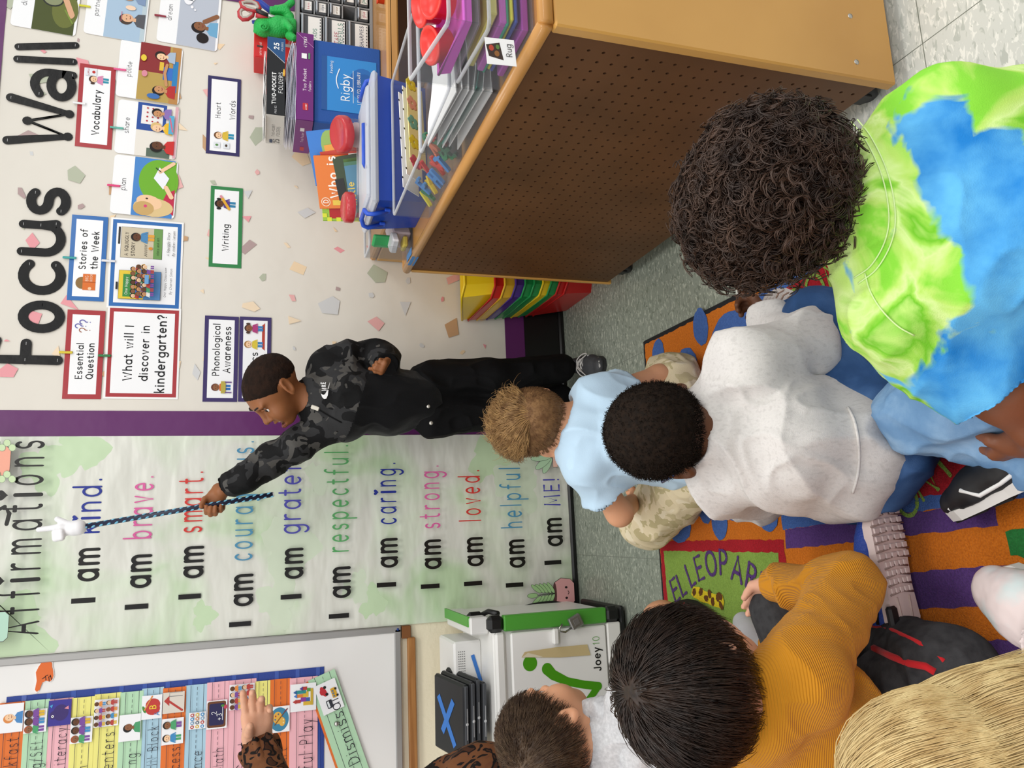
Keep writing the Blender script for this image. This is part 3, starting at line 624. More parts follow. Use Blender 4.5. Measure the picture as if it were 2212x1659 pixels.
w_, h_ = s.w, s.h; s.text('Heart', w_*.46, h_*.6, .02, w=.15, fit=.062); s.text('Words', w_*.46, h_*.16, .02, w=.15, fit=.075)
kid(s, w_*.24, h_*.18, .06, SK['a'], '6a4526', 'd9b83c', '2f8fb0'); s.rect(w_*.08, h_*.58, w_*.15, h_*.78, 'dfe3e6'); s.rect(w_*.08, h_*.3, w_*.15, h_*.5, 'dfe3e6'); s.ell(w_*.115, h_*.68, .004, .005, '5a8a4a'); s.ell(w_*.115, h_*.4, .005, .004, '4a3a2a')
fin(s)
s = framed('heading_card', 167, 246, 320, 141, 'a8353a', 'red-bordered card reading Vocabulary', bw=.13)
w_, h_ = s.w, s.h; s.text('Vocabulary', w_*.15, h_*.38, .02, w=.25, fit=.166); kid(s, w_*.82, h_*.18, .055, SK['a'], '4a3226', 'd98ab0', '2f8fa8', True)
s.rect(w_*.86, h_*.52, w_*.95, h_*.84, 'e5e5ea'); s.text('APPLE', w_*.865, h_*.72, .0035, 'b5302f', .25); s.ell(w_*.905, h_*.6, .005, .005, 'c0352f')
fin(s)
# ---------------------------------------------------------------- photo word cards
def photo(name, xt, xb, yl, yr, word, draw, label, tilt=0.0, tx=.3, fw=None, frac=.68):
    o, ex, ey, W_, H_ = wall_frame(xt, xb, yl, yr, YP-.004, tilt)
    s = Sheet(o, ex, ey, W_, H_, 0.0012, mat('card_white', 'f3f3f4', .2, spec=.5), .22, .012)
    s.W, s.H = W_, H_*frac; s.text(word, W_*tx, H_*frac+.022, .021, w=.13, gap=.24, fit=fw)
    draw(s, W_, H_*frac); s.name = name; s.label = label; solo(name, s.mb, label, 'card', group='photo word cards')
def bust(s, x, y, k, skin, hair, shirt, face=1):
    s.poly([(x-.5*k,y),(x+.5*k,y),(x+.42*k,y+.42*k),(x+.15*k,y+.6*k),(x-.15*k,y+.6*k),(x-.42*k,y+.42*k)], shirt); s.rect(x-.12*k, y+.5*k, x+.12*k, y+.75*k, skin)
    s.ell(x-.04*k*face, y+1.06*k, .36*k, .38*k, hair); s.ell(x+.06*k*face, y+.98*k, .28*k, .33*k, skin)
    for q in (-.08, .14): s.ell(x+(q+.06)*k*face, y+1.03*k, .03*k, .03*k, '2a1c14')
    s.line([(x+.02*k*face,y+.83*k),(x+.12*k*face,y+.81*k),(x+.2*k*face,y+.85*k)], .035*k, '8a3a35')
def d_polite(s, W, H):
    s.rect(0, .008, W, H, 'b89a52'); s.rect(W*.5, H*.3, W, H, '8a2f30'); s.rect(0, .004, W, H*.24, 'b8844a'); s.rect(W*.2, .01, W*.75, H*.2, '2f7fb8'); s.rect(W*.4, H*.2, W*.62, H*.42, '3a6fc0'); s.rect(W*.55, H*.42, W*.7, H*.52, 'e0b83c')
    bust(s, W*.2, H*.1, .05, SK['c'], '1c1614', 'b5302f'); bust(s, W*.8, H*.16, .045, SK['a'], '241a16', 'a8b8cc', -1); s.line([(W*.3,H*.32),(W*.5,H*.38),(W*.66,H*.34)], .009, SK['c']); s.ell(W*.45, H*.85, .012, .009, 'd98a9a'); s.ell(W*.72, H*.9, .012, .009, 'e5c83c'); s.ell(W*.08, H*.6, .01, .02, '3f6fb0')
def d_share(s, W, H):
    s.rect(0, .008, W, H, 'e6e0d6'); s.rect(0, .02, W*.16, H*.72, '5a6a5c'); s.rect(W*.48, H*.3, W, H, '2c4f9a'); s.rect(W*.6, H*.38, W*.95, H*.9, 'ece8e6'); s.rect(W*.02, .002, W, H*.09, 'd9a8b0')
    for a in range(4):
        for b in range(3): s.ell(W*(.66+.08*a), H*(.5+.13*b), .003, .003, 'b5303a')
    bust(s, W*.2, H*.06, .052, SK['d'], '1c1210', 'c8302c'); bust(s, W*.55, H*.14, .046, SK['a'], 'd9b878', 'e6b82c', -1); bust(s, W*.82, H*.18, .042, SK['c'], '1c1210', '8a6fb0', -1); s.rect(W*.45, H*.1, W*.8, H*.22, '5aa8cc'); s.line([(W*.5,H*.12),(W*.75,H*.2)], .004, 'd9607a')
def d_plan(s, W, H):
    s.rect(0, .008, W, H, '4a86c8'); s.ell(W*.62, H*.42, W*.37, H*.46, '6fae2c', n=36); s.rect(W*.1, .004, W*.98, H*.3, '6fae2c'); s.poly([(W*.05,.004),(W*.5,.004),(W*.42,H*.22),(W*.2,H*.34)], 'c02a4a')
    s.ell(W*.16, H*.5, W*.16, H*.46, 'dcc08a'); s.ell(W*.24, H*.6, W*.12, H*.3, SK['a'], -.2); s.ell(W*.13, H*.72, W*.12, H*.24, 'c8a468'); s.ell(W*.3, H*.66, .003, .004, '3a2a1c'); s.ell(W*.17, H*.68, .005, .005, 'd9407a')
    s.poly([(W*.48,H*.3),(W*.68,H*.18),(W*.86,H*.42),(W*.66,H*.54)], 'eceef3'); s.line([(W*.36,H*.1),(W*.52,H*.24)], .014, SK['a']); s.line([(W*.95,H*.1),(W*.78,H*.4)], .012, SK['a']); s.line([(W*.78,H*.38),(W*.84,H*.5)], .003, '26282c')
def d_dream(s, W, H):
    s.rect(0, .008, W, H, 'b9bfcb'); bust(s, W*.34, .004, .06, SK['b'], '1c1210', '6fa8cc'); s.ell(W*.17, H*.38, .02, .02, '1c1210'); s.line([(W*.56,.01),(W*.44,H*.36)], .016, SK['b'])
    for a, b, r in ((.6,.62,.004), (.64,.7,.006), (.82,.78,.026), (.74,.8,.018), (.9,.8,.018)): s.ell(W*a, H*b, r, r*.8, 'f0f0f4')
    s.rect(W*.74, H*.7, W*.86, H*.84, '26303c')
def d_partner(s, W, H):
    s.rect(0, .008, W, H, 'a8c0d6'); s.rect(0, .004, W, H*.14, 'b8c8d0'); bust(s, W*.36, .006, .056, 'e0b08c', '4a3a30', '55565c'); bust(s, W*.75, .01, .055, 'c08f6c', '241a16', '7f94b5', -1); s.ell(W*.55, H*.42, .009, .016, 'f0d0b4'); s.line([(W*.3,H*.62),(W*.46,H*.62)], .002, 'c06a80')
def d_disc(s, W, H):
    s.rect(0, .008, W, H, '4a5226'); s.ell(W*.4, H*.3, W*.3, H*.3, '6a7034'); s.ell(W*.56, H*.6, .03, .033, '2c2e28'); s.ell(W*.56, H*.6, .025, .028, '8a8f6c'); s.line([(W*.34,H*.14),(W*.62,H*.34),(W*.95,H*.42)], .018, 'd9a884'); s.ell(W*.33, H*.16, .012, .01, 'd9a884'); s.line([(W*.2,H*.1),(W*.4,H*.3)], .005, '7a8f3c')
photo('photo_card', 255, 391, 218, 94, 'polite', d_polite, 'photo card with the word polite, two children at a desk', -.04, .36, .058)
photo('photo_card', 251, 384, 338, 223, 'share', d_share, 'photo card with the word share, three children playing', -.03, .38, .06)
photo('photo_card', 242, 381, 467, 341, 'plan', d_plan, 'photo card with the word plan on blue and green', -.03, .4, .045)
photo('photo_card', 344, 475, 101, -32, 'dream', d_dream, 'photo card with the word dream, a thinking child on grey', -.05, .36, .066)
photo('photo_card', 187, 320, 84, -44, 'partner', d_partner, 'photo card with the word partner, two faces on pale blue', -.05, .32, .075)
photo('photo_card', 30, 172, 68, -62, 'discover', d_disc, 'photo card with a magnifying glass over green leaves', -.05, .36, .09)
def pin(x0, x1, y, col, cn, where):
    a, b = aty(x0, y, YP-.005), aty(x1, y, YP-.005); t = thing('clothespin', f'tiny {cn} clothespin {where}', 'clothespin', b, group='tiny clothespins on the wall cards'); ln = a[2]-b[2]; m_ = mat('pin_'+col, col, .4)
    for q in (-1, 1):
        m = MB(); m.box((a[0]+q*.0012, YP-.007+q*.0025, b[2]+ln/2), (.0065, .0035, ln), m_, bev=.001); part('jaw', m, t)
    m = MB(); m.tube([(a[0]-.004, YP-.0075, b[2]+ln*.55), (a[0]+.004, YP-.0075, b[2]+ln*.55)], .0018, 'b9b9b9', 6); part('spring', m, t, 'steel spring')
pin(128, 157, 761, 'd9c32f', 'yellow', 'on top of the essential question card'); pin(212, 240, 768, '2c7a45', 'dark green', 'above the question about kindergarten'); pin(136, 165, 556, '3fa3a0', 'teal', 'above the stories of the week card'); pin(220, 250, 563, 'e4e4e6', 'white', 'above the storybook covers card')
pin(232, 260, 400, 'e0407a', 'bright pink', 'above the plan photo card'); pin(238, 267, 275, '5fb0a0', 'mint green', 'above the share photo card'); pin(246, 273, 149, 'e85a90', 'pink', 'above the polite photo card'); pin(158, 186, 222, 'ececec', 'white', 'on top of the vocabulary card'); pin(334, 359, 33, '8f2437', 'dark red', 'above the dream photo card'); pin(171, 196, 12, 'd5cf2c', 'lime yellow', 'above the partner photo card')
# ================================================================ whiteboard: magnet, pocket chart, schedule cards
YB = WY-.0125
hand = [(212,424),(214,408),(222,398),(226,375),(224,362),(250,342),(262,330),(300,338),(306,355),(302,365),(312,380),(320,400),(318,412),(308,425),(296,418),(292,425),(270,430),(262,415),(254,412)]
hp = [(218,1346+0)]
m = MB()
def magnet(pts, col, d0, d1): m.prism([(p[0], p[2]) for p in (aty(x, y, YB) for x, y in pts)], V3(0, YB-d0, 0), (1,0,0), (0,0,1), d1, col)
OUT = [(76,1490),(80,1470),(78,1452),(84,1440),(93,1427),(106,1426),(113,1432),(113,1440),(115,1448),(116,1460),(113,1468),(108,1472),(100,1470),(92,1474),(86,1490),(80,1494)]
def grow(pts, k):
    cx = sum(p[0] for p in pts)/len(pts); cy = sum(p[1] for p in pts)/len(pts); return [(cx+(x-cx)*k, cy+(y-cy)*k) for x, y in pts]
magnet(grow(OUT, 1.1)[::-1], 'efeeec', 0, .002); magnet(OUT[::-1], 'dd6a2c', .0021, .0012)
for a in ([(100,1469),(99,1460),(104,1458)], [(107,1471),(106,1462),(110,1460)], [(112,1467),(109,1458)], [(92,1466),(98,1462)]):
    for q in ribbon([(p[0], p[2]) for p in (aty(x, y, YB) for x, y in a)], .0025): m.poly([(u, YB-.0036, v) for u, v in q], '5a2610')
solo('hand_magnet', m, 'orange pointing-hand magnet with white edge on the whiteboard', 'magnet')
CHB = mat('chart_blue', '27408f', .6, bump=('noise', 200, .3, .002))
m = MB(); a, b = aty(15, 1503, YB), aty(700, 1442, YB); xr = (a[0]+b[0])/2
m.box((xr-.3, YB-.001, (a[2]+b[2])/2), (.6, .002, a[2]-b[2]), CHB)
for k in range(14): m.box((xr-.3, YB-.0025, b[2]+(a[2]-b[2])*(k+.3)/14), (.6, .001, .012), mat('clear_pocket', '3a55a5', .12))
pch = solo('pocket_chart', m, 'dark blue pocket chart holding the schedule strips on the whiteboard', 'pocket chart')
CC = dict(o='e2732e', g='b3d9b5', p='eeb4bd', y='ece583', b='a9cbdc')
def strip_card(x0, x1, yr, c, words, wend, pics, label, k, tilt=0.0, fs=None):
    L_ = .42; q0, q1 = aty(x0, yr, YB), aty(x1, yr, YB); h_ = q0[2]-q1[2]
    o = V3((q0[0]+q1[0])/2-L_, YB-.0045-.0007*k, q1[2]); s = Sheet(o, (1,0,0), (0,0,1), L_, h_, .0006, CC[c], .5); s.base = o
    H = min(h_, .092)
    for f, dash in ((.18, 0), (.46, 1), (.74, 0)):
        if dash:
            for q in range(28): s.rect(L_*q/28, H*f, L_*(q+.6)/28, H*f+.0012, '3c3a44')
        else: s.rect(0, H*f, L_, H*f+.0013, '3c3a44')
    cell = lambda y: L_-(yr and (aty((x0+x1)/2, yr, YB)[0]-aty((x0+x1)/2, y, YB)[0]))
    if words:
        xe = cell(wend); sz = fs or H*.3; sx_ = .62; wd_ = sum((GL[c_][0]*sx_+.26+.11)*sz for c_ in words); s.text(words, xe-wd_, H*.185, sz, '1d1826', .11, .26, sx_)
    for (pa, pb, bg, fn) in pics:
        u0, u1 = cell(pb), cell(pa); s.rect(u0, H*.06, u1, H*.06+min(u1-u0, h_*.92), bg); fn(s, u0, H*.06, u1-u0, min(u1-u0, h_*.92))
    solo('schedule_card', s.mb, label, 'card', group='daily schedule strips'); return s
def p_kid(skin, hair, shirt): return lambda s, x, y, w, h: bust(s, x+w*.5, y+h*.02, min(w, h)*.55, SK[skin], hair, shirt)
def p_group(n, pal): 
    def f(s, x, y, w, h):
        r = random.Random(n)
        for j in range(2 if n > 3 else 1):
            for i in range((n+1)//2 if n > 3 else n): kid(s, x+w*(i+.5)/((n+1)//2 if n > 3 else n), y+h*(.06+.46*j if n > 3 else .1), h*(.42 if n > 3 else .8), SK[r.choice('abcd')], r.choice(['2a1c14','a5502c','1c1614','6a4526']), r.choice(pal), r.choice(pal))
    return f
PAL = ['3f8ac0','d9b02c','4aa06a','b5403a','7a4a9a','e08a3c']
def p_bird(s, x, y, w, h): s.ell(x+w*.5, y+h*.45, w*.32, h*.34, '3a2a6a'); s.ell(x+w*.42, y+h*.78, w*.16, h*.15, '3a2a6a'); s.ell(x+w*.38, y+h*.8, w*.05, h*.06, 'f0f0f0'); s.ell(x+w*.38, y+h*.8, w*.02, h*.03, '101010'); s.poly([(x+w*.6,y+h*.1),(x+w*.75,y+h*.12),(x+w*.65,y+h*.3)], 'd98a9a'); s.poly([(x+w*.7,y+h*.85),(x+w*.85,y+h*.8),(x+w*.8,y+h*.95)], '4a9ad0')
def p_apple(s, x, y, w, h): s.ell(x+w*.42, y+h*.45, w*.26, h*.36, 'c03a34'); s.ell(x+w*.6, y+h*.45, w*.26, h*.36, 'c03a34'); s.ell(x+w*.42, y+h*.88, w*.16, h*.07, '4a8a3a', .4); s.text('B', x+w*.4, y+h*.3, h*.2, 'ecd23c', .22); s.text('A', x+w*.12, y+h*.12, h*.16, '3a86c0', .22); s.line([(x+w*.4,y+h*.85),(x+w*.95,y+h*.5)], h*.07, 'd98a4a')
def p_slide(s, x, y, w, h): s.line([(x+w*.1,y+h*.1),(x+w*.6,y+h*.75)], h*.1, 'b53a34'); s.poly([(x+w*.35,y+h*.7),(x+w*.6,y+h*.95),(x+w*.85,y+h*.7)], 'b53a34'); s.line([(x+w*.8,y+h*.1),(x+w*.8,y+h*.7)], h*.03, '8a8a8a'); s.line([(x+w*.8,y+h*.7),(x+w*.98,y+h*.7),(x+w*.98,y+h*.1)], h*.02, '8a8a8a')
def p_sci(s, x, y, w, h):
    for i in range(4):
        for j in range(3): s.ell(x+w*(.14+.24*i), y+h*(.2+.3*j), h*.1, h*.11, ['3f8ac0','d9b02c','b5403a','4a5a6a','7aa0c0','c87a3a'][(i*2+j) % 6]); s.ell(x+w*(.14+.24*i), y+h*(.2+.3*j), h*.05, h*.05, 'e9edf0')
def p_board(s, x, y, w, h): s.rect(x+w*.05, y+h*.06, x+w*.97, y+h*.97, '6a3f24', h*.1); s.rect(x+w*.13, y+h*.15, x+w*.89, y+h*.88, '26244f', h*.08); s.text('2', x+w*.5, y+h*.52, h*.16, 'f0f0f0', .16); s.text('+3', x+w*.28, y+h*.26, h*.16, 'f0f0f0', .16); s.line([(x+w*.3,y+h*.22),(x+w*.75,y+h*.22)], h*.025, 'f0f0f0'); s.ell(x+w*.75, y+h*.08, h*.11, h*.09, 'c0405a'); s.ell(x+w*.8, y+h*.22, h*.06, h*.09, '4a8a3a')
def p_palette(s, x, y, w, h):
    s.ell(x+w*.5, y+h*.5, w*.46, h*.46, '3f83a3', n=32); s.ell(x+w*.56, y+h*.58, w*.24, h*.22, 'e0ac48'); s.ell(x+w*.4, y+h*.36, w*.17, h*.15, 'e0ac48')
    for a, b, c in ((.5,.7,'3a6fa0'), (.63,.68,'b03a34'), (.7,.55,'5a6a7a'), (.36,.3,'ecd8a0'), (.48,.3,'ecd8a0')): s.ell(x+w*a, y+h*b, w*.035, h*.035, c)
    s.line([(x+w*.3,y+h*.72),(x+w*.8,y+h*.22)], h*.04, '7a4a24'); s.line([(x+w*.78,y+h*.24),(x+w*.88,y+h*.12)], h*.055, '7a2f3a')
def p_blocks(s, x, y, w, h):
    for a, b, c, d, cc in ((.2,.2,.14,.3,'d9b23c'), (.34,.24,.14,.16,'3f5fa8'), (.34,.4,.16,.2,'8a3a9a'), (.5,.3,.2,.22,'d9b23c'), (.7,.22,.12,.14,'5a9a4a'), (.3,.6,.12,.18,'b5403a'), (.5,.52,.12,.22,'d9803c'), (.64,.4,.12,.36,'2f8a8a'), (.76,.36,.12,.16,'b5403a'), (.2,.12,.6,.1,'c8a83c')): s.rect(x+w*a, y+h*b, x+w*(a+c), y+h*(b+d), cc)
    for a, b, cc in ((.36,.78,'b5403a'), (.56,.74,'4a7ac0'), (.7,.76,'2f5f9a'), (.82,.52,'5a3a8a')): s.poly([(x+w*(a-.08),y+h*b),(x+w*(a+.08),y+h*b),(x+w*a,y+h*(b+.13))], cc)
WH = 'efeff1'
strip_card(1, 58, 1516, 'o', 'Breakfast', 1588, [(1518,1580,WH,p_kid('a','d98a4a','4a86c0'))], 'orange schedule strip for breakfast, topmost on the blue chart', 0)
strip_card(56, 109, 1511, 'g', 'Morning/SEL', 1592, [(1530,1580,WH,p_group(3,PAL))], 'green schedule strip with a slash in its heading', 1)
strip_card(107, 160, 1508, 'p', 'Shared Literacy', 1566, [(1510,1565,'3b338f',p_bird)], 'pink schedule strip with a purple bird picture', 0)
strip_card(157, 208, 1505, 'y', 'n', 1648, [(1546,1602,WH,p_group(3,PAL))], 'yellow schedule strip with three small faces', 1)
strip_card(206, 263, 1497, 'y', 'Centers', 1576, [(1508,1567,WH,p_group(8,PAL))], 'yellow schedule strip reading Centers with a crowd of tiny children', 0)
strip_card(261, 311, 1493, 'g', 'ng', 1622, [(1541,1598,WH,p_kid('b','1c1614','4a9a6a'))], 'green schedule strip with a boy holding a book', 1)
strip_card(308, 355, 1485, 'b', 'WIN Block', 1564, [(1500,1551,WH,p_apple)], 'blue schedule strip with a red apple picture', 0)
strip_card(353, 403, 1484, 'o', 'Recess', 1608, [(1493,1538,'d9d0c4',p_slide), (1549,1605,WH,p_group(2,PAL))], 'orange schedule strip for recess with two pictures', 1)
strip_card(401, 450, 1478, 'b', 'Science', 1617, [(1537,1573,WH,p_sci)], 'blue schedule strip with tiny science pictures', 0)
strip_card(448, 495, 1472, 'p', 'Math', 1610, [(1511,1572,WH,p_board)], 'pink schedule strip with a little chalkboard', 1)
strip_card(493, 554, 1467, 'p', 'Math Centers', 1550, [(1476,1530,WH,p_group(8,PAL))], 'pink schedule strip behind the raised hand with tiny children', 0)
strip_card(552, 584, 1470, 'y', '', 0, [], 'narrow yellow schedule strip behind the raised hand', 1)
strip_card(581, 629, 1466, 'o', 'Art', 1611, [(1524,1580,WH,p_palette)], 'orange schedule strip reading Art with a paint palette', 0)
strip_card(626, 686, 1462, 'p', 'Purposeful Play', 1547, [(1475,1534,WH,p_blocks)], 'pink schedule strip with toy building blocks, lowest in the chart', 1)
# the strip that hangs askew
tl = math.radians(-16); c0, c1 = aty(670, 1466, YB), aty(722, 1444, YB); ex = V3(math.cos(math.radians(19)), 0, math.sin(math.radians(19))); ey = V3(-ex[2], 0, ex[0]); h_ = .086
for k, (cc, off, nm) in enumerate((('o', .006, 'orange schedule strip peeking out from behind the dismissal strip'), ('g', 0, 'tilted green schedule strip reading Dismissal, below the chart'))):
    o = c1-ex*.38+V3(0,-.006-.0015*k,0)+(V3(-.004,0,.006) if k == 0 else 0); s = Sheet(o, ex, ey, .38, h_, .0006, CC[cc], .5)
    if k:
        for f in (.2, .76): s.rect(0, h_*f, .38, h_*f+.0013, '3c3a44')
        for q in range(26): s.rect(.38*q/26, h_*.48, .38*(q+.6)/26, h_*.48+.0012, '3c3a44')
        s.rect(.262, h_*.1, .356, h_*.88, WH); s.text('Dismissal', .085, h_*.22, h_*.26, '1d1826', .11, .3)
        s.ell(.33, h_*.62, .017, .008, 'c03038', .25); s.ell(.33, h_*.69, .009, .006, 'c03038')
        for q in (-.011, .011): s.ell(.33+q, h_*.54, .0045, .0045, '202020')
        s.rect(.275, h_*.45, .3, h_*.66, '30323a', .003); s.rect(.278, h_*.56, .297, h_*.63, 'dfe3e6'); s.rect(.3, h_*.2, .33, h_*.38, 'd9a52c', .002)
        for q in (.304, .325): s.ell(q, h_*.2, .0035, .0035, '202020')
        for q in (.303, .311, .319): s.rect(q, h_*.29, q+.005, h_*.35, '5a7a9a')
    solo('schedule_card', s.mb, nm, 'card', group='daily schedule strips')
m = MB(); q = aty(727, 1563, YB-.009); m.lathe(q, (0,-1,0), [(.008,0),(.008,.003),(.006,.008),(0,.009)], mat('steel', 'b5b2ad', .25, metal=1.0), 16); solo('round_magnet', m, 'small shiny round magnet on the green dismissal strip', 'magnet')
# ================================================================ white charging cart
WHT = mat('cart_white', 'e8e7e3', .35); GRN = mat('cart_green', '4c9a35', .4); BLK = mat('black_plastic', '141414', .4); CY0 = 2.24
cx1 = aty(1310, 1312, CY0)[0]; ct = aty(1067, 1345, CY0)[2]; cx0 = cx1-.62
t = thing('charging_cart', 'white tablet charging cart with green corner post and padlocked door, beside the poster', 'charging cart', (cx0+.3, CY0+.18, 0))
m = MB(); m.box(((cx0+cx1)/2, CY0+.195, (ct+.03)/2+.01), (cx1-cx0-.02, .36, ct-.05), WHT, bev=.006); part('body', m, t)
gw = .045
m = MB(); m.box((cx1-gw/2, CY0+.012, (ct-.03+.075)/2), (gw, .03, ct-.03-.075), GRN, bev=.004); part('corner_post', m, t, 'green corner post')
for zz, hh in ((ct-.006, .05), (.055, .05)):
    m = MB(); m.box((cx1-gw/2, CY0+.012, zz), (gw+.004, .036, hh), BLK, bev=.012); part('corner_cap', m, t, 'black plastic corner cap')
m = MB(); m.box(((cx0+cx1-gw)/2-.002, CY0+.006, (ct-.05+.08)/2), (cx1-cx0-gw-.008, .014, ct-.05-.08), mat('cart_door', 'eeedea', .3), bev=.004)
dz0, dz1 = .085, ct-.055
S_ = Sheet((cx0, CY0-.0012, 0), (1,0,0), (0,0,1), .001, .001, .0001, 'eeedea'); S_.o = V3(cx0, CY0-.0012, 0)
def cp(x, y): q = aty(x, y, CY0-.0012); return q[0]-cx0, q[2]
c = cp(1145, 1433); S_.ell(c[0], c[1], .022, .022, '4c9a1c', n=32)
W0 = [cp(*q) for q in ((1182,1445),(1195,1458),(1225,1472),(1262,1479),(1292,1482))]; W1 = [cp(*q) for q in ((1292,1482),(1280,1500),(1262,1525))]
wds = [.034,.029,.024,.023,.024]
S_.up(); L_ = []; R_ = []
for i, p in enumerate(W0):
    a, b = W0[max(i-1,0)], W0[min(i+1,4)]; d = nrm(V3(b[0]-a[0], b[1]-a[1])); L_.append((p[0]-d[1]*wds[i]/2, p[1]+d[0]*wds[i]/2)); R_.append((p[0]+d[1]*wds[i]/2, p[1]-d[0]*wds[i]/2))
for i in range(4): S_.poly([L_[i], L_[i+1], R_[i+1], R_[i]], '4c9a1c', False)
S_.ell(W0[0][0], W0[0][1], .017, .017, '4c9a1c'); S_.ell(W0[4][0], W0[4][1], .0122, .0122, '4c9a1c'); S_.line(W1, .021, '4c9a1c')
a = cp(1298, 1449); b = cp(1294, 1370); sz = .021; n_ = 0
wj = text_width('Joey', 1, .24, .16); w10 = text_width('10', 1, .1, .22); k_ = (b[0]-a[0])/(wj+w10+.25)
xe = S_.text('Joey', a[0], a[1], k_, '161616', .24, .16); S_.text('10', xe+.2*k_, a[1], k_*.98, '4c9a1c', .1, .22)
a = cp(1127, 1545); S_.text('charge', a[0]-.04, a[1], .0095, '2f2f33', .16, .2)
tp = [cp(*q) for q in ((1126,1420),(1133,1408),(1200,1398),(1268,1392),(1275,1415),(1210,1420),(1160,1420))]; S_.poly(tp[::-1], mat('old_tape', 'cdb98a', .3)); tp2 = [cp(*q) for q in ((1128,1419),(1140,1410),(1172,1418),(1165,1420))]; S_.poly(tp2[::-1], 'e0d6bc')
part_mb = S_.mb
o_ = len(m.v)
for i, mm in enumerate(part_mb.mats): m.mi(mm)
m.v += part_mb.v; m.f += [tuple(o_+k for k in f) for f in part_mb.f]; m.m += [m.mats.index(part_mb.mats[k]) for k in part_mb.m]; m.sm += part_mb.sm
door = part('door', m, t)
q = aty(1200, 1375, CY0-.01); m = MB(); m.box(q, (.045, .018, .018), WHT, bev=.004); part('latch', m, door)
m = MB(); m.box(((cx0+cx1)/2, CY0+.16, .019), (cx1-cx0, .31, .016), BLK, bev=.005); part('base_plate', m, t, 'black base plate')
m = MB(); m.box(((cx0+cx1-gw)/2, CY0+.008, .053), (cx1-cx0-gw, .02, .046), WHT, bev=.004); part('bottom_rail', m, t)
m = MB(); m.box(((cx0+cx1-gw)/2-.002, CY0+.18, ct-.018), (cx1-cx0-gw, .36, .03), WHT, bev=.006); part('top', m, t)
m = MB(); m.box((cx1-.03, CY0+.2, ct+.03), (.05, .3, .055), mat('side_rail_white', 'dfdedb', .4), bev=.004); m.box((cx1-.018, CY0+.22, ct+.058), (.03, .3, .006), GRN); part('side_rail', m, t)
m = MB(); q = aty(1022, 1332, CY0+.12); m.box(q+V3(-.0,0,-.005), (.028, .03, .05), BLK, bev=.01); m.tube([q+V3(0,0,-.02), q+V3(.015,-.03,-.04), q+V3(.012,-.08,-.055)], .008, BLK); part('handle', m, t)
for fx, fy in ((cx0+.05, CY0+.05), (cx1-.04, CY0+.29), (cx1-.04, CY0+.05)):
    m = MB(); m.lathe((fx, fy, 0), (0,0,1), [(0,0),(.014,0),(.014,.011),(0,.011)], BLK, 12); part('foot', m, t)
# padlock
q = aty(1240, 1343, CY0-.02); t = thing('padlock', 'grey metal padlock hanging open on the cart door latch', 'padlock', q)
ax = (nrm(V3(1,0,.45)), V3(0,1,0), nrm(V3(-.45,0,1))); m = MB(); m.box(q+V3(0,0,-.005), (.036, .016, .04), mat('lock_grey', '8f8d8a', .35, metal=.7), ax, .003); m.box(q+V3(0,-.0085,-.005), (.018, .002, .018), mat('lock_face', '7d7b78', .5, metal=.5), ax, .0005); part('body', m, t)
m = MB(); e = q+ax[2]*.016; m.tube([e+ax[0]*-.012, e+ax[0]*-.013+ax[2]*.022, e+ax[0]*-.004+ax[2]*.036, e+ax[0]*.006+ax[2]*.034, e+ax[0]*.012+ax[2]*.02], .003, mat('steel', 'b5b2ad', .25, metal=1.0)); part('shackle', m, t, 'steel shackle')
# black cable down the poster edge
m = MB(); P = [aty(1047, 1331, 2.42), aty(1075, 1324, 2.5), aty(1110, 1318, 2.56), aty(1150, 1306, 2.59), aty(1195, 1300, 2.59), aty(1232, 1309, 2.58), aty(1246, 1314, 2.58)]
pp = []
for i in range(len(P)-1):
    for k in range(4): pp.append(P[i]+(P[i+1]-P[i])*k/4)
pp.append(P[-1]); pp = [pp[0]]+[(pp[i-1]+2*pp[i]+pp[i+1])/4 for i in range(1, len(pp)-1)]+[pp[-1]]
m.tube(pp, .0055, BLK); solo('power_cable', m, 'black cable curving over the pot plants at the foot of the poster', 'cable')
# white vented box and tablets on the cart
t = thing('power_box', 'white vented box with a strip of blue tape on the cart', 'box', (cx1-.13, CY0+.22, ct-.003))
bx1, bx0 = aty(1010, 1385, CY0+.15)[0], aty(1010, 1470, CY0+.15)[0]; bt = aty(980, 1400, CY0+.15)[2]
m = MB(); m.box(((bx0+bx1)/2-.08, CY0+.25, (ct+bt)/2-.0015), (bx1-bx0+.16, .2, bt-ct+.003), mat('box_white', 'e6e5e2', .4), bev=.006)
for i in range(16):
    for j in range(4): m.box((bx0-.02+.007*i, CY0+.1494, bt-.015-.006*j), (.0025, .001, .0025), '6a6a6a')
part('case', m, t)
m = MB(); a, b = aty(1021, 1415, CY0+.147), aty(1040, 1475, CY0+.147)
for q in ribbon([(a[0], a[2]), (b[0], b[2])], .011, True): m.prism(q, (0, CY0+.1492, 0), (1,0,0), (0,0,1), .0012, mat('blue_tape', '3a78c8', .6))
part('tape', m, t, 'blue painter tape')
tb_c = aty(1040, 1550, CY0+.06); tl = math.radians(15); axs = (nrm(V3(1,-.06,0)), nrm(V3(.06,math.cos(tl),math.sin(tl))), None); axs = (axs[0], axs[1], np.cross(axs[0], axs[1]))
TX0, TX1 = aty(1040, 1640, CY0+.05)[0], aty(1030, 1470, CY0+.05)[0]
base = V3((TX0+TX1)/2, CY0+.055, ct+.012); DK = mat('tablet_case', '1b1c1f', .45); DG = mat('tablet_edge', '4a4d52', .5)
TL = ('lowest of the stack on the white cart', 'second from the bottom of the stack on the cart', 'third from the bottom, just under the taped one', 'top of the stack, marked with a blue tape cross')
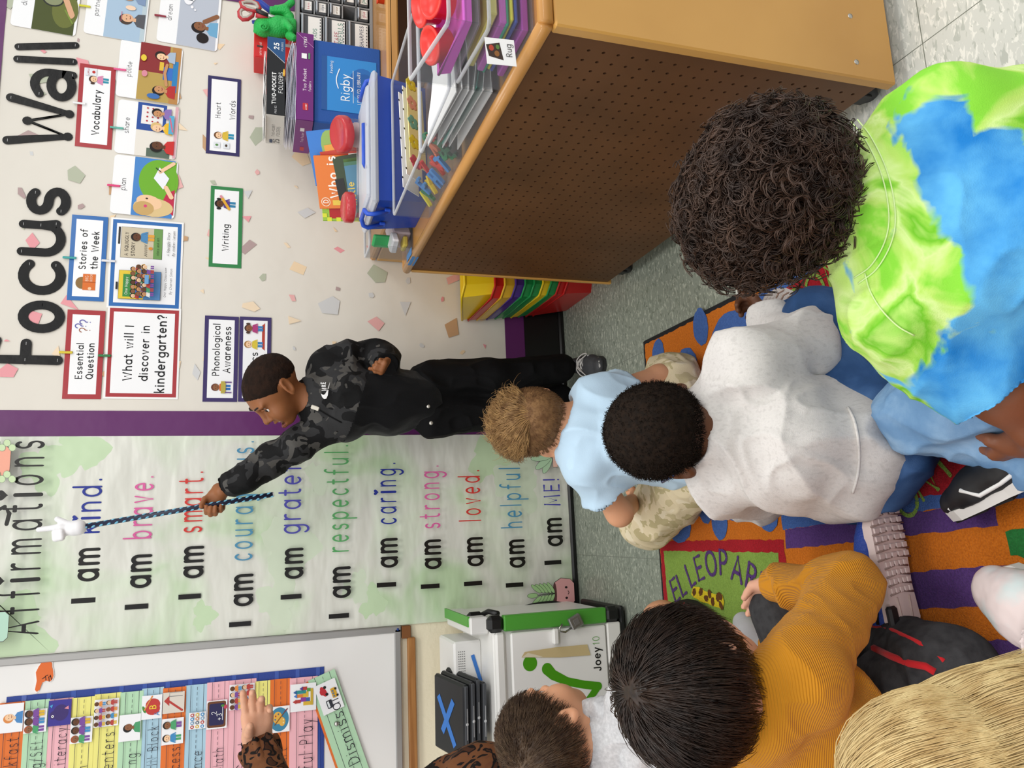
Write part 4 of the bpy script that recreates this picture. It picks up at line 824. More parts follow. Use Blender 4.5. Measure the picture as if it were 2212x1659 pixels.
for k in range(4):
    w_ = TX1-TX0; d_ = .185; h_ = .0185; c = base+axs[2]*(.0195*k+.011)+axs[1]*d_/2+axs[0]*(.006*((k*2) % 3-1))+axs[1]*(.004*(k % 2))
    t = thing('tablet', 'black rugged tablet, '+TL[k], 'tablet', c-axs[2]*h_/2, group='tablets stacked on the cart')
    m = MB(); m.box(c, (w_, d_, h_), DK, axs, .006); part('case', m, t)
    m = MB(); m.box(c-axs[1]*(d_/2+.0005), (w_*.97, .006, h_*.62), DG, axs, .002); m.box(c-axs[1]*(d_/2+.0038), (w_*.4, .001, .0015), 'c5c7c9', axs); m.ell(c-axs[1]*(d_/2+.0036), (.0045,.0012,.0045), 'd5d7d9', axs, 10, 6); part('bumper', m, t, 'grey bumper with a round button')
    if k == 3:
        m = MB()
        for pa, pb in (((947,1502),(983,1613)), ((979,1515),(956,1580))):
            def on(x, y):
                d = ray(x, y); top = c+axs[2]*(h_/2+.0004); return EYE+d*(np.dot(top-EYE, axs[2])/np.dot(d, axs[2]))
            a, b = on(*pa), on(*pb); dd = nrm(b-a); m.box((a+b)/2+axs[2]*.0002*(1+(pa[0] > 960)), (np.linalg.norm(b-a), .021, .0005), mat('blue_tape', '3a78c8', .6), (dd, np.cross(axs[2], dd), axs[2]))
        part('tape_cross', m, t, 'blue painter tape cross')
# ================================================================ pegboard-backed shelf
MAP = mat('maple', 'c58f4c', .38, var=(3.0, 'b27c3b', .3, .75, (1.2, 1.2, 9)), coat=.25); MAPE = mat('maple_end', 'c9984f', .4, var=(2.6, 'b5843f', .3, .75, (1.0, 7, 1.0)), coat=.2)
PEG = mat('pegboard', '623e1e', .45, spec=.4, var=(5, '523315', .35, .7)); PEGD = mat('peg_hole', '4a2c14', .7)
SX, SY0, SY1, SZ0, SZ1 = .742, .985, 2.12, .055, .682; SD = .42
t = thing('book_shelf', 'low maple shelf on casters with brown pegboard back towards the rug', 'shelf', (SX+SD/2, (SY0+SY1)/2, 0))
m = MB(); P_ = .0262; ny, nz = int((SY1-SY0-.03)/P_), int((SZ1-SZ0-.02)/P_); oy = SY0+.015+((SY1-SY0-.03)-ny*P_)/2; oz = SZ0+.01+((SZ1-SZ0-.02)-nz*P_)/2
vs = []; fsA = []; fsB = []; R_ = .0032; X0 = SX+.004
for i in range(ny):
    for j in range(nz):
        cy, cz = oy+P_*(i+.5), oz+P_*(j+.5); b0 = len(vs)
        for k in range(8):
            a = math.radians(22.5+45*k); vs.append((X0, cy+R_*math.cos(a), cz+R_*math.sin(a)))
        for k in range(8):
            a = math.radians(22.5+45*k); vs.append((X0+.004, cy+R_*math.cos(a), cz+R_*math.sin(a)))
        h = P_/2
        for dy, dz in ((h, h), (-h, h), (-h, -h), (h, -h)): vs.append((X0, cy+dy, cz+dz))
        q = [b0+16+k for k in range(4)]
        for k in range(4): fsA.append((q[k], q[(k+1) % 4], b0+(2*k+2) % 8, b0+(2*k+1) % 8)); fsA.append((q[k], b0+(2*k+1) % 8, b0+2*k))
        for k in range(8): fsB.append((b0+k, b0+8+k, b0+8+(k+1) % 8, b0+(k+1) % 8))
        fsB.append(tuple(b0+8+k for k in range(8))[::-1])
fsA = [f[::-1] for f in fsA]
m.add(vs, fsA, PEG); m.add(vs, fsB, PEGD)
ye0, ye1, ze0, ze1 = oy, oy+ny*P_, oz, oz+nz*P_
for a, b, c, d in ((SY0, ye0, SZ0, SZ1), (ye1, SY1, SZ0, SZ1), (ye0, ye1, SZ0, ze0), (ye0, ye1, ze1, SZ1)): m.add([(X0,a,c),(X0,b,c),(X0,b,d),(X0,a,d)], [(0,3,2,1)], PEG)
m.box((X0+.01, (SY0+SY1)/2, (SZ0+SZ1)/2), (.006, SY1-SY0, SZ1-SZ0), PEGD); part('back_panel', m, t, 'brown perforated hardboard panel')
m = MB(); m.box((SX+SD/2, SY0-.011, (SZ0+SZ1)/2-.012), (SD, .022, SZ1-SZ0+.024), MAPE, bev=.003)
for yy, zz in ((.12, .09), (.03, .09)): m.lathe((SX+yy, SY0-.0221, SZ0+.06), (0,-1,0), [(.005,0),(.0045,.0008),(0,.001)], mat('steel', 'b5b2ad', .25, metal=1.0), 10)
part('side_panel', m, t)
m = MB(); m.box((SX+SD/2, SY1+.006, (SZ0+SZ1)/2-.008), (SD, .014, SZ1-SZ0+.016), MAPE, bev=.003); part('side_panel', m, t)
m = MB(); m.box((SX+SD/2, (SY0+SY1)/2, SZ1+.009), (SD, SY1-SY0, .014), MAP)
def rim(a, b): m.tube([a, b], .0125, MAP, 12)
zt = SZ1+.0125
for a, b in (((SX+.006,SY0-.012,zt),(SX+.006,SY1+.006,zt)), ((SX+SD,SY0-.012,zt),(SX+SD,SY1+.006,zt)), ((SX+.006,SY0-.012,zt),(SX+SD,SY0-.012,zt)), ((SX+.006,SY1+.006,zt),(SX+SD,SY1+.006,zt))): rim(V3(*a), V3(*b))
part('top', m, t)
m = MB(); m.box((SX+SD/2, (SY0+SY1)/2, SZ0+.012), (SD-.02, SY1-SY0-.01, .018), MAPE); m.box((SX+SD/2, (SY0+SY1)/2, .37), (SD-.03, SY1-SY0-.01, .018), MAPE); part('inner_shelf', m, t)
for a, b in ((.03, SY0+.06), (.03, SY1-.06), (SD-.04, SY0+.06), (SD-.04, SY1-.06)):
    m = MB(); m.box((SX+a, b, .046), (.03, .034, .014), BLK, bev=.003); m.box((SX+a-.012, b, .036), (.004, .03, .03), BLK); m.box((SX+a+.012, b, .036), (.004, .03, .03), BLK); cst = part('caster', m, t, 'black caster')
    m = MB(); m.lathe((SX+a-.009, b, .0225), (1,0,0), [(0,0),(.019,0),(.0225,.003),(.0225,.015),(.019,.018),(0,.018)], mat('caster_wheel', '2c2c2e', .5), 18); part('wheel', m, cst)
m = MB(); m.box((SX+.012, SY1-.1, zt+.0128), (.02, .07, .0008), mat('blue_tape2', '4a7fb5', .6), None); m.box((SX-.0055, SY1-.1, zt+.002), (.0012, .07, .018), mat('blue_tape2', '4a7fb5', .6)); part('tape_label', m, t, 'blue tape label')
# ---------------------------------------------------------------- wall shelf behind
BZ, BY0 = .73, 2.21; t = thing('wall_shelf', 'light wooden shelf standing against the wall behind the boxes', 'shelf', (1.6, 2.42, 0))
m = MB(); m.box((1.6, 2.42, BZ-.011), (1.3, .42, .022), MAP, bev=.006); m.box((1.6, BY0+.011, BZ-.024), (1.3, .022, .03), MAP, bev=.005); part('top', m, t)
for xx in (.96, 2.24): m = MB(); m.box((xx, 2.42, (BZ-.022)/2), (.022, .41, BZ-.024), MAPE, bev=.003); part('side_panel', m, t)
m = MB(); m.box((1.6, 2.62, .36), (1.26, .01, .68), mat('shelf_back', '5a3a22', .6)); part('back_panel', m, t)
m = MB(); m.box((1.6, 2.42, .36), (1.26, .39, .02), MAPE); m.box((1.6, 2.42, .05), (1.26, .39, .02), MAPE); part('inner_shelf', m, t)
m = MB(); q = aty(826, 9, 2.26); m.lathe((q[0], 2.245, BZ), (0,0,1), [(0,0),(.009,0),(.009,.02),(.011,.02),(.011,.024),(0,.024)], 'e5502c', 14); solo('glue_cap', m, 'small orange-red plastic cap standing on the wall shelf edge', 'cap')
# ================================================================ stack of nested book bins on the floor
BC = dict(r='c01f1c', g='1f8f4a', y='ecca1f', p='4a2c86', o='e0b32c')
def bin_at(c, ang, col, label, h=.125, sy=0.0):
    """tapered open tray with a scooped lip at the front, made of four walls and a floor"""
    ca, sa = math.cos(ang), math.sin(ang); mt = mat('bin_'+col, BC[col], .3, spec=.5)
    def T(x, y, z): y2, z2 = y*ca-z*sa, y*sa+z*ca; return V3(c[0]+x, c[1]+y2, c[2]+z2)
    wb, wt, db, dt = .082, .1, .115, .14; th = .004
    t = thing('book_bin', label, 'bin', c, group='nested book bins'); m = MB()
    def ringp(hw, hd, z, front): return [T(-hw, -hd, z+front), T(-hw*.6, -hd-.012, z+front-.012 if front else z), T(hw*.6, -hd-.012, z+front-.012 if front else z), T(hw, -hd, z+front), T(hw, hd, z), T(-hw, hd, z)]
    R0, R1 = ringp(wb, db, 0, 0), ringp(wt, dt, h, -.012); I1, I0 = ringp(wt-th, dt-th, h, -.012), ringp(wb-th, db-th, th, 0)
    vs = R0+R1+I1+I0; n = 6; fs = [tuple(range(n))[::-1], tuple(range(18, 24))]
    for l in range(3):
        for k in range(n): fs.append((l*n+k, l*n+(k+1) % n, (l+1)*n+(k+1) % n, (l+1)*n+k))
    m.add(vs, fs, mt); part('tray', m, t)
    m = MB(); m.tube(R1, .0042, mt, 6, closed=True); part('rim', m, t)
bx, by = .872, 2.478
seq = [('r', 'red book bin at the bottom of the stack, standing on the floor'), ('r', 'red book bin nested second from the bottom'), ('g', 'green book bin just above the two red ones'), ('y', 'yellow book bin between the green ones'), ('g', 'green book bin right above the lower yellow one'), ('g', 'green book bin directly under the purple one'), ('p', 'purple book bin, the only purple one in the stack'), ('o', 'golden book bin right above the purple one'), ('r', 'red book bin high in the stack under the tilted yellow one')]
zs = [0.0, .026, .054, .08, .108, .136, .166, .2, .23]
zs = [0.0]+[q*1.12 for q in zs[1:]]
for k, (c_, lb) in enumerate(seq): bin_at(V3(bx-.004*k, by-.001*k, zs[k]), -.004*k, c_, lb)
bin_at(V3(bx-.03, by-.03, zs[8]+.06), -.3, 'y', 'bright yellow book bin lying tilted on top of the stack', .13)
# ================================================================ clear acrylic
def clear_mat(name, tint, fac=.16, rough=.06):
    if name in _mats: return _mats[name]
    m = bpy.data.materials.new(name); m.use_nodes = True; nt = m.node_tree; nt.nodes.remove(nt.nodes['Principled BSDF']); N = nt.nodes.new; L = nt.links.new
    t = N('ShaderNodeBsdfTransparent'); t.inputs[0].default_value = (*lin(tint), 1); g = N('ShaderNodeBsdfPrincipled'); g.inputs['Base Color'].default_value = (.85,.86,.88,1) if fac > .25 else (.3,.3,.32,1); g.inputs['Roughness'].default_value = rough
    lw = N('ShaderNodeLayerWeight'); lw.inputs[0].default_value = .3; mr = N('ShaderNodeMapRange'); mr.inputs['To Min'].default_value = fac; mr.inputs['To Max'].default_value = .75 if fac > .25 else .4
    mx = N('ShaderNodeMixShader'); L(lw.outputs['Facing'], mr.inputs['Value']); L(mr.outputs[0], mx.inputs[0]); L(t.outputs[0], mx.inputs[1]); L(g.outputs[0], mx.inputs[2]); L(mx.outputs[0], nt.nodes['Material Output'].inputs[0])
    _mats[name] = m; return m
CL = clear_mat('clear_acrylic', 'f9fafb', .03); CLR = clear_mat('clear_rim', 'e6e8ec', .26, .1); FROST = clear_mat('frosted_lid', 'e8ecf4', .3, .25)
ZT = SZ1+.0165                              # top of the shelf board
def clear_bin(x0, x1, y0, y1, z0, z1, label, zf=None):
    zf = zf or z1; t = thing('clear_bin', label, 'bin', ((x0+x1)/2, (y0+y1)/2, z0), group='clear acrylic bins on the shelf'); th = .003; m = MB()
    m.box(((x0+x1)/2, (y0+y1)/2, z0+th/2), (x1-x0-.004, y1-y0-.004, th), CL)
    def wall(a, b, za, zb_, n):
        a, b = V3(*a), V3(*b); n = V3(*n)*th; q = [V3(a[0],a[1],z0+th+.0005), V3(b[0],b[1],z0+th+.0005), V3(b[0],b[1],zb_), V3(a[0],a[1],za)]
        m.add(q+[p+n for p in q], [(0,1,2,3), (7,6,5,4), (0,4,5,1), (1,5,6,2), (2,6,7,3), (3,7,4,0)], CL)
    wall((x0,y0),(x0,y1),zf,z1,(1,0,0)); wall((x1,y0),(x1,y1),zf,z1,(-1,0,0)); wall((x0+th,y0),(x1-th,y0),zf,zf,(0,1,0)); wall((x0+th,y1),(x1-th,y1),z1,z1,(0,-1,0)); part('tray', m, t)
    m = MB(); r = .012; P = []
    for cx, cy, a in ((x1-r,y1-r,0),(x0+r,y1-r,90),(x0+r,y0+r,180),(x1-r,y0+r,270)):
        for k in range(4): q = math.radians(a+30*k); P.append(V3(cx+r*math.cos(q), cy+r*math.sin(q), z1 if cy > (y0+y1)/2 else zf))
    m.tube(P, .0034, CLR, 8, closed=True); part('rim', m, t); return t
def sheet_of(name, pts, m_, label, cat, group=None, th=.0012):
    """a loose sheet: quad grid bent through given rows of points"""
    m = MB(); n = len(pts); k = len(pts[0]); vs = [p for r in pts for p in r]; fs = []
    for i in range(n-1):
        for j in range(k-1): fs.append((i*k+j, i*k+j+1, (i+1)*k+j+1, (i+1)*k+j))
    nz = nrm(np.cross(np.array(pts[0][1])-pts[0][0], np.array(pts[1][0])-pts[0][0]))*th; o = len(vs)
    vs = vs+[np.array(p)+nz for p in vs]; fs = [f[::-1] for f in fs]+[tuple(o+q for q in f) for f in fs]
    b = [i for i in range(k)]+[r*k+k-1 for r in range(1, n)]+[(n-1)*k+j for j in range(k-2, -1, -1)]+[r*k for r in range(n-2, 0, -1)]
    for i in range(len(b)): a, c = b[i], b[(i+1) % len(b)]; fs.append((a, c, o+c, o+a))
    m.add(vs, fs, m_); return solo(name, m, label, cat, group=group)
PW = mat('white_paper', 'efeeec', .6); random.seed(3)
# nearest bin (two nested, purple trays and red tubs)
clear_bin(.752, 1.1, 1.005, 1.17, ZT, ZT+.085, 'lower clear bin of the nested pair nearest the shelf corner', ZT+.075)
t_up = clear_bin(.748, 1.104, 1.0, 1.175, ZT+.09, ZT+.165, 'upper clear bin with the red tubs, stacked nearest the shelf corner', ZT+.14)
PT = mat('tray_purple', 'b34fb0', .3); PK = mat('tray_pink', 'e05ad0', .3)
for k, (c_, z_, lb) in enumerate((('b34fb0', .006, 'purple plastic tray at the bottom of the nearest clear bin'), ('3f4fa5', .022, 'blue folder edge inside the nearest clear bin'), ('d9d43c', .029, 'yellow folder edge inside the nearest clear bin'), ('2f9a7a', .036, 'green folder edge inside the nearest clear bin'), ('c065bd', .043, 'mauve tray above the coloured folders in the nearest bin'), ('d9cf7a', .06, 'pale yellow folder on top in the nearest lower bin'))):
    m = MB(); m.box((.925+.004*(k % 3), 1.088, ZT+z_+.0035), (.31-.006*(k % 2), .135+.004*(k % 2), .0055 if k not in (0, 4, 5) else .012), mat('tray_'+c_, c_, .35), (nrm(V3(1,.02*(k % 3-1),0)), nrm(V3(-.02*(k % 3-1),1,0)), V3(0,0,1)), .002); solo('folder' if k in (1,2,3,5) else 'tray', m, lb, 'folder' if k in (1,2,3,5) else 'tray', group='trays and folders in the nearest bin')
m = MB(); zz = ZT+.098; m.add([(.765,1.02,zz),(1.09,1.02,zz),(1.09,1.16,zz),(.765,1.16,zz),(.762,1.016,zz+.014),(1.093,1.016,zz+.014),(1.093,1.164,zz+.02),(.762,1.164,zz+.02)], [(0,1,2,3),(0,4,5,1),(1,5,6,2),(2,6,7,3),(3,7,4,0)], PK)
m.tube([V3(.762,1.016,zz+.014),V3(1.093,1.016,zz+.014),V3(1.093,1.164,zz+.02),V3(.762,1.164,zz+.02)], .003, PK, 6, closed=True); solo('tray', m, 'bright pink tray under the red tubs in the upper clear bin', 'tray')
RT = mat('red_tub', 'e0342c', .35, sss=.05); RTi = mat('red_tub_inside', 'e64a40', .4)
for k, ((x, y, z), tl, lb) in enumerate((((.80,1.135,zz+.012), (-.35,-.2,1), 'red tub lid nearest the rug side of the upper bin'), ((.845,1.09,zz+.02), (-.2,-.35,1), 'red tub in front, the largest looking one in the upper bin'), ((.875,1.145,zz+.025), (-.3,-.1,1), 'red tub farthest back, partly cut off above the others'), ((.905,1.085,zz+.05), (-.25,-.35,1), 'red tub on top of the others, showing its glossy floor'))):
    m = MB(); a = nrm(V3(*tl)); m.lathe((x,y,z), a, [(0,0),(.026,0),(.028,.03),(.031,.03),(.031,.034),(.026,.034),(.0245,.026),(0,.026)], RT, 28); solo('red_tub', m, lb, 'tub', group='red tubs in the upper clear bin')
cq = aty(1079, 114, 1.0025); o = cq+V3(-.02,-.001,-.026); s = Sheet(o+V3(0,-.0005,0), (1,0,.06), (-.06,0,1), .044, .047, .0006, 'f1f0f0', .35); s.poly([(.008,.02),(.013,.043),(.032,.046),(.037,.024)], '3a2a24'); s.ell(.027, .038, .005, .004, 'b5402f'); s.ell(.018, .03, .005, .004, '8a5a2c'); s.ell(.029, .028, .004, .003, '5a7a3a'); s.text('Rug', .014, .006, .006, '2a2a2a', .16)
solo('bin_label', s.mb, 'small white label reading Rug on the nearest clear bin', 'label')
# middle bin: worksheets
clear_bin(.757, 1.12, 1.19, 1.44, ZT, ZT+.093, 'clear bin full of curling white worksheets, middle of the three')
for k in range(7):
    x0, x1, y0, y1 = .768+.004*(k % 3), 1.09, 1.2+.003*k, 1.425; z = ZT+.006+.0105*k; bow = .012+.004*(k % 3)
    rows = [[(x0+(x1-x0)*i/6, y0+(y1-y0)*j/4, z+bow*((i-3)/3)**2*(.35+.65*j/4)+.004*math.sin(i*1.7+k)) for i in range(7)] for j in range(5)]
    sheet_of('worksheet', rows, PW if k != 2 else mat('teal_card', '5fae9c', .5), ('white worksheet number %s in the pile' % k) if 0 else ['white worksheet lowest in the middle bin','white worksheet second from the bottom in the middle bin','teal card between the worksheets in the middle bin','white worksheet right above the teal card in the middle bin','white worksheet third from the top in the middle bin','white worksheet second from the top in the middle bin','white worksheet on top of the pile in the middle bin'][k], 'paper', 'papers in the middle bin', .002)
# far bin: magnetic letters, flower strips
clear_bin(.765, 1.125, 1.46, 1.785, ZT, ZT+.09, 'clear bin with magnetic letters and paper strips, farthest of the three')
for k, (xx, c_, lb) in enumerate(((.885,'efeeec','white punched strip leaning in the far bin, nearest the blue box'), (.912,'efeeec','second white punched strip in the far bin'), (.945,'ece3a0','yellow strip of paper flowers in the far bin'))):
    m = MB(); L0 = .27-.02*k; l_ = nrm(V3(1,.14,0)); u_ = nrm(V3(.1,-.62,.78)); u_ = nrm(u_-l_*np.dot(u_, l_)); ax = (u_, l_, np.cross(u_, l_)); c = V3(.93+.01*k, 1.725-.028*k, ZT+.062-.004*k)
    m.box(c, (.058, L0, .0015), mat('strip_'+c_, c_, .5), ax)
    for j in range(5):
        q = c+ax[1]*(-.11+.055*j)-ax[2]*.0011*(1 if ax[2][1] > 0 else -1)
        if k < 2: m.ell(q+ax[0]*.03, (.003,.003,.0004), '2a2a2a', ax, 8, 4)
        else:
            cc = ['c85a6a','e3d23c','6fae9c','e3a08a','e3d23c'][j]
            for e in range(5): m.ell(q+(ax[0]*math.cos(e*1.257)+ax[1]*math.sin(e*1.257))*.011+ax[0]*.012, (.009,.009,.0004), cc, ax, 8, 4)
    solo('paper_strip', m, lb, 'paper strip', group='paper strips in the far bin')
ML = [('T','3f86c8',.795,1.535,0), ('H','3f86c8',.79,1.6,0), ('Y','e3c51f',.79,1.645,.3), ('E','1f7a4a',.80,1.475,0), ('B','1f7a4a',.803,1.492,1), ('X','d0402c',.81,1.575,0), ('V','1f7a4a',.79,1.685,0), ('I','e8dc2c',.795,1.72,0), ('S','d0402c',.82,1.48,1), ('F','3f86c8',.8,1.66,1), ('K','e0662c',.815,1.5,2), ('Z','c8302c',.82,1.62,1), ('L','3f86c8',.83,1.545,1), ('C','1f7a4a',.83,1.51,2)]
cname = {'3f86c8':'blue','e3c51f':'yellow','1f7a4a':'green','d0402c':'red','e8dc2c':'lemon yellow','e0662c':'orange','c8302c':'dark red'}
for k, (ch, col, x, y, lv) in enumerate(ML):
    m = MB(); a = random.uniform(-.5,.5); tilt = random.uniform(.5,1.0); ex = V3(.15*math.sin(a), -math.cos(a), .25*math.sin(a*2)); ey = nrm(np.cross(nrm(V3(-math.sin(tilt), .1, math.cos(tilt))), nrm(ex))); ex = nrm(ex-ey*np.dot(ex, ey))
    sz = .024; o = V3(x-.012, y+.018, ZT+.006+.016*lv)
    gw, sts = GL[ch]
    i = 0
    for st in sts:
        for pl in ribbon([(p[0]*sz, p[1]*sz) for p in flat_stroke(st)], .0095, False, 5): m.prism(pl, o, ex, ey, .008+1e-5*(i % 7), mat('magnet_'+col, col, .35)); i += 1
    zm = min(v[2] for v in m.v)
    if zm < ZT+.0042: m.v = [(v[0], v[1], v[2]+ZT+.0042-zm) for v in m.v]
    solo('magnetic_letter', m, f'{cname[col]} magnetic letter {ch} in the far clear bin', 'letter', group='magnetic letters in the far bin')
# ---------------------------------------------------------------- blue storage box with frosted lid
bx0, bx1, by0, by1 = .805, 1.145, 1.79, 1.985; BLU = mat('box_blue', '1a3f9e', .35, spec=.5)
t = thing('storage_box', 'deep blue plastic storage box with a frosted clip-on lid', 'storage box', ((bx0+bx1)/2, (by0+by1)/2, ZT))
m = MB(); zb0, zb1 = ZT, .825; b_ = .012
vs = [(bx0+b_,by0+b_,zb0),(bx1-b_,by0+b_,zb0),(bx1-b_,by1-b_,zb0),(bx0+b_,by1-b_,zb0),(bx0,by0,zb1),(bx1,by0,zb1),(bx1,by1,zb1),(bx0,by1,zb1),(bx0+.006,by0+.006,zb1),(bx1-.006,by0+.006,zb1),(bx1-.006,by1-.006,zb1),(bx0+.006,by1-.006,zb1)]
m.add(vs, [(3,2,1,0),(0,1,5,4),(1,2,6,5),(2,3,7,6),(3,0,4,7),(4,5,9,8),(5,6,10,9),(6,7,11,10),(7,4,8,11)], BLU); m.box(((bx0+bx1)/2,(by0+by1)/2,zb0+.06), (bx1-bx0-.05,by1-by0-.05,.004), mat('paper_inside','dcdfe6',.6)); part('box', m, t)
m = MB(); m.box(((bx0+bx1)/2,(by0+by1)/2,zb1+.008), (bx1-bx0+.02,by1-by0+.02,.016), FROST, bev=.007); m.box(((bx0+bx1)/2,(by0+by1)/2,zb1+.02), (bx1-bx0-.035,by1-by0-.035,.014), FROST, bev=.006); lid = part('lid', m, t, 'frosted lid')
m = MB(); hx = (bx0+bx1)/2; m.tube([V3(hx-.06,by0+.055,zb1+.024), V3(hx-.055,by0+.045,zb1+.03), V3(hx+.055,by0+.045,zb1+.03), V3(hx+.06,by0+.055,zb1+.024)], .005, mat('clip_blue','2450c0',.35), 8); part('handle', m, lid, 'blue handle')
for xx, sg in ((bx0-.004, -1), (bx1+.004, 1)):
    m = MB(); cyc = (by0+by1)/2; CB_ = mat('clip_blue','2450c0',.35)
    m.tube([V3(xx,cyc-.045,zb1-.03), V3(xx+sg*.012,cyc-.045,zb1+.008), V3(xx+sg*.01,cyc-.04,zb1+.02), V3(xx-sg*.004,cyc-.03,zb1+.026), V3(xx-sg*.004,cyc+.03,zb1+.026), V3(xx+sg*.01,cyc+.04,zb1+.02), V3(xx+sg*.012,cyc+.045,zb1+.008), V3(xx,cyc+.045,zb1-.03)], .006, CB_, 8)
    for e in (-.045, .045): m.box((xx, cyc+e, zb1-.03), (.008,.02,.016), CB_, bev=.002)
    part('clip', m, t)
# ---------------------------------------------------------------- clear bin at the shelf's far end
clear_bin(.765, .9, 2.0, 2.1, ZT, ZT+.12, 'small tall clear bin at the far end of the shelf, beside the blue box')
for k, (c_, x, y, z, sx_, sy_, sz_, lb) in enumerate((('2fae5a',.80,2.05,.075,.012,.05,.06,'green card strip poking up in the far small bin'), ('d9c6cc',.83,2.05,.03,.06,.07,.05,'pale pink bundle in the far small bin'), ('e9e6e6',.79,2.03,.05,.03,.06,.02,'crumpled white paper in the far small bin'), ('e3c84a',.79,2.03,.02,.03,.05,.014,'yellow tape roll low in the far small bin'), ('9a6a94',.85,2.06,.02,.05,.06,.03,'mauve block low in the far small bin'))):
    m = MB(); m.box((x,y,ZT+z), (sx_,sy_,sz_), mat('bit_'+c_, c_, .5), (nrm(V3(1,.3,.2)), nrm(V3(-.3,1,0)), V3(0,0,1)) if k != 3 else None, .004); zm = min(v[2] for v in m.v)-ZT-.0036
    m.v = [(a, b, c-min(zm, 0)) for a, b, c in m.v]; solo('craft_scrap', m, lb, 'craft supply', group='craft supplies in the small bin')
# ---------------------------------------------------------------- books in a clear tub, jars with red lids
t = clear_bin(.88, 1.13, 2.005, 2.115, ZT, ZT+.15, 'clear tub holding the picture books behind the blue box')
def book(c, w_, h_, th, nrm_, upv, col, label, deco=None, spine='e8e2d6'):
    n = nrm(V3(*nrm_)); u = nrm(V3(*upv)-n*np.dot(V3(*upv), n)); r = np.cross(u, n); m = MB(); c = V3(*c); t = thing('picture_book', label, 'book', c-u*h_/2, group='picture books in the tub')
    m.box(c, (w_-.004, h_-.004, th*.7), 'ece6da', (r, u, n)); part('pages', m, t)
    m = MB(); cm = mat('cover_'+col, col, .35); m.box(c-n*th*.43, (w_, h_, th*.14), cm, (r, u, n)); m.box(c-r*(w_/2-.001), (.002, h_, th), cm, (r, u, n)); o = c+n*(th*.36); s = Sheet(o-r*w_/2-u*h_/2, r, u, w_, h_, th*.14, cm, .35)
    if deco: deco(s)
    k = len(m.v); mi = [m.mi(q) for q in s.mb.mats]; m.v += s.mb.v; m.f += [tuple(k+q for q in f) for f in s.mb.f]; m.m += [mi[q] for q in s.mb.m]; m.sm += s.mb.sm; part('cover', m, t)
def d_cham(s): s.ell(.08, .115, .07, .035, '8fae5a', .3); s.ell(.06, .1, .04, .03, 'd9c23c', .2); s.ell(.075, .118, .012, .012, 'e3c82c'); s.ell(.075, .118, .005, .005, '151515'); s.text('Animals', .03, .05, .014, 'f0f0f0', .2); s.ell(.13, .02, .011, .011, '2a5ab0'); s.text('B', .125, .013, .01, 'f0f0f0', .2)
def d_who(s): s.ell(.02, .17, .013, .013, 'f0e0c8'); s.ell(.02, .17, .011, .011, 'd9702c'); s.text('D', .0155, .163, .009, 'f5efe4', .25); s.rect(.01, .07, .025, .15, 'e3c04a'); s.text('Who is', .03, .13, .016, 'f5efe4', .28)
def d_green(s): s.rect(.02, .01, .13, .14, '4a6a2c'); s.ell(.07, .08, .04, .05, '7aa03c'); s.poly([(.05,.03),(.1,.05),(.08,.1)], '8fc04a'); s.rect(.02, .15, .08, .175, '202020')
def d_croc(s): s.rect(.01, .05, .13, .17, '4a7a94'); s.ell(.08, .1, .035, .02, '8a7a6a', .5); s.text('Little', .02, .15, .012, 'e3c04a', .2); s.rect(.005, .005, .135, .03, '5f8a3a')
def d_we(s): s.rect(.0, .03, .12, .06, '2f7fb8'); s.text('we', .03, .036, .016, 'f0f0f0', .24); s.rect(.0, .065, .12, .075, 'c0302c'); s.text('now', .03, .09, .016, 'f0f0f0', .24)
def d_chk(s):
    s.rect(.008, .008, .132, .15, 'b52428')
    for i in range(12):
        for j in range(13):
            if (i+j) % 2 and (i in (0,11) or j in (0,12)): s.rect(.14*i/12, .17*j/13, .14*(i+1)/12, .17*(j+1)/13, 'd9dc3c')
fx = (-.35, -.9, .25)
zc = ZT+.15
for c_, w_, h_, th, n_, u_, col, lb, dc in (((1.055,2.065,zc+.03),.15,.19,.01,(-.5,-.82,.25),(-.2,.1,1),'2d74c4','blue animal book with a chameleon, tallest in the tub',d_cham), ((.985,2.085,zc+.012),.15,.19,.008,(-.62,-.75,.25),(-.1,.15,1),'e0772c','orange book with a letter D in a ring',d_who), ((.955,2.122,zc+.005),.14,.17,.006,(-.6,-.75,.2),(0,.2,1),'9ac23c','book with a green and yellow checked edge behind the orange one',d_chk), ((.985,2.05,zc-.03),.14,.17,.008,(-.5,-.8,.35),(-.2,.2,1),'2e3f24','dark green leafy book leaning in the tub',d_green), ((.955,2.02,zc-.055),.14,.17,.007,(-.4,-.85,.4),(-.1,.3,1),'3f6f54','book with a blue-grey animal picture, nearest in the tub',d_croc), ((1.06,2.025,zc-.05),.12,.15,.008,(-.2,-.9,.35),(0,.3,1),'e8e4dc','white book with the word we upside down',d_we), ((1.01,2.075,zc-.004),.14,.18,.006,(-.55,-.78,.3),(-.2,.2,1),'c8402c','red-edged book between the orange and the dark green ones',None), ((1.025,2.062,zc-.014),.14,.18,.006,(-.55,-.78,.3),(-.2,.2,1),'e39a3c','amber book behind the dark green one',None)):
    book(c_, w_, h_, th, n_, u_, col, lb, dc)
JR = mat('jar_red', 'b52a30', .3, coat=.3)
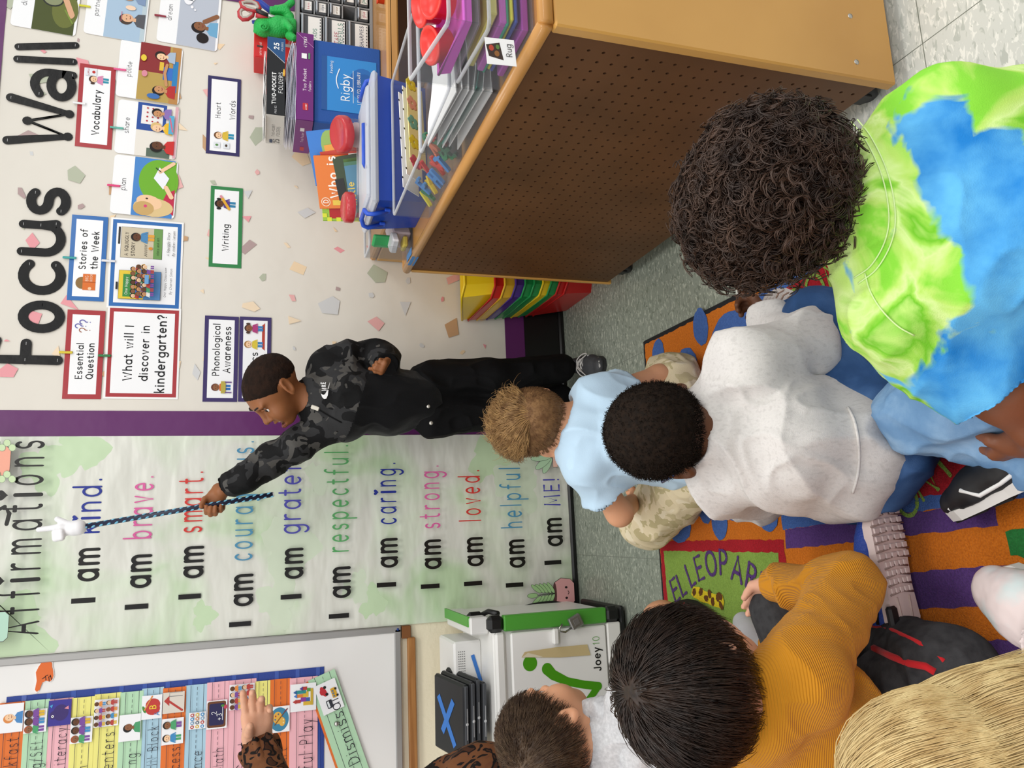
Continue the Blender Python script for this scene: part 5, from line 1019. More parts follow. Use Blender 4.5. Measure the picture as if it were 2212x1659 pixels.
for (x, y), a, lb in (((1.068,1.993),(-.25,-.35,1),'clear jar with a red screw lid, right behind the blue box'), ((.865,2.03),(-.15,-.25,1),'second red-lidded clear jar, beside the small tall bin')):
    c = aty(x*0+(738 if x > 1 else 752), (290 if x > 1 else 448), 1.96 if x > 1 else 1.99); t = thing('red_lid_jar', lb, 'jar', c-V3(0,0,.09), group='clear jars with red lids'); ax = nrm(V3(*a)) if x > 1 else nrm(V3(-.05,-.1,1)); m = MB()
    rad = .046 if x > 1 else .038
    m.lathe(c-ax*.085, ax, [(0,0),(rad*.85,0),(rad*.9,.03),(rad*.95,.07),(rad,.082)], CL, 24); m.lathe(c-ax*.08, ax, [(0,0),(rad*.7,0),(rad*.72,.04),(0,.045)], mat('jar_fill', 'd8b8b8', .6), 16); part('jar', m, t)
    m = MB(); m.lathe(c-ax*.012, ax, [(rad+.003,0),(rad+.004,.004),(rad+.003,.02),(rad-.004,.026),(rad-.008,.0235),(0,.0235)], JR, 28); part('lid', m, t, 'red screw lid')
# ---------------------------------------------------------------- boxes on the wall shelf
YF = 2.33; RB = mat('canvas_blue', '1b4f9c', .6, bump=('noise', 300, .3, .002))
rx0, rx1, rzt = aty(677, 262, YF)[0], aty(677, 84, YF)[0], aty(677, 170, YF)[2]
t = thing('book_box', 'blue canvas box with a leveled library label on the wall shelf', 'box', ((rx0+rx1)/2, YF+.11, BZ))
m = MB(); m.box(((rx0+rx1)/2, YF+.11, (BZ+rzt)/2), (rx1-rx0, .22, rzt-BZ), RB, bev=.004); part('body', m, t)
q0, q1 = aty(695, 240, YF), aty(808, 105, YF); o = V3(rx0+.045, YF-.0005, BZ+.015); w_, h_ = rx1-rx0-.1, rzt-BZ-.04
s = Sheet(o, (1,0,0), (0,0,1), w_, h_, .0012, mat('label_blue', '2f86cf', .25), .25); s.ell(w_*.55, h_*.25, w_*.3, h_*.26, mat('label_deep', '2468b4', .25)); s.ell(w_*.55, h_*.22, w_*.2, h_*.2, mat('label_deeper', '1f5aa5', .25)); s.rect(0, h_*.9, w_, h_, mat('label_rim', '1f5296', .4))
s.text('Rigby', w_*.2, h_*.5, h_*.16, 'f2f6fa', .18, fit=w_*.52); s.line([(w_*.18,h_*.43),(w_*.78,h_*.43)], .0015, 'f2f6fa'); s.text('LEVELED LIBRARY', w_*.16, h_*.3, h_*.05, 'f2f6fa', .2, fit=w_*.62); s.text('Grade K', w_*.36, h_*.16, h_*.04, 'f2f6fa', .2, fit=w_*.2); s.text('Reading', w_*.68, h_*.8, h_*.05, 'e4eef6', .18, fit=w_*.24)
s.line([(w_*(.42+.04*k), h_*(.7+.035*math.sin(k*.42))) for k in range(10)], .003, 'f2f6fa')
part('label', s.mb, t, 'light blue printed label')
z = rzt+.0005
def slab(name, x0, x1, y0, d, h_, col, label, deco=None, ang=0.0, cat='box', side=None, bev=.0015):
    global z
    c, sn = math.cos(ang), math.sin(ang); ex, ey = V3(c, sn, 0), V3(-sn, c, 0); w_ = x1-x0; ctr = V3((x0+x1)/2, y0, z)+ey*d/2; t = thing(name, label, cat, ctr); m = MB(); m.box(ctr+V3(0,0,h_/2), (w_, d, h_), mat('slab_'+col, col, .35), (ex, ey, V3(0,0,1)), bev); part('body', m, t)
    if deco:
        s = Sheet(ctr-ex*w_/2-ey*(d/2+.0008), ex, V3(0,0,1), w_, h_, .0006, mat('slab_'+col, col, .35), .3); deco(s, w_, h_); part('front_print', s.mb, t)
        if side:
            s = Sheet(ctr-ex*(w_/2+.0008)+ey*d/2, -ey, V3(0,0,1), d, h_, .0006, mat('slab_'+side[0], side[0], .35), .3); side[1](s, d, h_); part('side_print', s.mb, t)
    z += h_
hz = lambda a, b, y: aty(a, y, YF)[2]-aty(b, y, YF)[2]
def d_pur(s, w, h): s.text('Two Pocket', w*.33, h*.42, h*.2, 'f0e6ee', .22, fit=w*.26); s.text('folders', w*.33, h*.14, h*.14, 'f0e6ee', .18, fit=w*.12); s.rect(w*.11, h*.3, w*.19, h*.62, 'c0303a', .003); s.text('AVERY', w*.115, h*.38, h*.1, 'f4f0f2', .25, fit=w*.07); s.text('47987', w*.83, h*.4, h*.2, 'f4f0f2', .26, fit=w*.13); s.rect(w*.7, h*.4, w*.76, h*.7, 'f0f0f0'); s.rect(w*.7, h*.2, w*.77, h*.32, '5a8a6a'); s.line([(w*.84,0),(w*.99,h*.98)], .0015, 'c58ac0')
def d_pur2(s, w, h): s.text('Two Pocket', w*.35, h*.45, h*.18, 'd8c4d4', .2, fit=w*.3); s.rect(w*.08, h*.35, w*.2, h*.6, 'b0303a', .002); s.rect(w*.68, h*.45, w*.78, h*.7, 'd8d4d8')
slab('folder_box', rx0-.005, rx1+.008, YF-.01, .22, hz(640, 677, 170), '6d2272', 'purple two-pocket folder box lying on the blue canvas box', d_pur, 0, 'box', ('6d2272', d_pur2))
zz0 = z
nsh = 9; hh = hz(617, 640, 200)
for k in range(nsh):
    rows = [[(rx0-.006+.006*(k % 3)+(rx1-rx0-.03)*i/8, YF-.008+.004*((k*3) % 4)+.2*j/2, z+hh*(k+.5)/nsh*(1-.55*max(0,(i-5)/3)**1.5)-.0015+.0012*math.sin(i*1.3+k)) for i in range(9)] for j in range(3)]
    sheet_of('folder_sheet', rows, mat('paper_blueish', 'e6e6f2', .5), ['white folder lowest in the loose pile on the purple box','white folder second from the bottom of the loose pile','white folder third from the bottom of the loose pile','white folder fourth from the bottom of the loose pile','white folder in the middle of the loose pile','white folder fourth from the top of the loose pile','white folder third from the top of the loose pile','white folder second from the top of the loose pile','white folder on top of the loose pile under the black box'][k], 'folder', 'loose white folders', .0014)
z += hh+.002
def d_blk(s, w, h):
    s.poly([(w*.68,0),(w*.86,h),(w,h),(w,0)], '27507f'); s.line([(w*.68,.001),(w*.86,h)], .0012, 'e8e8ea'); s.text('TWO-POCKET', w*.13, h*.5, h*.2, 'f4f4f4', .32, fit=w*.42); s.text('FOLDERS', w*.28, h*.12, h*.17, 'f4f4f4', .18, fit=w*.28); s.text('FILE-EZ', w*.015, h*.45, h*.14, 'e4e4e8', .2, fit=w*.1); s.text('25', w*.84, h*.36, h*.28, 'f4f4f4', .34, fit=w*.1); s.text('FOLDERS', w*.83, h*.12, h*.1, 'dfe6ee', .2, fit=w*.12)
    s.ell(w*.55, h*.06, w*.05, h*.06, 'e0b03c')
def d_gry(s, w, h): s.text('TWO-POCKET', w*.28, h*.5, h*.17, '4a4a4a', .18, fit=w*.42); s.text('FOLDERS', w*.3, h*.2, h*.16, '6a6a6a', .14, fit=w*.34); s.text('25', w*.05, h*.22, h*.18, '3a3a3a', .22, fit=w*.16); s.rect(w*.05, h*.6, w*.17, h*.78, '2a3a5a')
slab('folder_box', rx0+.0, rx1-.025, YF-.012, .19, hz(576, 615, 170), '17171a', 'black two-pocket folder box with a navy corner reading 25', d_blk, 0, 'box', ('cfccc6', d_gry))
for k in range(3):
    rows = [[(rx0-.012+.008*k+(rx1-rx0-.06)*i/8, YF-.004+.012*k+.16*j/2, z+.0012+.003*k+.0024*math.sin(i*1.9+k*2)*.5+.0015) for i in range(9)] for j in range(3)]
    sheet_of('loose_paper', rows, PW, ['crumpled white paper lying right on the black folder box','crumpled white paper in the middle above the black box','crumpled white paper topmost above the black folder box'][k], 'paper', 'crumpled papers on the black box', .0008)
# red carton behind, grey drawer cabinet, green chameleon, scissors
c0, c1 = aty(548, 135, 2.56), aty(600, 72, 2.56); t = thing('red_carton', 'bright red office carton standing behind the folder boxes', 'box', ((c0[0]+c1[0])/2, 2.575, BZ))
m = MB(); m.box(((c0[0]+c1[0])/2, 2.575, (BZ+c0[2])/2), (c1[0]-c0[0], .1, c0[2]-BZ), mat('carton_red', 'cf2a2a', .4), None, .002); part('body', m, t)
s = Sheet((c0[0]+.003, 2.5243, c0[2]-.16), (1,0,0), (0,0,1), c1[0]-c0[0]-.006, .155, .0006, mat('carton_red', 'cf2a2a', .4), .35); s.text('universal', .006, .135, .009, 'f0d8d4', .18, fit=.05); s.text('Universal', .06, .04, .009, 'f0d8d4', .18, fit=.05); s.rect(.035, .13, .042, .15, '4a3a3a'); s.rect(.05, .02, .062, .06, 'b8a8a4')
for k in range(4): s.rect(.075, .07+.006*k, .1, .0722+.006*k, 'e8b4ae')
part('front_print', s.mb, t)
YD = 2.49; GR = mat('drawer_grey', '8e8e8e', .5); dl, dr, dzt = aty(720, 103, YD)[0]-.01, 1.93, aty(640, 60, YD)[2]
t = thing('drawer_cabinet', 'grey small-parts drawer cabinet standing on the wall shelf', 'drawer cabinet', ((dl+dr)/2, YD+.07, BZ))
zr0, zr1 = BZ+.012, dzt-.012; m = MB(); m.box(((dl+dr)/2, YD+.135, (BZ+dzt)/2), (dr-dl, .01, dzt-BZ), GR)
for zz in (BZ+.006, dzt-.006): m.box(((dl+dr)/2, YD+.065, zz), (dr-dl, .13, .012), GR, bev=.002)
cu = aty(720, 38, YD)[0]; cu2 = aty(720, 6, YD)[0]; cols_ = [(dl+.01, cu, 3), (cu, cu2, 5), (cu2, dr-.006, 5)]
for a, b, n in cols_:
    m.box((a-.003, YD+.065, (BZ+dzt)/2), (.005, .13, dzt-BZ-.024), GR)
    for k in range(1, n): m.box(((a+b)/2, YD+.065, zr0+(zr1-zr0)*k/n), (b-a-.006, .13, .0045), GR)
m.box((dr-.003, YD+.065, (BZ+dzt)/2), (.006, .13, dzt-BZ-.024), GR); part('frame', m, t)
DF = clear_mat('drawer_clear', 'c8ccd0', .3, .2); WDS = [['SHARPIES','TAPE REFILLS','PADS'], ['glue','','erase','clips','keys'], ['pens','','','','']]
for ci, (a, b, n) in enumerate(cols_):
    for k in range(n):
        za, zb_ = zr0+(zr1-zr0)*k/n+.004, zr0+(zr1-zr0)*(k+1)/n-.004
        if ci == 1 and k == 1: continue            # one slot stands empty
        m = MB(); m.box(((a+b)/2, YD+.045, (za+zb_)/2), (b-a-.012, .09, zb_-za-.003), mat('drawer_dark', '55575a', .4), None, .003)
        s = Sheet((a+.012, YD-.0015, za+.004), (1,0,0), (0,0,1), b-a-.024, (zb_-za)*.62, .0008, 'edebe6', .4); W_, H_ = b-a-.024, (zb_-za)*.62
        if WDS[ci][k]:
            for j, wd in enumerate(WDS[ci][k].split()[:2]): s.text(wd, .004, H_*(.5-.32*j if ' ' in WDS[ci][k] else .35), .008, ['3a3f5a','b5485a','5a8a7a','8a6a3a'][(ci+k+j) % 4], .22, fit=min(W_-.008, .012*len(wd)))
        else: s.ell(W_*.5, H_*.5, W_*.22, H_*.22, '9a8a7a')
        for j in range(8): s.rect(W_*j/8, H_*.06, W_*(j+.5)/8, H_*.12, '2a2a2a')
        kk = len(m.v); mi = [m.mi(q) for q in s.mb.mats]; m.v += s.mb.v; m.f += [tuple(kk+q for q in f) for f in s.mb.f]; m.m += [mi[q] for q in s.mb.m]; m.sm += s.mb.sm
        d_ = part('drawer', m, t); m = MB(); m.box(((a+b)/2, YD-.007, zb_-.004), (b-a-.02, .014, .007), mat('handle_clear', 'a9b0b8', .25), None, .002); part('handle', m, d_)
# ================================================================ smooth solid modelling on a grid (for bodies, clothes, hair masses)
def vnoise(P, s=1.0, seed=0):
    """value noise, vectorised; P (n,3)"""
    Q = P*s+seed*17.31; I = np.floor(Q).astype(np.int64); Fr = Q-I; Fr = Fr*Fr*(3-2*Fr)
    def hsh(a, b, c):
        h = (a*374761393+b*668265263+c*2147483647+seed*1274126177) & 0xffffffff; h = ((h ^ (h >> 13))*1274126177) & 0xffffffff; return ((h ^ (h >> 16)) & 0xffff)/65535.0
    out = 0
    for dx in (0,1):
        wx = Fr[:,0] if dx else 1-Fr[:,0]
        for dy in (0,1):
            wy = Fr[:,1] if dy else 1-Fr[:,1]
            for dz in (0,1):
                wz = Fr[:,2] if dz else 1-Fr[:,2]; out = out+wx*wy*wz*hsh(I[:,0]+dx, I[:,1]+dy, I[:,2]+dz)
    return out*2-1
class Solid:
    def __init__(s): s.ops = []
    def cap(s, a, b, ra, rb=None, k=.012, op='+', flat=None):
        a, b = np.array(a, float), np.array(b, float); rb = ra if rb is None else rb; d = b-a; L2 = max(d@d, 1e-9); R = max(ra, rb)
        if flat is None:
            def f(P):
                t = np.clip((P-a)@d/L2, 0, 1); return np.linalg.norm(P-a-t[:,None]*d, axis=1)-(ra+(rb-ra)*t)
        else:      # flattened along a direction: (direction, factor)
            n, q = nrm(flat[0]), flat[1]
            def f(P):
                t = np.clip((P-a)@d/L2, 0, 1); V = P-a-t[:,None]*d; h = V@n; V = V+np.outer(h*(q-1), n); return (np.linalg.norm(V, axis=1)-(ra+(rb-ra)*t))/max(1, q*.75)
        s.ops.append((f, np.minimum(a, b)-R, np.maximum(a, b)+R, k, op)); return s
    def chain(s, pts, rs, k=.012, op='+', flat=None):
        for i in range(len(pts)-1): s.cap(pts[i], pts[i+1], rs[i], rs[i+1], k, op, flat)
        return s
    def ell(s, c, r, ax=None, k=.012, op='+'):
        c = np.array(c, float); r = np.array(r, float); A = np.eye(3) if ax is None else np.array([nrm(q) for q in ax]); R = r.max()
        def f(P):
            q = (P-c)@A.T; k0 = np.linalg.norm(q/r, axis=1); k1 = np.linalg.norm(q/(r*r), axis=1); return k0*(k0-1)/np.maximum(k1, 1e-9)
        s.ops.append((f, c-R, c+R, k, op)); return s
    def box(s, c, h, ax=None, rad=.01, k=.01, op='+'):
        c = np.array(c, float); h = np.array(h, float)-rad; A = np.eye(3) if ax is None else np.array([nrm(q) for q in ax]); R = np.linalg.norm(h)+rad
        def f(P):
            q = np.abs((P-c)@A.T)-h; return np.linalg.norm(np.maximum(q, 0), axis=1)+np.minimum(q.max(axis=1), 0)-rad
        s.ops.append((f, c-R, c+R, k, op)); return s
    def cut(s, p, n, k=.004):
        """remove everything on the side the normal points to"""
        p = np.array(p, float); n = nrm(n); s.ops.append((lambda P: -((P-p)@n), None, None, k, '-')); return s
    def build(s, res, disp=None):
        lo = np.min([o[1] for o in s.ops if o[1] is not None and o[4] == '+'], axis=0)-3*res-.01; hi = np.max([o[2] for o in s.ops if o[2] is not None and o[4] == '+'], axis=0)+3*res+.01
        n = np.ceil((hi-lo)/res).astype(int)+1; D = np.full(tuple(n), .2, np.float32); axs = [lo[i]+res*np.arange(n[i]) for i in range(3)]
        for f, a, b, k, op in s.ops:
            pad = k+.03
            if a is None: i0 = [0]*3; i1 = list(n)
            else: i0 = [max(0, int((a[i]-pad-lo[i])/res)) for i in range(3)]; i1 = [min(n[i], int((b[i]+pad-lo[i])/res)+2) for i in range(3)]
            if any(i1[i] <= i0[i] for i in range(3)): continue
            sl = tuple(slice(i0[i], i1[i]) for i in range(3)); g = np.meshgrid(*[axs[i][i0[i]:i1[i]] for i in range(3)], indexing='ij')
            P = np.stack([q.ravel() for q in g], 1); d = f(P).reshape(g[0].shape); c = D[sl]
            if op == '+': h = np.maximum(k-np.abs(c-d), 0)/max(k, 1e-6); D[sl] = np.minimum(c, d)-h*h*k*.25
            else: d = -d; h = np.maximum(k-np.abs(c-d), 0)/max(k, 1e-6); D[sl] = np.maximum(c, d)+h*h*k*.25
        V, Fq = surface_nets(D, lo, res)
        if disp is not None and len(V):
            N = vert_normals(V, Fq); V = V+N*disp(V, N)[:,None]
        return V, Fq
def surface_nets(D, lo, res):
    n = D.shape; neg = D < 0; S = np.zeros(tuple(k-1 for k in n), np.uint8); cs = [(i, j, k) for i in (0,1) for j in (0,1) for k in (0,1)]
    sub = lambda A, i, j, k: A[i:n[0]-1+i, j:n[1]-1+j, k:n[2]-1+k]
    for c in cs: S += sub(neg, *c)
    act = np.argwhere((S > 0) & (S < 8)); idx = -np.ones(S.shape, np.int64); idx[tuple(act.T)] = np.arange(len(act))
    acc = np.zeros((len(act), 3)); cnt = np.zeros(len(act))
    for ax in range(3):
        o = [0,1,2]; o.remove(ax)
        for u in (0,1):
            for v in (0,1):
                a = np.zeros(3, int); a[o[0]] = u; a[o[1]] = v; b = a.copy(); b[ax] = 1
                da = D[tuple((act+a).T)]; db = D[tuple((act+b).T)]; m = (da < 0) != (db < 0); t = np.where(m, da/np.where(m, da-db, 1), 0)
                p = act+a+0.0; p[:,ax] += t; acc += p*m[:,None]; cnt += m
    V = lo+res*acc/np.maximum(cnt, 1)[:,None]; Fs = []
    for ax in range(3):
        o = [0,1,2]; o.remove(ax); a = [slice(None)]*3; b = [slice(None)]*3; a[ax] = slice(0, n[ax]-1); b[ax] = slice(1, n[ax]); A, B = neg[tuple(a)], neg[tuple(b)]; E = np.argwhere(A != B)
        ok = np.all([(E[:,q] > 0) & (E[:,q] < n[q]-1) for q in o], axis=0); E = E[ok]; flip = A[tuple(E.T)]; q = []
        for u, v in ((-1,-1),(0,-1),(0,0),(-1,0)):
            c = E.copy(); c[:,o[0]] += u; c[:,o[1]] += v; q.append(idx[tuple(c.T)])
        q = np.stack(q, 1)
        if ax == 1: flip = ~flip
        q[~flip] = q[~flip][:,::-1]; Fs.append(q)
    return V, np.concatenate(Fs)
def vert_normals(V, Fq):
    e = np.cross(V[Fq[:,2]]-V[Fq[:,0]], V[Fq[:,3]]-V[Fq[:,1]]); N = np.zeros_like(V)
    for k in range(4): np.add.at(N, Fq[:,k], e)
    return N/(np.linalg.norm(N, axis=1)[:,None]+1e-12)
def np_mesh(name, V, Fq, mats, parent=None, mi=None, label=None, kind=None):
    o_ = org(parent) if parent is not None else V3(0,0,0); me = bpy.data.meshes.new(name); nv, nf, k = len(V), len(Fq), Fq.shape[1]
    me.vertices.add(nv); me.vertices.foreach_set('co', (V-o_).astype(np.float32).ravel()); me.loops.add(nf*k); me.loops.foreach_set('vertex_index', Fq.astype(np.int32).ravel()); me.polygons.add(nf); me.polygons.foreach_set('loop_start', np.arange(0, nf*k, k, dtype=np.int32)); me.polygons.foreach_set('loop_total', np.full(nf, k, np.int32))
    me.polygons.foreach_set('use_smooth', np.ones(nf, bool))
    for m in (mats if isinstance(mats, (list, tuple)) else [mats]): me.materials.append(m)
    if mi is not None: me.polygons.foreach_set('material_index', np.asarray(mi, np.int32))
    me.update(calc_edges=True); me.validate(); o = bpy.data.objects.new(name, me); C.objects.link(o)
    if parent is not None: o.parent = parent
    if label: o['label'] = label
    if kind: o['kind'] = kind
    return o
def folds(amp=.004, sc=9.0, seed=1, along=(0,0,1), stretch=.35, fine=.3):
    """cloth folds: ridged noise stretched along a direction"""
    a = nrm(along)
    def f(V, N):
        W = V-np.outer(V@a, a)*(1-stretch); q = V+.03*np.stack([vnoise(V, 9, seed+7), vnoise(V, 9, seed+8), vnoise(V, 9, seed+9)], 1); W = q-np.outer(q@a, a)*(1-stretch)
        w1 = vnoise(W, sc*1.25, seed); w2 = vnoise(q, sc*2.6, seed+3); w3 = vnoise(W, sc*2.7, seed+5); r = np.clip(1-np.abs(w1)*1.5, 0, 1)**1.6; r3 = np.clip(1-np.abs(w3)*1.8, 0, 1)**1.8
        return amp*(r*1.25-.45+w2*fine*.7+r3*.45)
    return f
# ---------------------------------------------------------------- fabrics and skin
def skin(name, col): return mat('skin_'+name, col, .48, spec=.4, sss=.12, bump=('noise', 260, .12, .002))
def cloth(name, col, c2=None, sc=120, lo=.4, hi=.65, rough=.9, bump=('noise', 700, .3, .002)):
    return mat('cloth_'+name, col, rough, spec=.15, sheen=.12, bump=bump, var=(sc, c2, lo, hi) if c2 else None)
def ramp_cloth(name, stops, sc, det=2, dist=0.0, rough=.85, w=0, stretch=None):
    """cloth whose dye follows noise through several colours"""
    if name in _mats: return _mats[name]
    m = bpy.data.materials.new(name); m.use_nodes = True; nt = m.node_tree; b = nt.nodes['Principled BSDF']; N = nt.nodes.new; L = nt.links.new
    tc = N('ShaderNodeTexCoord'); mp = N('ShaderNodeMapping'); mp.inputs['Location'].default_value = (w, w*.7, w*1.3)
    if stretch: mp.inputs['Scale'].default_value = stretch
    n = N('ShaderNodeTexNoise'); n.inputs['Scale'].default_value = sc; n.inputs['Detail'].default_value = det; n.inputs['Distortion'].default_value = dist; r = N('ShaderNodeValToRGB'); e = r.color_ramp.elements
    r.color_ramp.interpolation = 'CONSTANT' if stops[0][0] == 'hard' else 'LINEAR'; st = stops[1:] if stops[0][0] == 'hard' else stops
    e[0].position, e[0].color = st[0][0], (*lin(st[0][1]), 1); e[1].position, e[1].color = st[1][0], (*lin(st[1][1]), 1)
    for p, c in st[2:]: q = e.new(p); q.color = (*lin(c), 1)
    L(tc.outputs['Object'], mp.inputs[0]); L(mp.outputs[0], n.inputs['Vector']); L(n.outputs['Fac'], r.inputs[0]); L(r.outputs[0], b.inputs['Base Color']); b.inputs['Roughness'].default_value = rough; b.inputs['Specular IOR Level'].default_value = .2
    n2 = N('ShaderNodeTexNoise'); n2.inputs['Scale'].default_value = 600; bp = N('ShaderNodeBump'); bp.inputs['Strength'].default_value = .25; bp.inputs['Distance'].default_value = .002; L(tc.outputs['Object'], n2.inputs['Vector']); L(n2.outputs['Fac'], bp.inputs['Height']); L(bp.outputs[0], b.inputs['Normal'])
    _mats[name] = m; return m
# ---------------------------------------------------------------- heads
class Frame:
    """local frame: x = to the person's left, y = face forward, z = crown"""
    def __init__(s, o, fwd, up, k=1.0):
        s.o = np.array(o, float); s.y = nrm(fwd); s.z = nrm(np.array(up, float)-s.y*np.dot(up, s.y)); s.k = k
        s.x = nrm(np.cross(s.z, s.y)); s.ax = (s.x, s.y, s.z)
    def __call__(s, x, y, z): return s.o+(s.x*x+s.y*y+s.z*z)*s.k
    def dir(s, x, y, z): return s.x*x+s.y*y+s.z*z
def head_solid(S, H, smile=0.0, opened=0.0, neck=None, neck_r=.036, ears=True):
    """child's head, about 0.2 high, centred between the ears; H is its Frame"""
    k = H.k; E = lambda x, y, z, r, kk=.02, op='+', ax=None: S.ell(H(x,y,z), np.array(r)*k, ax or H.ax, kk*k, op)
    E(0,-.012,.03, (.072,.09,.078), .02); E(0,.028,.018, (.064,.062,.07)); E(0,.038,-.04, (.05,.05,.05)); E(0,.062,-.078, (.024,.022,.02), .03)
    for s in (-1, 1):
        E(s*.034,.06,-.032, (.026,.024,.026), .03); E(s*.03,.079,.026, (.026,.01,.007), .02); E(s*.031,.09,.004, (.018,.014,.012), .016, '-')
        E(s*.031,.066,.003, (.0148,.0148,.0138), .004); E(s*.033,.0845,.003, (.0145,.0115,.0076), .002, '-'); E(s*.012,.092,-.03, (.009,.01,.007), .008)
        if ears:
            ex = nrm(H.dir(s*.9,-.45,0)); ey = nrm(H.dir(s*.3,.9,.25)); ez = np.cross(ex, ey)*s; ez = nrm(H.dir(0,-.2,1))
            c = H(s*.074,-.014,-.004); S.ell(c, np.array((.008,.019,.031))*k, (ex, ey, ez), .008*k); S.ell(c+ex*.006*k+ey*.003*k, np.array((.006,.010,.019))*k, (ex, ey, ez), .006*k, '-'); S.ell(c+ez*-.024*k+ey*.004*k, np.array((.006,.009,.009))*k, (ex, ey, ez), .008*k); S.ell(c+ey*.012*k+ex*.003*k, np.array((.004,.004,.007))*k, (ex, ey, ez), .004*k)
    S.cap(H(0,.086,.014), H(0,.102,-.022), .0065*k, .009*k, .012*k); E(0,.104,-.026, (.0105,.01,.009), .008)
    for s in (-1, 1): E(s*.006,.103,-.034, (.0035,.004,.003), .003, '-')
    zu, zl = -.052, -.060-.016*opened
    S.cap(H(-.02-.006*smile,.078-.006*smile,zu+.004*smile), H(0,.09,zu), .0045*k, .0065*k, .008*k); S.cap(H(.02+.006*smile,.078-.006*smile,zu+.004*smile), H(0,.09,zu), .0045*k, .0065*k, .008*k)
    S.cap(H(-.017,.077,zl+.002), H(0,.087,zl), .0045*k, .0068*k, .008*k); S.cap(H(.017,.077,zl+.002), H(0,.087,zl), .0045*k, .0068*k, .008*k)
    if opened: E(0,.088,(zu+zl)/2, (.024,.02,.0045+.0065*opened), .003, '-')
    else: E(0,.094,(zu+zl)/2, (.02,.006,.0014), .002, '-')
    if neck is not None: S.cap(H(0,-.02,-.05), neck, neck_r*k, neck_r*1.12, .025)
def hand_solid(S, W, palm_dir, across, curl, k=1.0, thumb=(.6, .2), spread=.12, left=False, side=1):
    """W wrist, palm_dir along the hand, across = from little finger to index; curl per finger (index..little); palm faces across x dir (side)"""
    d = nrm(palm_dir); a = nrm(np.array(across, float)-d*np.dot(across, d)); n = np.cross(a, d)*side       # palm side
    L = .055*k; S.cap(W-d*.01*k, W+d*.012*k, .02*k, .02*k, .01, flat=(n, 1.35))
    for q, w in ((-.021, .0), (-.007, .004), (.008, .005), (.021, .002)): S.cap(W+d*.006*k+a*q*.7*k, W+d*(L-.004+w)*k/k+a*q*k, .0115*k, .0098*k, .012*k)
    lens = ((.022,.016,.013), (.025,.018,.014), (.023,.017,.014), (.018,.013,.012)); tips = []
    for f in range(4):
        q = (.021, .007, -.007, -.021)[f]; base = W+d*(L+(.0,.004,.002,-.005)[f]*1)*1.0+a*q*k; th = 0; p = base; dirv = nrm(d+a*spread*(q/.021)*.8); prev = W+d*L*.7+a*q*.95*k
        S.cap(prev, p, .0092*k, .0086*k, .006*k)
        for j in range(3):
            th += curl[f]*(.9, 1.1, .8)[j]; v = dirv*math.cos(th)+n*math.sin(th); p2 = p+v*lens[f][j]*k; r = (.0084,.0077,.0071)[j]*(1, 1.02, 1, .9)[f]*k; S.cap(p, p2, r, r*.93, .0025*k); p = p2
        tips.append(p)
    t0 = W+d*.014*k+a*.018*k; v1 = nrm(d*.55+a*.75*thumb[0]/.6+n*thumb[1]); t1 = t0+v1*.024*k; v2 = nrm(d*.85+a*.3*(thumb[0]-.3)+n*(thumb[1]+.25)); t2 = t1+v2*.021*k; t3 = t2+nrm(v2+n*.25)*.016*k
    S.cap(t0, t1, .0125*k, .0098*k, .01*k); S.cap(t1, t2, .0095*k, .0084*k, .004*k); S.cap(t2, t3, .0082*k, .007*k, .003*k); return tips
# ---------------------------------------------------------------- hair made of strands
def strands(name, roots, dirs, length, mat_, parent, seg=6, r=.0011, grav=.0, curl=None, rnd=random, center=None, flow=None, jitter=.15, shell=None, sides=3, clump=None, label=None):
    """roots (n,3), dirs (n,3): tapering strands; flow(p, d, t) bends direction step by step"""
    n = len(roots); P = np.array(roots, float); Dv = np.array(dirs, float); rg = np.random.RandomState(5); Ls = length*(1+rg.uniform(-.25,.15,n)) if np.isscalar(length) else length
    pts = [P.copy()]; st = Ls/seg
    for j in range(seg):
        if flow is not None: Dv = flow(P, Dv, j/seg)
        Dv = Dv+rg.normal(0, jitter/seg, Dv.shape); Dv[:,2] -= grav/seg; Dv /= np.linalg.norm(Dv, axis=1)[:,None]+1e-9; P = P+Dv*np.asarray(st).reshape(-1,1)
        if shell is not None: P = shell(P)
        pts.append(P.copy())
    pts = np.array(pts); return strand_mesh(name, pts, r, mat_, parent, sides, label)
def strand_mesh(name, pts, r, mat_, parent, sides=3, label=None, taper=.25):
    m, n = pts.shape[:2]; T = np.gradient(pts, axis=0); T /= np.linalg.norm(T, axis=2)[:,:,None]+1e-12; ref = np.array([.31,.52,.79]); X = np.cross(T, ref); X /= np.linalg.norm(X, axis=2)[:,:,None]+1e-9; Y = np.cross(T, X); V = np.zeros((m, n, sides, 3)); rr = (r if np.isscalar(r) else np.asarray(r)[None,:])*np.linspace(1, taper, m)[:,None]*np.ones((m, n))
    for k in range(sides): a = 2*math.pi*k/sides; V[:,:,k] = pts+(X*math.cos(a)+Y*math.sin(a))*rr[:,:,None]
    ids = np.arange(m*n*sides).reshape(m, n, sides); Fs = [np.stack([ids[:-1,:,k].ravel(), ids[:-1,:,(k+1) % sides].ravel(), ids[1:,:,(k+1) % sides].ravel(), ids[1:,:,k].ravel()], 1) for k in range(sides)]
    return np_mesh(name, V.reshape(-1, 3), np.concatenate(Fs), mat_, parent, label=label)
def hair_mat(name, col, c2, rough=.42, spec=.5, sc=60): return mat('hair_'+name, col, rough, spec=spec, var=(sc, c2, .35, .65))
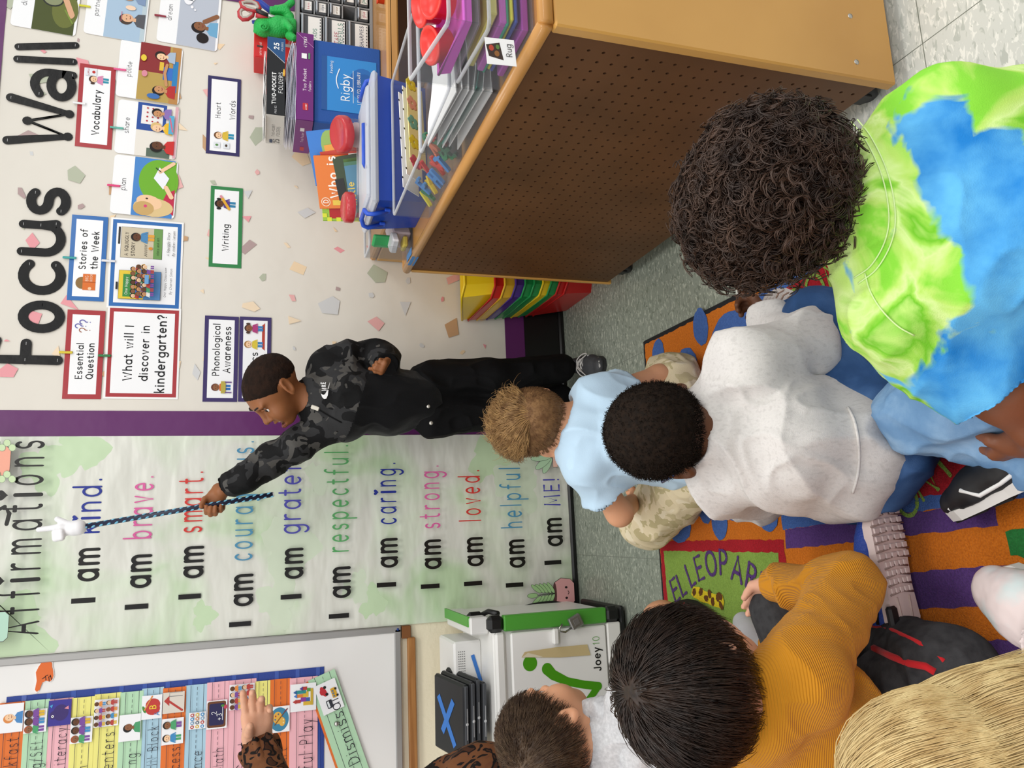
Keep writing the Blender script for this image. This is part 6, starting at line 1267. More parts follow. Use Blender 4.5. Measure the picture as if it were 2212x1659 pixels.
def scalp_points(H, n, accept, seed=1, infl=1.0):
    """points on the skull ellipsoid of a head frame where accept(x, y, z) of the unit direction holds"""
    rg = np.random.RandomState(seed); out = []; dr = []
    c = np.array([0,-.006,.028]); R = np.array([.075,.094,.08])*infl
    while len(out) < n:
        v = rg.normal(size=3); v /= np.linalg.norm(v)
        if not accept(*v): continue
        q = c+v*R; nn = v/R; out.append(H.o+(H.x*q[0]+H.y*q[1]+H.z*q[2])*H.k); nn = nrm(nn); dr.append(H.dir(*nn))
    return np.array(out), np.array(dr)

from mathutils.bvhtree import BVHTree
def surf(o, dflt):
    """picture pixel -> point on an object's surface as the camera sees it"""
    b = BVHTree.FromPolygons([tuple(np.array(v.co)+org(o)) for v in o.data.vertices], [tuple(p.vertices) for p in o.data.polygons])
    def f(x, y, off=.001): d = nrm(ray(x, y)); h = b.ray_cast(Vector(EYE), Vector(d)); return (np.array(h[0]) if h[0] is not None else dflt(x, y))-d*off
    return f
def camo_mat(name, base, layers, rough=.75):
    """layers: (scale, threshold, colour, offset) painted one over the other"""
    m = mat(name, base, rough, spec=.25, bump=('noise', 500, .25, .002)); nt = m.node_tree; N = nt.nodes.new; L = nt.links.new; tc = N('ShaderNodeTexCoord'); prev = None
    for sc, th, col, off in layers:
        mp = N('ShaderNodeMapping'); mp.inputs['Location'].default_value = (off, off*.6, -off); n = N('ShaderNodeTexNoise'); n.inputs['Scale'].default_value = sc; n.inputs['Detail'].default_value = 2.2; n.inputs['Roughness'].default_value = .45; n.inputs['Distortion'].default_value = .5
        L(tc.outputs['Object'], mp.inputs[0]); L(mp.outputs[0], n.inputs['Vector']); g = N('ShaderNodeMath'); g.operation = 'GREATER_THAN'; g.inputs[1].default_value = th; L(n.outputs['Fac'], g.inputs[0]); x = N('ShaderNodeMixRGB'); L(g.outputs[0], x.inputs[0]); x.inputs[2].default_value = (*lin(col), 1)
        if prev is None: x.inputs[1].default_value = (*lin(base), 1)
        else: L(prev, x.inputs[1])
        prev = x.outputs[0]
    L(prev, nt.nodes['Principled BSDF'].inputs['Base Color']); return m

def smooth_path(pts, n=6):
    """Catmull-Rom through 2-D or 3-D points"""
    P = [np.array(p, float) for p in pts]; P = [2*P[0]-P[1]]+P+[2*P[-1]-P[-2]]; out = []
    for i in range(1, len(P)-2):
        for k in range(n):
            t = k/n; a, b, c, d = P[i-1:i+3]; out.append(.5*((2*b)+(c-a)*t+(2*a-5*b+4*c-d)*t*t+(3*b-a-3*c+d)*t**3))
    out.append(P[-2]); return out
# ================================================================ shared body helpers
def solid_part(name, S, res, mats, parent, disp=None, pick=None, label=None):
    V, Fq = S.build(res, disp); mi = None
    if pick is not None: mi = pick(V[Fq].mean(axis=1))
    return np_mesh(name, V, Fq, mats, parent, mi, label)
def person(label, base): return thing('person', label, 'person', base)
def eyes(H, P, iris='2a170d', look=(0,0), sides=(-1, 1)):
    for s in sides:
        m = MB(); c = H(s*.0315,.0688,.003); r = .0137*H.k; m.ell(c, (r,r,r), mat('eye_white', 'f2efec', .12, spec=.6), None, 20, 14)
        d = nrm(H.dir(s*.12+look[0], 1, look[1])); m.lathe(c, d, [(.0068*H.k, r*.875), (.0045*H.k, r*.985), (0, r*1.0)], mat('iris_'+iris, iris, .1, spec=.7), 18); m.lathe(c, d, [(.0033*H.k, r*.975), (.0015*H.k, r*1.02), (0, r*1.03)], mat('pupil', '050404', .08, spec=.7), 12)
        e = part('eye', m, P)
        S = Solid(); S.cap(H(s*.0185,.0825,.0095), H(s*.032,.0855,.0135), .002*H.k, .0026*H.k, .004*H.k); S.cap(H(s*.032,.0855,.0135), H(s*.0465,.0755,.008), .0026*H.k, .0018*H.k, .004*H.k)
        solid_part('eyelid', S, .0013, H.skin, P)
        m = MB(); m.tube([H(s*.013,.0935,.0275), H(s*.025,.0945,.0325), H(s*.038,.089,.0335), H(s*.05,.0785,.028)], [.0014*H.k,.0028*H.k,.0026*H.k,.0012*H.k], mat('brow_'+iris, '20130c', .8), 6); part('eyebrow', m, P)
def mouth(H, P, zu=-.052, opened=.8):
    zl = -.060-.016*opened; zc = (zu+zl)/2; m = MB(); m.ell(H(0,.071,zc), np.array((.02,.012,.0085*opened+.003))*H.k, mat('mouth_inside', '4a1418', .4), H.ax, 16, 10); part('mouth', m, P)
    m = MB()
    for i in range(6):
        x = (i-2.5)*.0054; m.box(H(x,.0855-x*x*18,zu-.0055), np.array((.0052,.003,.0075))*H.k, mat('teeth', 'f2eee6', .25), H.ax, .0012)
    part('teeth', m, P)
def buzz(H, P, m_, t=.003, name='hair', p0=(0,.088,.062), n=(0,.64,-.77), res=.003, rough=.0012):
    S = Solid(); k = H.k; S.ell(H(0,-.012,.03), (np.array((.072,.09,.078))+t)*k, H.ax); S.ell(H(0,.028,.018), (np.array((.064,.062,.07))+t*.8)*k, H.ax, .02*k)
    S.cut(H(*p0), H.dir(*n), .004); S.ell(H(0,-.005,.0), (np.array((.07,.085,.085)))*k, H.ax, .002, '-')
    for s in (-1, 1): S.ell(H(s*.078,.0,-.012), np.array((.022,.019,.034))*k, H.ax, .006, '-')
    return solid_part(name, S, res, m_, P, lambda V, N: rough*vnoise(V, 260, 2))
def sneaker(P, heel, toe, up, w, main, sole, accent, h=.055, label=None, laces=None):
    """a laced shoe from heel to toe; up = direction away from the sole"""
    heel, toe = np.array(heel, float), np.array(toe, float); d = nrm(toe-heel); u = nrm(np.array(up, float)-d*np.dot(up, d)); s = np.cross(d, u); L = np.linalg.norm(toe-heel); F = lambda a, b, c: heel+d*a*L+s*b*w+u*c
    S = Solid(); S.chain([F(.12,0,.03), F(.35,0,.031), F(.62,.03,.025), F(.86,.02,.019)], [w*.38, w*.4, w*.47, w*.38], .02, '+', (u, 1.4)); S.cap(F(.14,0,.03), F(.2,0,h+.012), w*.34, w*.32, .02); S.cut(F(.2,0,h+.016), u-d*.25, .006); S.ell(F(.22,0,h+.02), (w*.26, w*.24, .03), (d, s, u), .006, '-'); S.cut(F(.5,0,.012), -u, .004)
    sh = solid_part('shoe', S, .004, main, P, lambda V, N: .0007*vnoise(V, 90, 3), label=label)
    m = MB(); pr = [(.0,.0),(.02,.3),(.12,.42),(.35,.4),(.6,.5),(.8,.48),(.95,.3),(1.01,.02),(.96,-.28),(.82,-.42),(.6,-.42),(.35,-.36),(.12,-.4),(.02,-.28)]
    m.prism([(a*L, -b*w) for a, b in pr], heel-u*.0005, d, -s, .017, sole); so = part('sole', m, sh)
    if accent:
        m = MB()
        for b in (-1, 1): m.tube([F(.1,b*.4,.03), F(.3,b*.42,.024), F(.5,b*.47,.022), F(.62,b*.44,.04)], .0035, accent, 6)
        m.tube([F(.86,-.34,.02), F(.97,-.15,.026), F(1.0,.05,.026), F(.92,.32,.02)], .004, accent, 6); m.box(F(.0,0,.045), (.006, w*.3, .03), accent, (d, s, u), .002); part('overlay', m, sh)
    if laces:
        m = MB()
        for i in range(4):
            a = .36+.075*i; z_ = .056-.0035*i
            for e in (-1, 1): m.tube(smooth_path([F(a,-.3*e,z_-.006), F(a+.02,-.12*e,z_+.001), F(a+.035,.0,z_+.003+.001*e), F(a+.05,.12*e,z_), F(a+.06,.3*e,z_-.007)], 3), .0024, laces, 6)
        for b in (-1, 1): m.tube(smooth_path([F(.36,0,.061), F(.38,b*.25,.062), F(.46,b*.5,.05), F(.56,b*.52,.04), F(.52,b*.34,.05), F(.4,b*.05,.062)], 4), .0022, laces, 6); m.tube(smooth_path([F(.36,0,.062), F(.42,b*.15,.062), F(.52,b*.3,.056), F(.6,b*.46,.046)], 4), .002, laces, 6)
        part('laces', m, sh)
    return sh
# ================================================================ the pointing boy
YBY = 2.36
bp = lambda x, y, dy=0.0: aty(x, y, YBY+dy)
H = Frame((.424, 2.325, 1.05), (-.889, .0, .46), (.43, -.33, .84), .92); H.skin = skin('boy', '8f5a36')
P = person('boy in a black camouflage jacket standing at the wall and reaching out with a pointer', (.46, 2.4, 0))
J = dict(neck=bp(684,868,.0), shR=bp(698,922,.0), elR=bp(583,995,.03), wrR=bp(478,1062,.02), shL=bp(697,790,.03), elL=bp(806,766,.05), wrL=bp(838,783,-.05), chest=bp(740,858,.02), belly=bp(840,868,.03), pel=bp(915,862,.04), hpL=bp(930,826,.045), hpR=bp(930,897,.035), knL=bp(1060,815,.03), knR=bp(1070,893,.05), anL=bp(1212,795,.06), anR=bp(1212,862,.11))
# pointer: patterned stick with a white pointing glove
g0, g1 = aty(590, 1068, 2.345), aty(166, 1140, 2.41); sd = nrm(g1-g0)
S = Solid(); head_solid(S, H, 1.3, 1.25, J['neck'], .034)
S.chain([J['neck'], J['chest'], J['belly'], J['pel']], [.045,.075,.072,.075], .04); S.chain([J['shR'], J['elR'], J['wrR']], [.036,.028,.02], .02); S.chain([J['shL'], J['elL'], J['wrL']], [.036,.028,.02], .02); S.cap(J['neck'], J['shR'], .035, .036, .03); S.cap(J['neck'], J['shL'], .035, .036, .03)
for h, k_, a in (('hpL','knL','anL'), ('hpR','knR','anR')): S.chain([J[h], J[k_], J[a]], [.06,.042,.03], .03)
gp = g0+sd*np.dot(aty(458, 1091, 2.36)-g0, sd)                      # where the hand grips the stick
wr = gp+V3(.036,.014,-.012)+V3(0,.006,0); J['wrR'] = wr+V3(.014,.0,-.012); pd = nrm(V3(-1,.0,.12)); ac = sd
hand_solid(S, wr, pd, ac, (1.0,1.05,1.05,1.1), .88, (.55,.55), .02, side=1)
fd = nrm(bp(815,806,-.11)-J['wrL']); hand_solid(S, J['wrL'], fd, V3(-.75,-.3,.5), (1.2,1.3,1.35,1.4), .82, (.3,.6), .03, side=1)
solid_part('body', S, .0028, H.skin, P)
eyes(H, P, '1e100a', (.12,.05)); mouth(H, P, opened=1.25)
buzz(H, P, mat('hair_buzz', '1d120c', .85, spec=.2, bump=('noise', 420, .5, .003), var=(40, '2c1b12', .4, .7)), .0028, p0=(0,.086,.066))
LIP = mat('lip_boy', '7a4238', .35, spec=.5, sss=.1); S = Solid(); k = H.k
zl = -.060-.016*1.25
S.cap(H(-.014,.0845,zl+.0025), H(0,.0905,zl+.001), .003*k, .0052*k, .004*k); S.cap(H(.014,.0845,zl+.0025), H(0,.0905,zl+.001), .003*k, .0052*k, .004*k); solid_part('lower_lip', S, .0014, LIP, P)
# jacket
CAMO = camo_mat('camo_black', '131314', ((17, .5, '2f2f30', 1.0), (21, .575, '4d4b48', 4.0), (19, .57, '0e0e0f', 7.5)))
BLKC = cloth('black_fleece', '0b0b0d', None, rough=.8, bump=('noise', 300, .25, .003)); RIBC = mat('cloth_black_rib', '0a0a0b', .85, spec=.15, bump=('X', 160, .4, .003))
S = Solid(); S.chain([bp(697,866,.0), bp(745,862,.02), bp(840,868,.03), bp(900,866,.035)], [.068,.09,.088,.086], .05)
S.ell(bp(740,902,-.0), (.066,.058,.066), None, .04); S.ell(bp(725,812,.02), (.07,.06,.08), None, .04)
S.chain([J['shR'], bp(645,958,.01), J['elR'], bp(530,1033,.02), J['wrR']+nrm(bp(530,1033,.02)-J['wrR'])*.03], [.05,.043,.039,.036,.032], .03); S.chain([J['shL'], bp(750,772,.04), J['elL'], bp(832,775,.0), J['wrL']+V3(0,.012,0)], [.05,.045,.044,.041,.035], .03)
S.chain([bp(667,855,-.0), bp(690,868,.0)], [.056,.07], .02)
nb = nrm(H.o-J['neck']); S.ell(J['neck']+nb*.075, (.058,.058,.05), None, .006, '-')      # open neckline
S.cap(J['neck']+nb*.01+V3(0,-.01,0), J['neck']+nb*.09, .038, .042, .004, '-')
f1 = folds(.009, 9, 4, (0,0,1), .55, .4)
chA = bp(770,860); 
def pick_j(cn):
    t = (cn-bp(745,860,.02))@nrm(V3(-.10,0,-1)); arm = (np.linalg.norm(cn-J['elL'], axis=1) < .11) | (cn[:,0] < bp(700,958)[0]) | ((cn[:,0] > bp(770,795)[0]) & (cn[:,2] > .78)); return np.where((t > .055+.03*vnoise(cn, 6, 1)+.25*(cn[:,0]-.45)) & ~arm, 1, 0)
jk = solid_part('jacket', S, .0036, [CAMO, BLKC], P, f1, pick_j)
S = Solid(); cdir = nrm(J['wrR']-bp(530,1033,.02)); S.cap(J['wrR']-cdir*.045, J['wrR']-cdir*.004, .033, .029, .01); S.cut(J['wrR']+cdir*.004, cdir, .003); S.cap(J['wrR']-cdir*.012, J['wrR']+cdir*.05, .024, .025, .004, '-'); solid_part('cuff', S, .003, RIBC, jk)
S = Solid(); S.cap(J['wrL']+V3(0,.02,.006), J['wrL']+V3(-.006,-.012,0), .036, .033, .01); S.cut(J['wrL']+fd*.012, fd, .003); solid_part('cuff', S, .003, RIBC, jk)
S = Solid(); c0 = J['neck']+nb*.012+V3(.004,.002,0); S.cap(c0-nb*.02, c0+nb*.03, .06, .054, .01); S.cut(c0+nb*.034+V3(.02,0,0), nb+V3(-.35,-.45,0), .003); S.cap(c0-nb*.03, c0+nb*.09, .047, .047, .004, '-'); solid_part('collar', S, .003, CAMO, jk)
_jb = BVHTree.FromPolygons([tuple(np.array(v.co)+org(jk)) for v in jk.data.vertices], [tuple(p.vertices) for p in jk.data.polygons])
def on_jacket(x, y, off=.002):
    d = nrm(ray(x, y)); h = _jb.ray_cast(Vector(EYE), Vector(d)); q = np.array(h[0]) if h[0] is not None else aty(x, y, YBY-.08); return q-d*off
ZM = mat('zip_metal', 'c9c5bd', .35, metal=.6); m = MB(); zp = [on_jacket(x, y, .001) for x, y in ((690,886),(700,892),(712,899),(725,906),(738,913))]; m.tube(zp, .0025, BLKC, 6); part('zipper', m, jk)
m = MB(); a, b = on_jacket(672,878,.004), on_jacket(689,884,.004); ez = nrm(a-b); m.box((a+b)/2, (.006,.012,np.linalg.norm(a-b)), mat('zip_tab','d8d2c4',.45), (nrm(ray(680,880)), np.cross(ez, nrm(ray(680,880))), ez), .002); part('zip_pull', m, jk, 'pale zip pull')
WL = mat('logo_white', 'f0f0f0', .5); m = MB()
def jpoly(pts, off): m.poly([on_jacket(x, y, off) for x, y in pts], WL)
sw = [(713,825),(711,835),(709,845),(708,853),(706,860),(701,862),(697,859),(694,853),(692,847)]; sw2 = [(713,825),(706,838),(704,846),(702,849),(699,850),(696,849),(692,847)]
up_, dn_ = [(713,824),(711,836),(709,846),(708,854),(705,861),(700,862),(696,858),(693,850)], [(713,824),(708,838),(705,846),(703,850),(701,852),(699,853),(696,852),(693,850)]
for i in range(7): jpoly([up_[i], up_[i+1], dn_[i+1], dn_[i]] if i else [up_[0], up_[1], dn_[1]], .0042)
# word above the tick: letters N I K E along the picture's upward direction
for ch, (x, y) in zip('NIKE', ((703,844),(702,839),(701.5,835),(700.5,829))):
    gw, sts = GL[ch]
    for st in sts:
        for i, q in enumerate(ribbon(flat_stroke(st), .42, True)): m.poly([on_jacket(x-p[1]*6.2+2.2+p[0]*.6, y-(p[0])*4.0, .0045+.0001*i) for p in q][::1], WL)
part('chest_logo', m, jk, 'white printed emblem')
# trousers and shoes
S = Solid(); S.chain([bp(900,864,.035), J['pel']], [.08,.08], .03)
for h, k_, a, o in (('hpL','knL','anL',1), ('hpR','knR','anR',-1)): S.chain([J[h], J[k_], J[a]+V3(0,0,-.0)], [.069,.055,.047], .03)
for a in ('anL','anR'): S.cut(J[a]+V3(0,0,-.018), V3(0,0,-1), .004) if 0 else None
tr = solid_part('trousers', S, .0038, mat('cloth_black_trouser', '0a0a0c', .78, spec=.2, bump=('noise', 400, .25, .002)), P, folds(.007, 10, 9, (0,0,1), .5, .4))
for x, y in ((925,878), (931,914)):
    m = MB(); q = aty(x, y, YBY-.052); m.lathe(q, (0,-1,0), [(.006,0),(.006,.003),(.003,.0045),(0,.005)], ZM, 12); part('snap_button', m, tr)
GS, WS = mat('shoe_grey', '3a3b3e', .55, bump=('noise', 500, .4, .002)), mat('shoe_sole_dark', '2c2c2d', .6); SV = mat('shoe_silver', 'a5a4a2', .4)
sneaker(P, (.545,2.445,.0), (.512,2.275,.0), (0,0,1), .074, GS, WS, SV, .058, 'black and silver laced running shoe', mat('laces_grey', 'b9b6b2', .7))
sneaker(P, (.45,2.5,.0), (.405,2.345,.0), (0,0,1), .074, GS, WS, SV, .058, 'black and silver laced running shoe', mat('laces_grey', 'b9b6b2', .7))
# ---------------------------------------------------------------- the pointer he holds
t = thing('pointer_stick', 'dark blue spotted pointer stick with white glove tip, held by the standing boy', 'pointer', (g0+g1)/2)
m = MB(); SKM = mat('stick_navy', '1b2038', .4); m.tube([g0, g1], .0072, SKM, 14); m.tube([g0-sd*.002, g0+sd*.003], .0068, 'e6e6e8', 14); n_ = 26
px_ = nrm(np.cross(sd, V3(0,1,0))); py_ = np.cross(sd, px_)
for i in range(n_*3):
    a = i*2.1+.4; c = g0+sd*(np.linalg.norm(g1-g0)*(i+.6)/(n_*3+1)); nn = px_*math.cos(a)+py_*math.sin(a); m.ell(c+nn*.0062, (.0068,.0036,.0017), mat('stick_spot', '6fb6d4', .4), (nrm(sd+np.cross(nn, sd)*.35), np.cross(nn, sd), nn), 10, 6)
part('stick', m, t)
GW = mat('glove_white', 'e9e8ea', .45); S = Solid(); gx = -nrm(np.cross(V3(0,-1,0), sd)); c = g1
S.cap(c-sd*.004, c+sd*.006, .021, .021, .004); S.chain([c+sd*.006, c+sd*.035], [.013,.019], .006); S.cap(c+sd*.038+gx*.01, c+sd*.094+gx*.012, .0085, .0068, .008)
for q in (-.003,-.012,-.02): S.cap(c+sd*.04+gx*q, c+sd*.052+gx*q+V3(0,-.012,0), .0085, .008, .004); S.cap(c+sd*.052+gx*q+V3(0,-.012,0), c+sd*.036+gx*q+V3(0,-.018,0), .008, .0075, .003)
S.cap(c+sd*.02+gx*.014, c+sd*.046+gx*.032, .0085, .0075, .006); solid_part('glove_tip', S, .002, GW, t, label='white pointing glove')
# ================================================================ the children on the floor
def dirs_flow(fn): return fn
def whorl_hair(H, P, mt, n, length, whorl, accept, name='hair', r=.0011, lift=.18, seg=6, seed=1, infl=1.03, fwd_bias=0.0, sidefall=.0, grav=.3, jit=.25, label=None, maxr=1.16):
    """straight hair combed outward from a whorl (unit direction in head space) and held close to the skull"""
    R, N = scalp_points(H, n, accept, seed, infl); w = nrm(whorl); wp = H.o+H.dir(*(np.array([0,-.006,.028])+w*np.array([.075,.094,.08])))*H.k
    T = R-wp; T = T-N*np.sum(T*N, axis=1)[:,None]; T /= np.linalg.norm(T, axis=1)[:,None]+1e-6; T = T+H.dir(sidefall,fwd_bias,0); D0 = T*1.0+N*lift
    D0 /= np.linalg.norm(D0, axis=1)[:,None]; c = H.o+H.dir(0,-.006,.028)*H.k; rad = np.array([.075,.094,.08])*H.k
    ax = np.array([H.x, H.y, H.z])
    def flow(p, d, t):
        q = ((p-c)@ax.T)/rad; nn = (q/rad)@ax; nn /= np.linalg.norm(nn, axis=1)[:,None]+1e-9; k = np.linalg.norm(q, axis=1); d = d-nn*(np.clip(np.sum(d*nn, axis=1), 0, 1)*(.5)*(k > infl+.06))[:,None]; return d+nn*(.6*(k < infl+.02))[:,None]
    return strands(name, R, D0, length, mt, P, seg, r, grav, flow=flow, jitter=jit, label=label)
def hair_base(H, P, m_, t=.006, p0=(0,.086,.062), n=(0,.64,-.77), low=None):
    return buzz(H, P, m_, t, 'hair_base', p0, n, .0035, .0025)
# ---------------------------------------------------------------- blond boy in the pale blue T-shirt
P = person('blond boy in a pale blue T-shirt sitting at the rug edge with his back turned', (.16, 1.68, 0))
H = Frame(atz(1167, 913, .462), (-.16, 1, .1), (-.04, -.12, 1), 1.0); H.skin = skin('fair', 'd9a07c')
nk = aty(1246, 928, 1.655); sL, sR = aty(1266, 1002, 1.65), aty(1288, 868, 1.65); pl = atz(1495, 960, .1); ch = (sL+sR)/2+V3(0,.01,-.05)
eL, wL = aty(1338, 1108, 1.71), aty(1372, 1082, 1.88); eR, wR = aty(1425, 815, 1.68), aty(1395, 850, 1.85)
kL, kR = atz(1405, 1128, .085), atz(1455, 822, .085); hL, hR = pl+V3(-.065,.02,-.01), pl+V3(.07,.02,-.01); aL, aR = kR+V3(-.14,.04,-.05), kL+V3(.14,.03,-.05)
S = Solid(); head_solid(S, H, 0, 0, nk, .036); S.chain([nk, ch, pl], [.045,.085,.085], .05); S.chain([sL, eL, wL], [.036,.03,.022], .02); S.chain([sR, eR, wR], [.036,.03,.022], .02); S.cap(nk, sL, .035, .036, .03); S.cap(nk, sR, .035, .036, .03)
S.chain([hL, kL, aL], [.065,.045,.03], .03); S.chain([hR, kR, aR], [.065,.045,.03], .03)
for w_, e_ in ((wL, eL), (wR, eR)): hand_solid(S, w_, w_-e_, V3(1,0,.2), (.5,.6,.6,.7), .85)
solid_part('body', S, .0036, H.skin, P)
LB = cloth('pale_blue', 'bcd6ea', None, bump=('noise', 500, .2, .002)); S = Solid()
S.chain([nk+V3(0,0,-.012), ch, pl+V3(0,0,.03)], [.055,.102,.108], .06); S.chain([sL, sL+(eL-sL)*.55], [.052,.056], .03); S.chain([sR, sR+(eR-sR)*.6], [.052,.056], .03); S.cap(nk, sL, .045, .05, .04); S.cap(nk, sR, .045, .05, .04)
S.cut(sL+(eL-sL)*.62, eL-sL, .003) if 0 else None
S.ell(H.o, np.array((.08,.095,.11)), H.ax, .006, '-'); S.cap(nk+V3(0,.005,0), nk+V3(0,.02,.08), .042, .045, .004, '-')
for a, b in ((sL, eL), (sR, eR)):
    d = nrm(b-a); S.cap(a+d*.125, a+d*.32, .062, .07, .003, '-')
    S.cap(a+d*.05, a+d*.2, .04, .045, .003, '-')
solid_part('t_shirt', S, .004, LB, P, folds(.008, 9, 12, (.2,0,1), .5, .35))
SHT = camo_mat('beige_leaf', 'd9cbaa', ((24, .57, 'c3b690', 2.0), (30, .585, 'b8ac84', 5.0), (27, .6, 'e0d4b8', 8.0)), .85); S = Solid(); S.ell(pl+V3(0,0,-.01), (.12,.1,.085), None, .03); S.chain([hL, kL+V3(0,0,.005)], [.085,.07], .04); S.chain([hR, kR+V3(0,0,.005)], [.085,.07], .04); S.cap(kL, kL+(aL-kL)*.35, .066, .058, .03); S.cap(kR, kR+(aR-kR)*.35, .066, .058, .03)
S.cut((0,0,.004), (0,0,-1)); solid_part('shorts', S, .0045, SHT, P, folds(.007, 9, 3, (1,0,0), .6, .4))
for a, tx in ((aL, -1), (aR, 1)): sneaker(P, a+V3(.0,-.03,-.02), a+V3(-.06*tx,.1,-.015), (tx*.3,0,1), .065, mat('shoe_blue','3a4a6a',.6), mat('sole_white','d8d6d2',.5), None, .05)
HB = hair_mat('blond', 'b08a58', '7d5a34'); HBd = hair_mat('blond_fade', '6e4f34', '8a6845', .6, .2)
buzz(H, P, HBd, .0035, 'hair_base', (0,.086,.056))
whorl_hair(H, P, HBd, 3000, .009, (-.1,-.7,.6), lambda x, y, z: (y < .5+.8*z) and z > -.72 and z < .62, 'short_hair', .0007, .12, 3, 3, 1.03)
wd = (.12,-.86,.42)
whorl_hair(H, P, HB, 4200, .06, wd, lambda x, y, z: z > .42-.5*max(0,y)+.25*max(0,-y-.5) and y < .6+.9*z, 'hair', .0008, .3, 8, 2, 1.06, .9, .35, .1, .55)
whorl_hair(H, P, HB, 420, .06, wd, lambda x, y, z: z > .5 and y > -.55, 'hair_tufts', .0008, 1.0, 7, 8, 1.08, .5, -.8, .0, .8)
# ---------------------------------------------------------------- boy in the oatmeal sweatshirt
P = person('boy with close black hair in a pale grey sweatshirt and jeans holding his shoe', (.15, 1.08, 0))
H = Frame(atz(1448, 931, .43), (-.1, 1, -.34), (0, .33, 1), .97); H.skin = skin('deep', '5f3c28')
nk = atz(1535, 935, .345); sR, sL = atz(1605, 800, .315), atz(1560, 1028, .315); md = atz(1690, 955, .24); pl = atz(1835, 972, .1)
eR, wR = atz(1735, 745, .17), atz(1655, 688, .16); eL, wL = atz(1640, 1075, .16), atz(1590, 1000, .14)+V3(0,.1,0)
hR, hL = pl+V3(.08,.0,.0), pl+V3(-.045,-.0,.0); kR, kL = atz(1762, 705, .12), atz(1640, 1020, .08); aR = atz(1735, 690, .06)+V3(.0,.05,0); aL = kL+V3(.15,0,-.04)
S = Solid(); head_solid(S, H, 0, 0, nk, .036); S.chain([nk, md, pl], [.05,.085,.085], .05); S.chain([sR, eR, wR], [.036,.03,.021], .02); S.chain([sL, eL, wL], [.036,.03,.021], .02); S.cap(nk, sR, .036, .036, .03); S.cap(nk, sL, .036, .036, .03); S.chain([hR, kR, aR], [.06,.045,.03], .03); S.chain([hL, kL, aL], [.06,.045,.03], .03)
hd = nrm(atz(1628, 655, .15)-wR); hand_solid(S, wR+hd*.01, hd, nrm(V3(.3,-.6,.5)), (.9,1.0,1.0,1.1), .86, (.7,.1), .08, side=1); hand_solid(S, wL, wL-eL, V3(1,0,0), (.6,.6,.6,.6), .85)
solid_part('body', S, .0034, H.skin, P)
SW = ramp_cloth('oatmeal', [(.3,'d2cecb'), (.5,'d9d5d2'), (.7,'cbc7c4')], 150, 2, 0, .9, 3, (1,1,.5)); S = Solid()
S.cap(nk+V3(0,-.01,-.012), nk+(H.o-nk)*.5+V3(0,-.014,0), .06, .052, .03); S.chain([nk+V3(0,-.01,-.012), (sR+sL)/2+V3(0,-.005,-.03), md, pl+V3(0,-.005,.05)], [.06,.083,.1,.094], .05); S.ell(pl+V3(-.005,-.03,.04), (.112,.09,.075), None, .04)
S.chain([sR, eR, wR+(eR-wR)*.15], [.058,.056,.037], .03); S.chain([sL, eL, wL], [.06,.05,.038], .03); S.cap(nk, sR, .05, .056, .035); S.cap(nk, sL, .05, .056, .035)
S.ell(H(0,.0,.012), np.array((.074,.096,.088))*H.k, H.ax, .004, '-')
sw = solid_part('sweatshirt', S, .0042, SW, P, folds(.013, 8, 21, (.15,-.3,1), .4, .35))
on_sw = surf(sw, lambda x, y: atz(x, y, .16))
S = Solid(); d = nrm(wR-eR); S.cap(wR-d*.03, wR+d*.004, .036, .031, .01); S.cut(wR+d*.008, d, .003); S.cap(wR-d*.01, wR+d*.05, .025, .025, .003, '-'); solid_part('cuff', S, .003, SW, sw)
m = MB(); m.tube([on_sw(x, y, .0018) for x, y in smooth_path(((1832,880),(1846,910),(1854,950),(1856,990),(1852,1030),(1842,1065)))], .0024, SW, 6); part('hem_seam', m, sw)
JN = ramp_cloth('jean_mid', [(.3,'274268'), (.5,'30507e'), (.7,'4a6c9c')], 13, 6, .3, .8, 2); S = Solid(); S.ell(pl+V3(.018,-.035,-.02), (.118,.11,.075), None, .03); S.chain([hR, kR], [.082,.064], .04); S.cap(kR, aR, .06, .046, .03); S.chain([hL, kL], [.075,.058], .04); S.cap(kL, aL, .056, .046, .03); S.cut((0,0,.014), (0,0,-1)); jn = solid_part('jeans', S, .0042, JN, P, folds(.009, 10, 7, (.3,.8,0), .5, .5))
m = MB(); B_ = atz(1843,835,.1); m.box(B_+V3(0,0,.06), (.012,.012,.004), mat('steel', 'b5b2ad', .25, metal=1.0)); part('rivet', m, jn)
BT = mat('tape_bright','2f8fcf',.7); q = [atz(1718, 832, .17), atz(1760, 830, .165), atz(1800, 842, .16)]; S = Solid(); S.chain([p+V3(0,0,-.02) for p in q], [.012,.016,.012], .01); solid_part('shirt_tail', S, .003, BT, P, label='bright blue shirt edge')
SOL = mat('sole_cream', 'd9d0cb', .5, bump=('Y', 60, .8, .003)); s0, s1 = atz(1772, 690, .085), atz(1655, 637, .12)
sh = sneaker(P, s0, s1, V3(-.55,.25,-.6), .078, mat('shoe_white','e5e4e2',.5), SOL, mat('shoe_black','17171a',.5), .05, 'white sneaker turned sole up')
sd_ = nrm(s1-s0); su = nrm(V3(-.55,.25,-.6)-sd_*np.dot(V3(-.55,.25,-.6), sd_)); ss = np.cross(sd_, su); m = MB()
for i in range(9):
    for j in (-1, 1): c = s0+sd_*(.012+.0125*i)-su*.0012+ss*j*.014; m.tube([c-ss*.011, c+ss*.0+sd_*.004, c+ss*.011], .0016, mat('sole_line','a98a7a',.6), 5)
part('tread', m, sh)
sneaker(P, aL+V3(.02,-.02,-.02), aL+V3(.06,.1,-.02), (.2,0,1), .07, mat('shoe_white','e5e4e2',.5), mat('shoe_black','17171a',.5), None, .05)
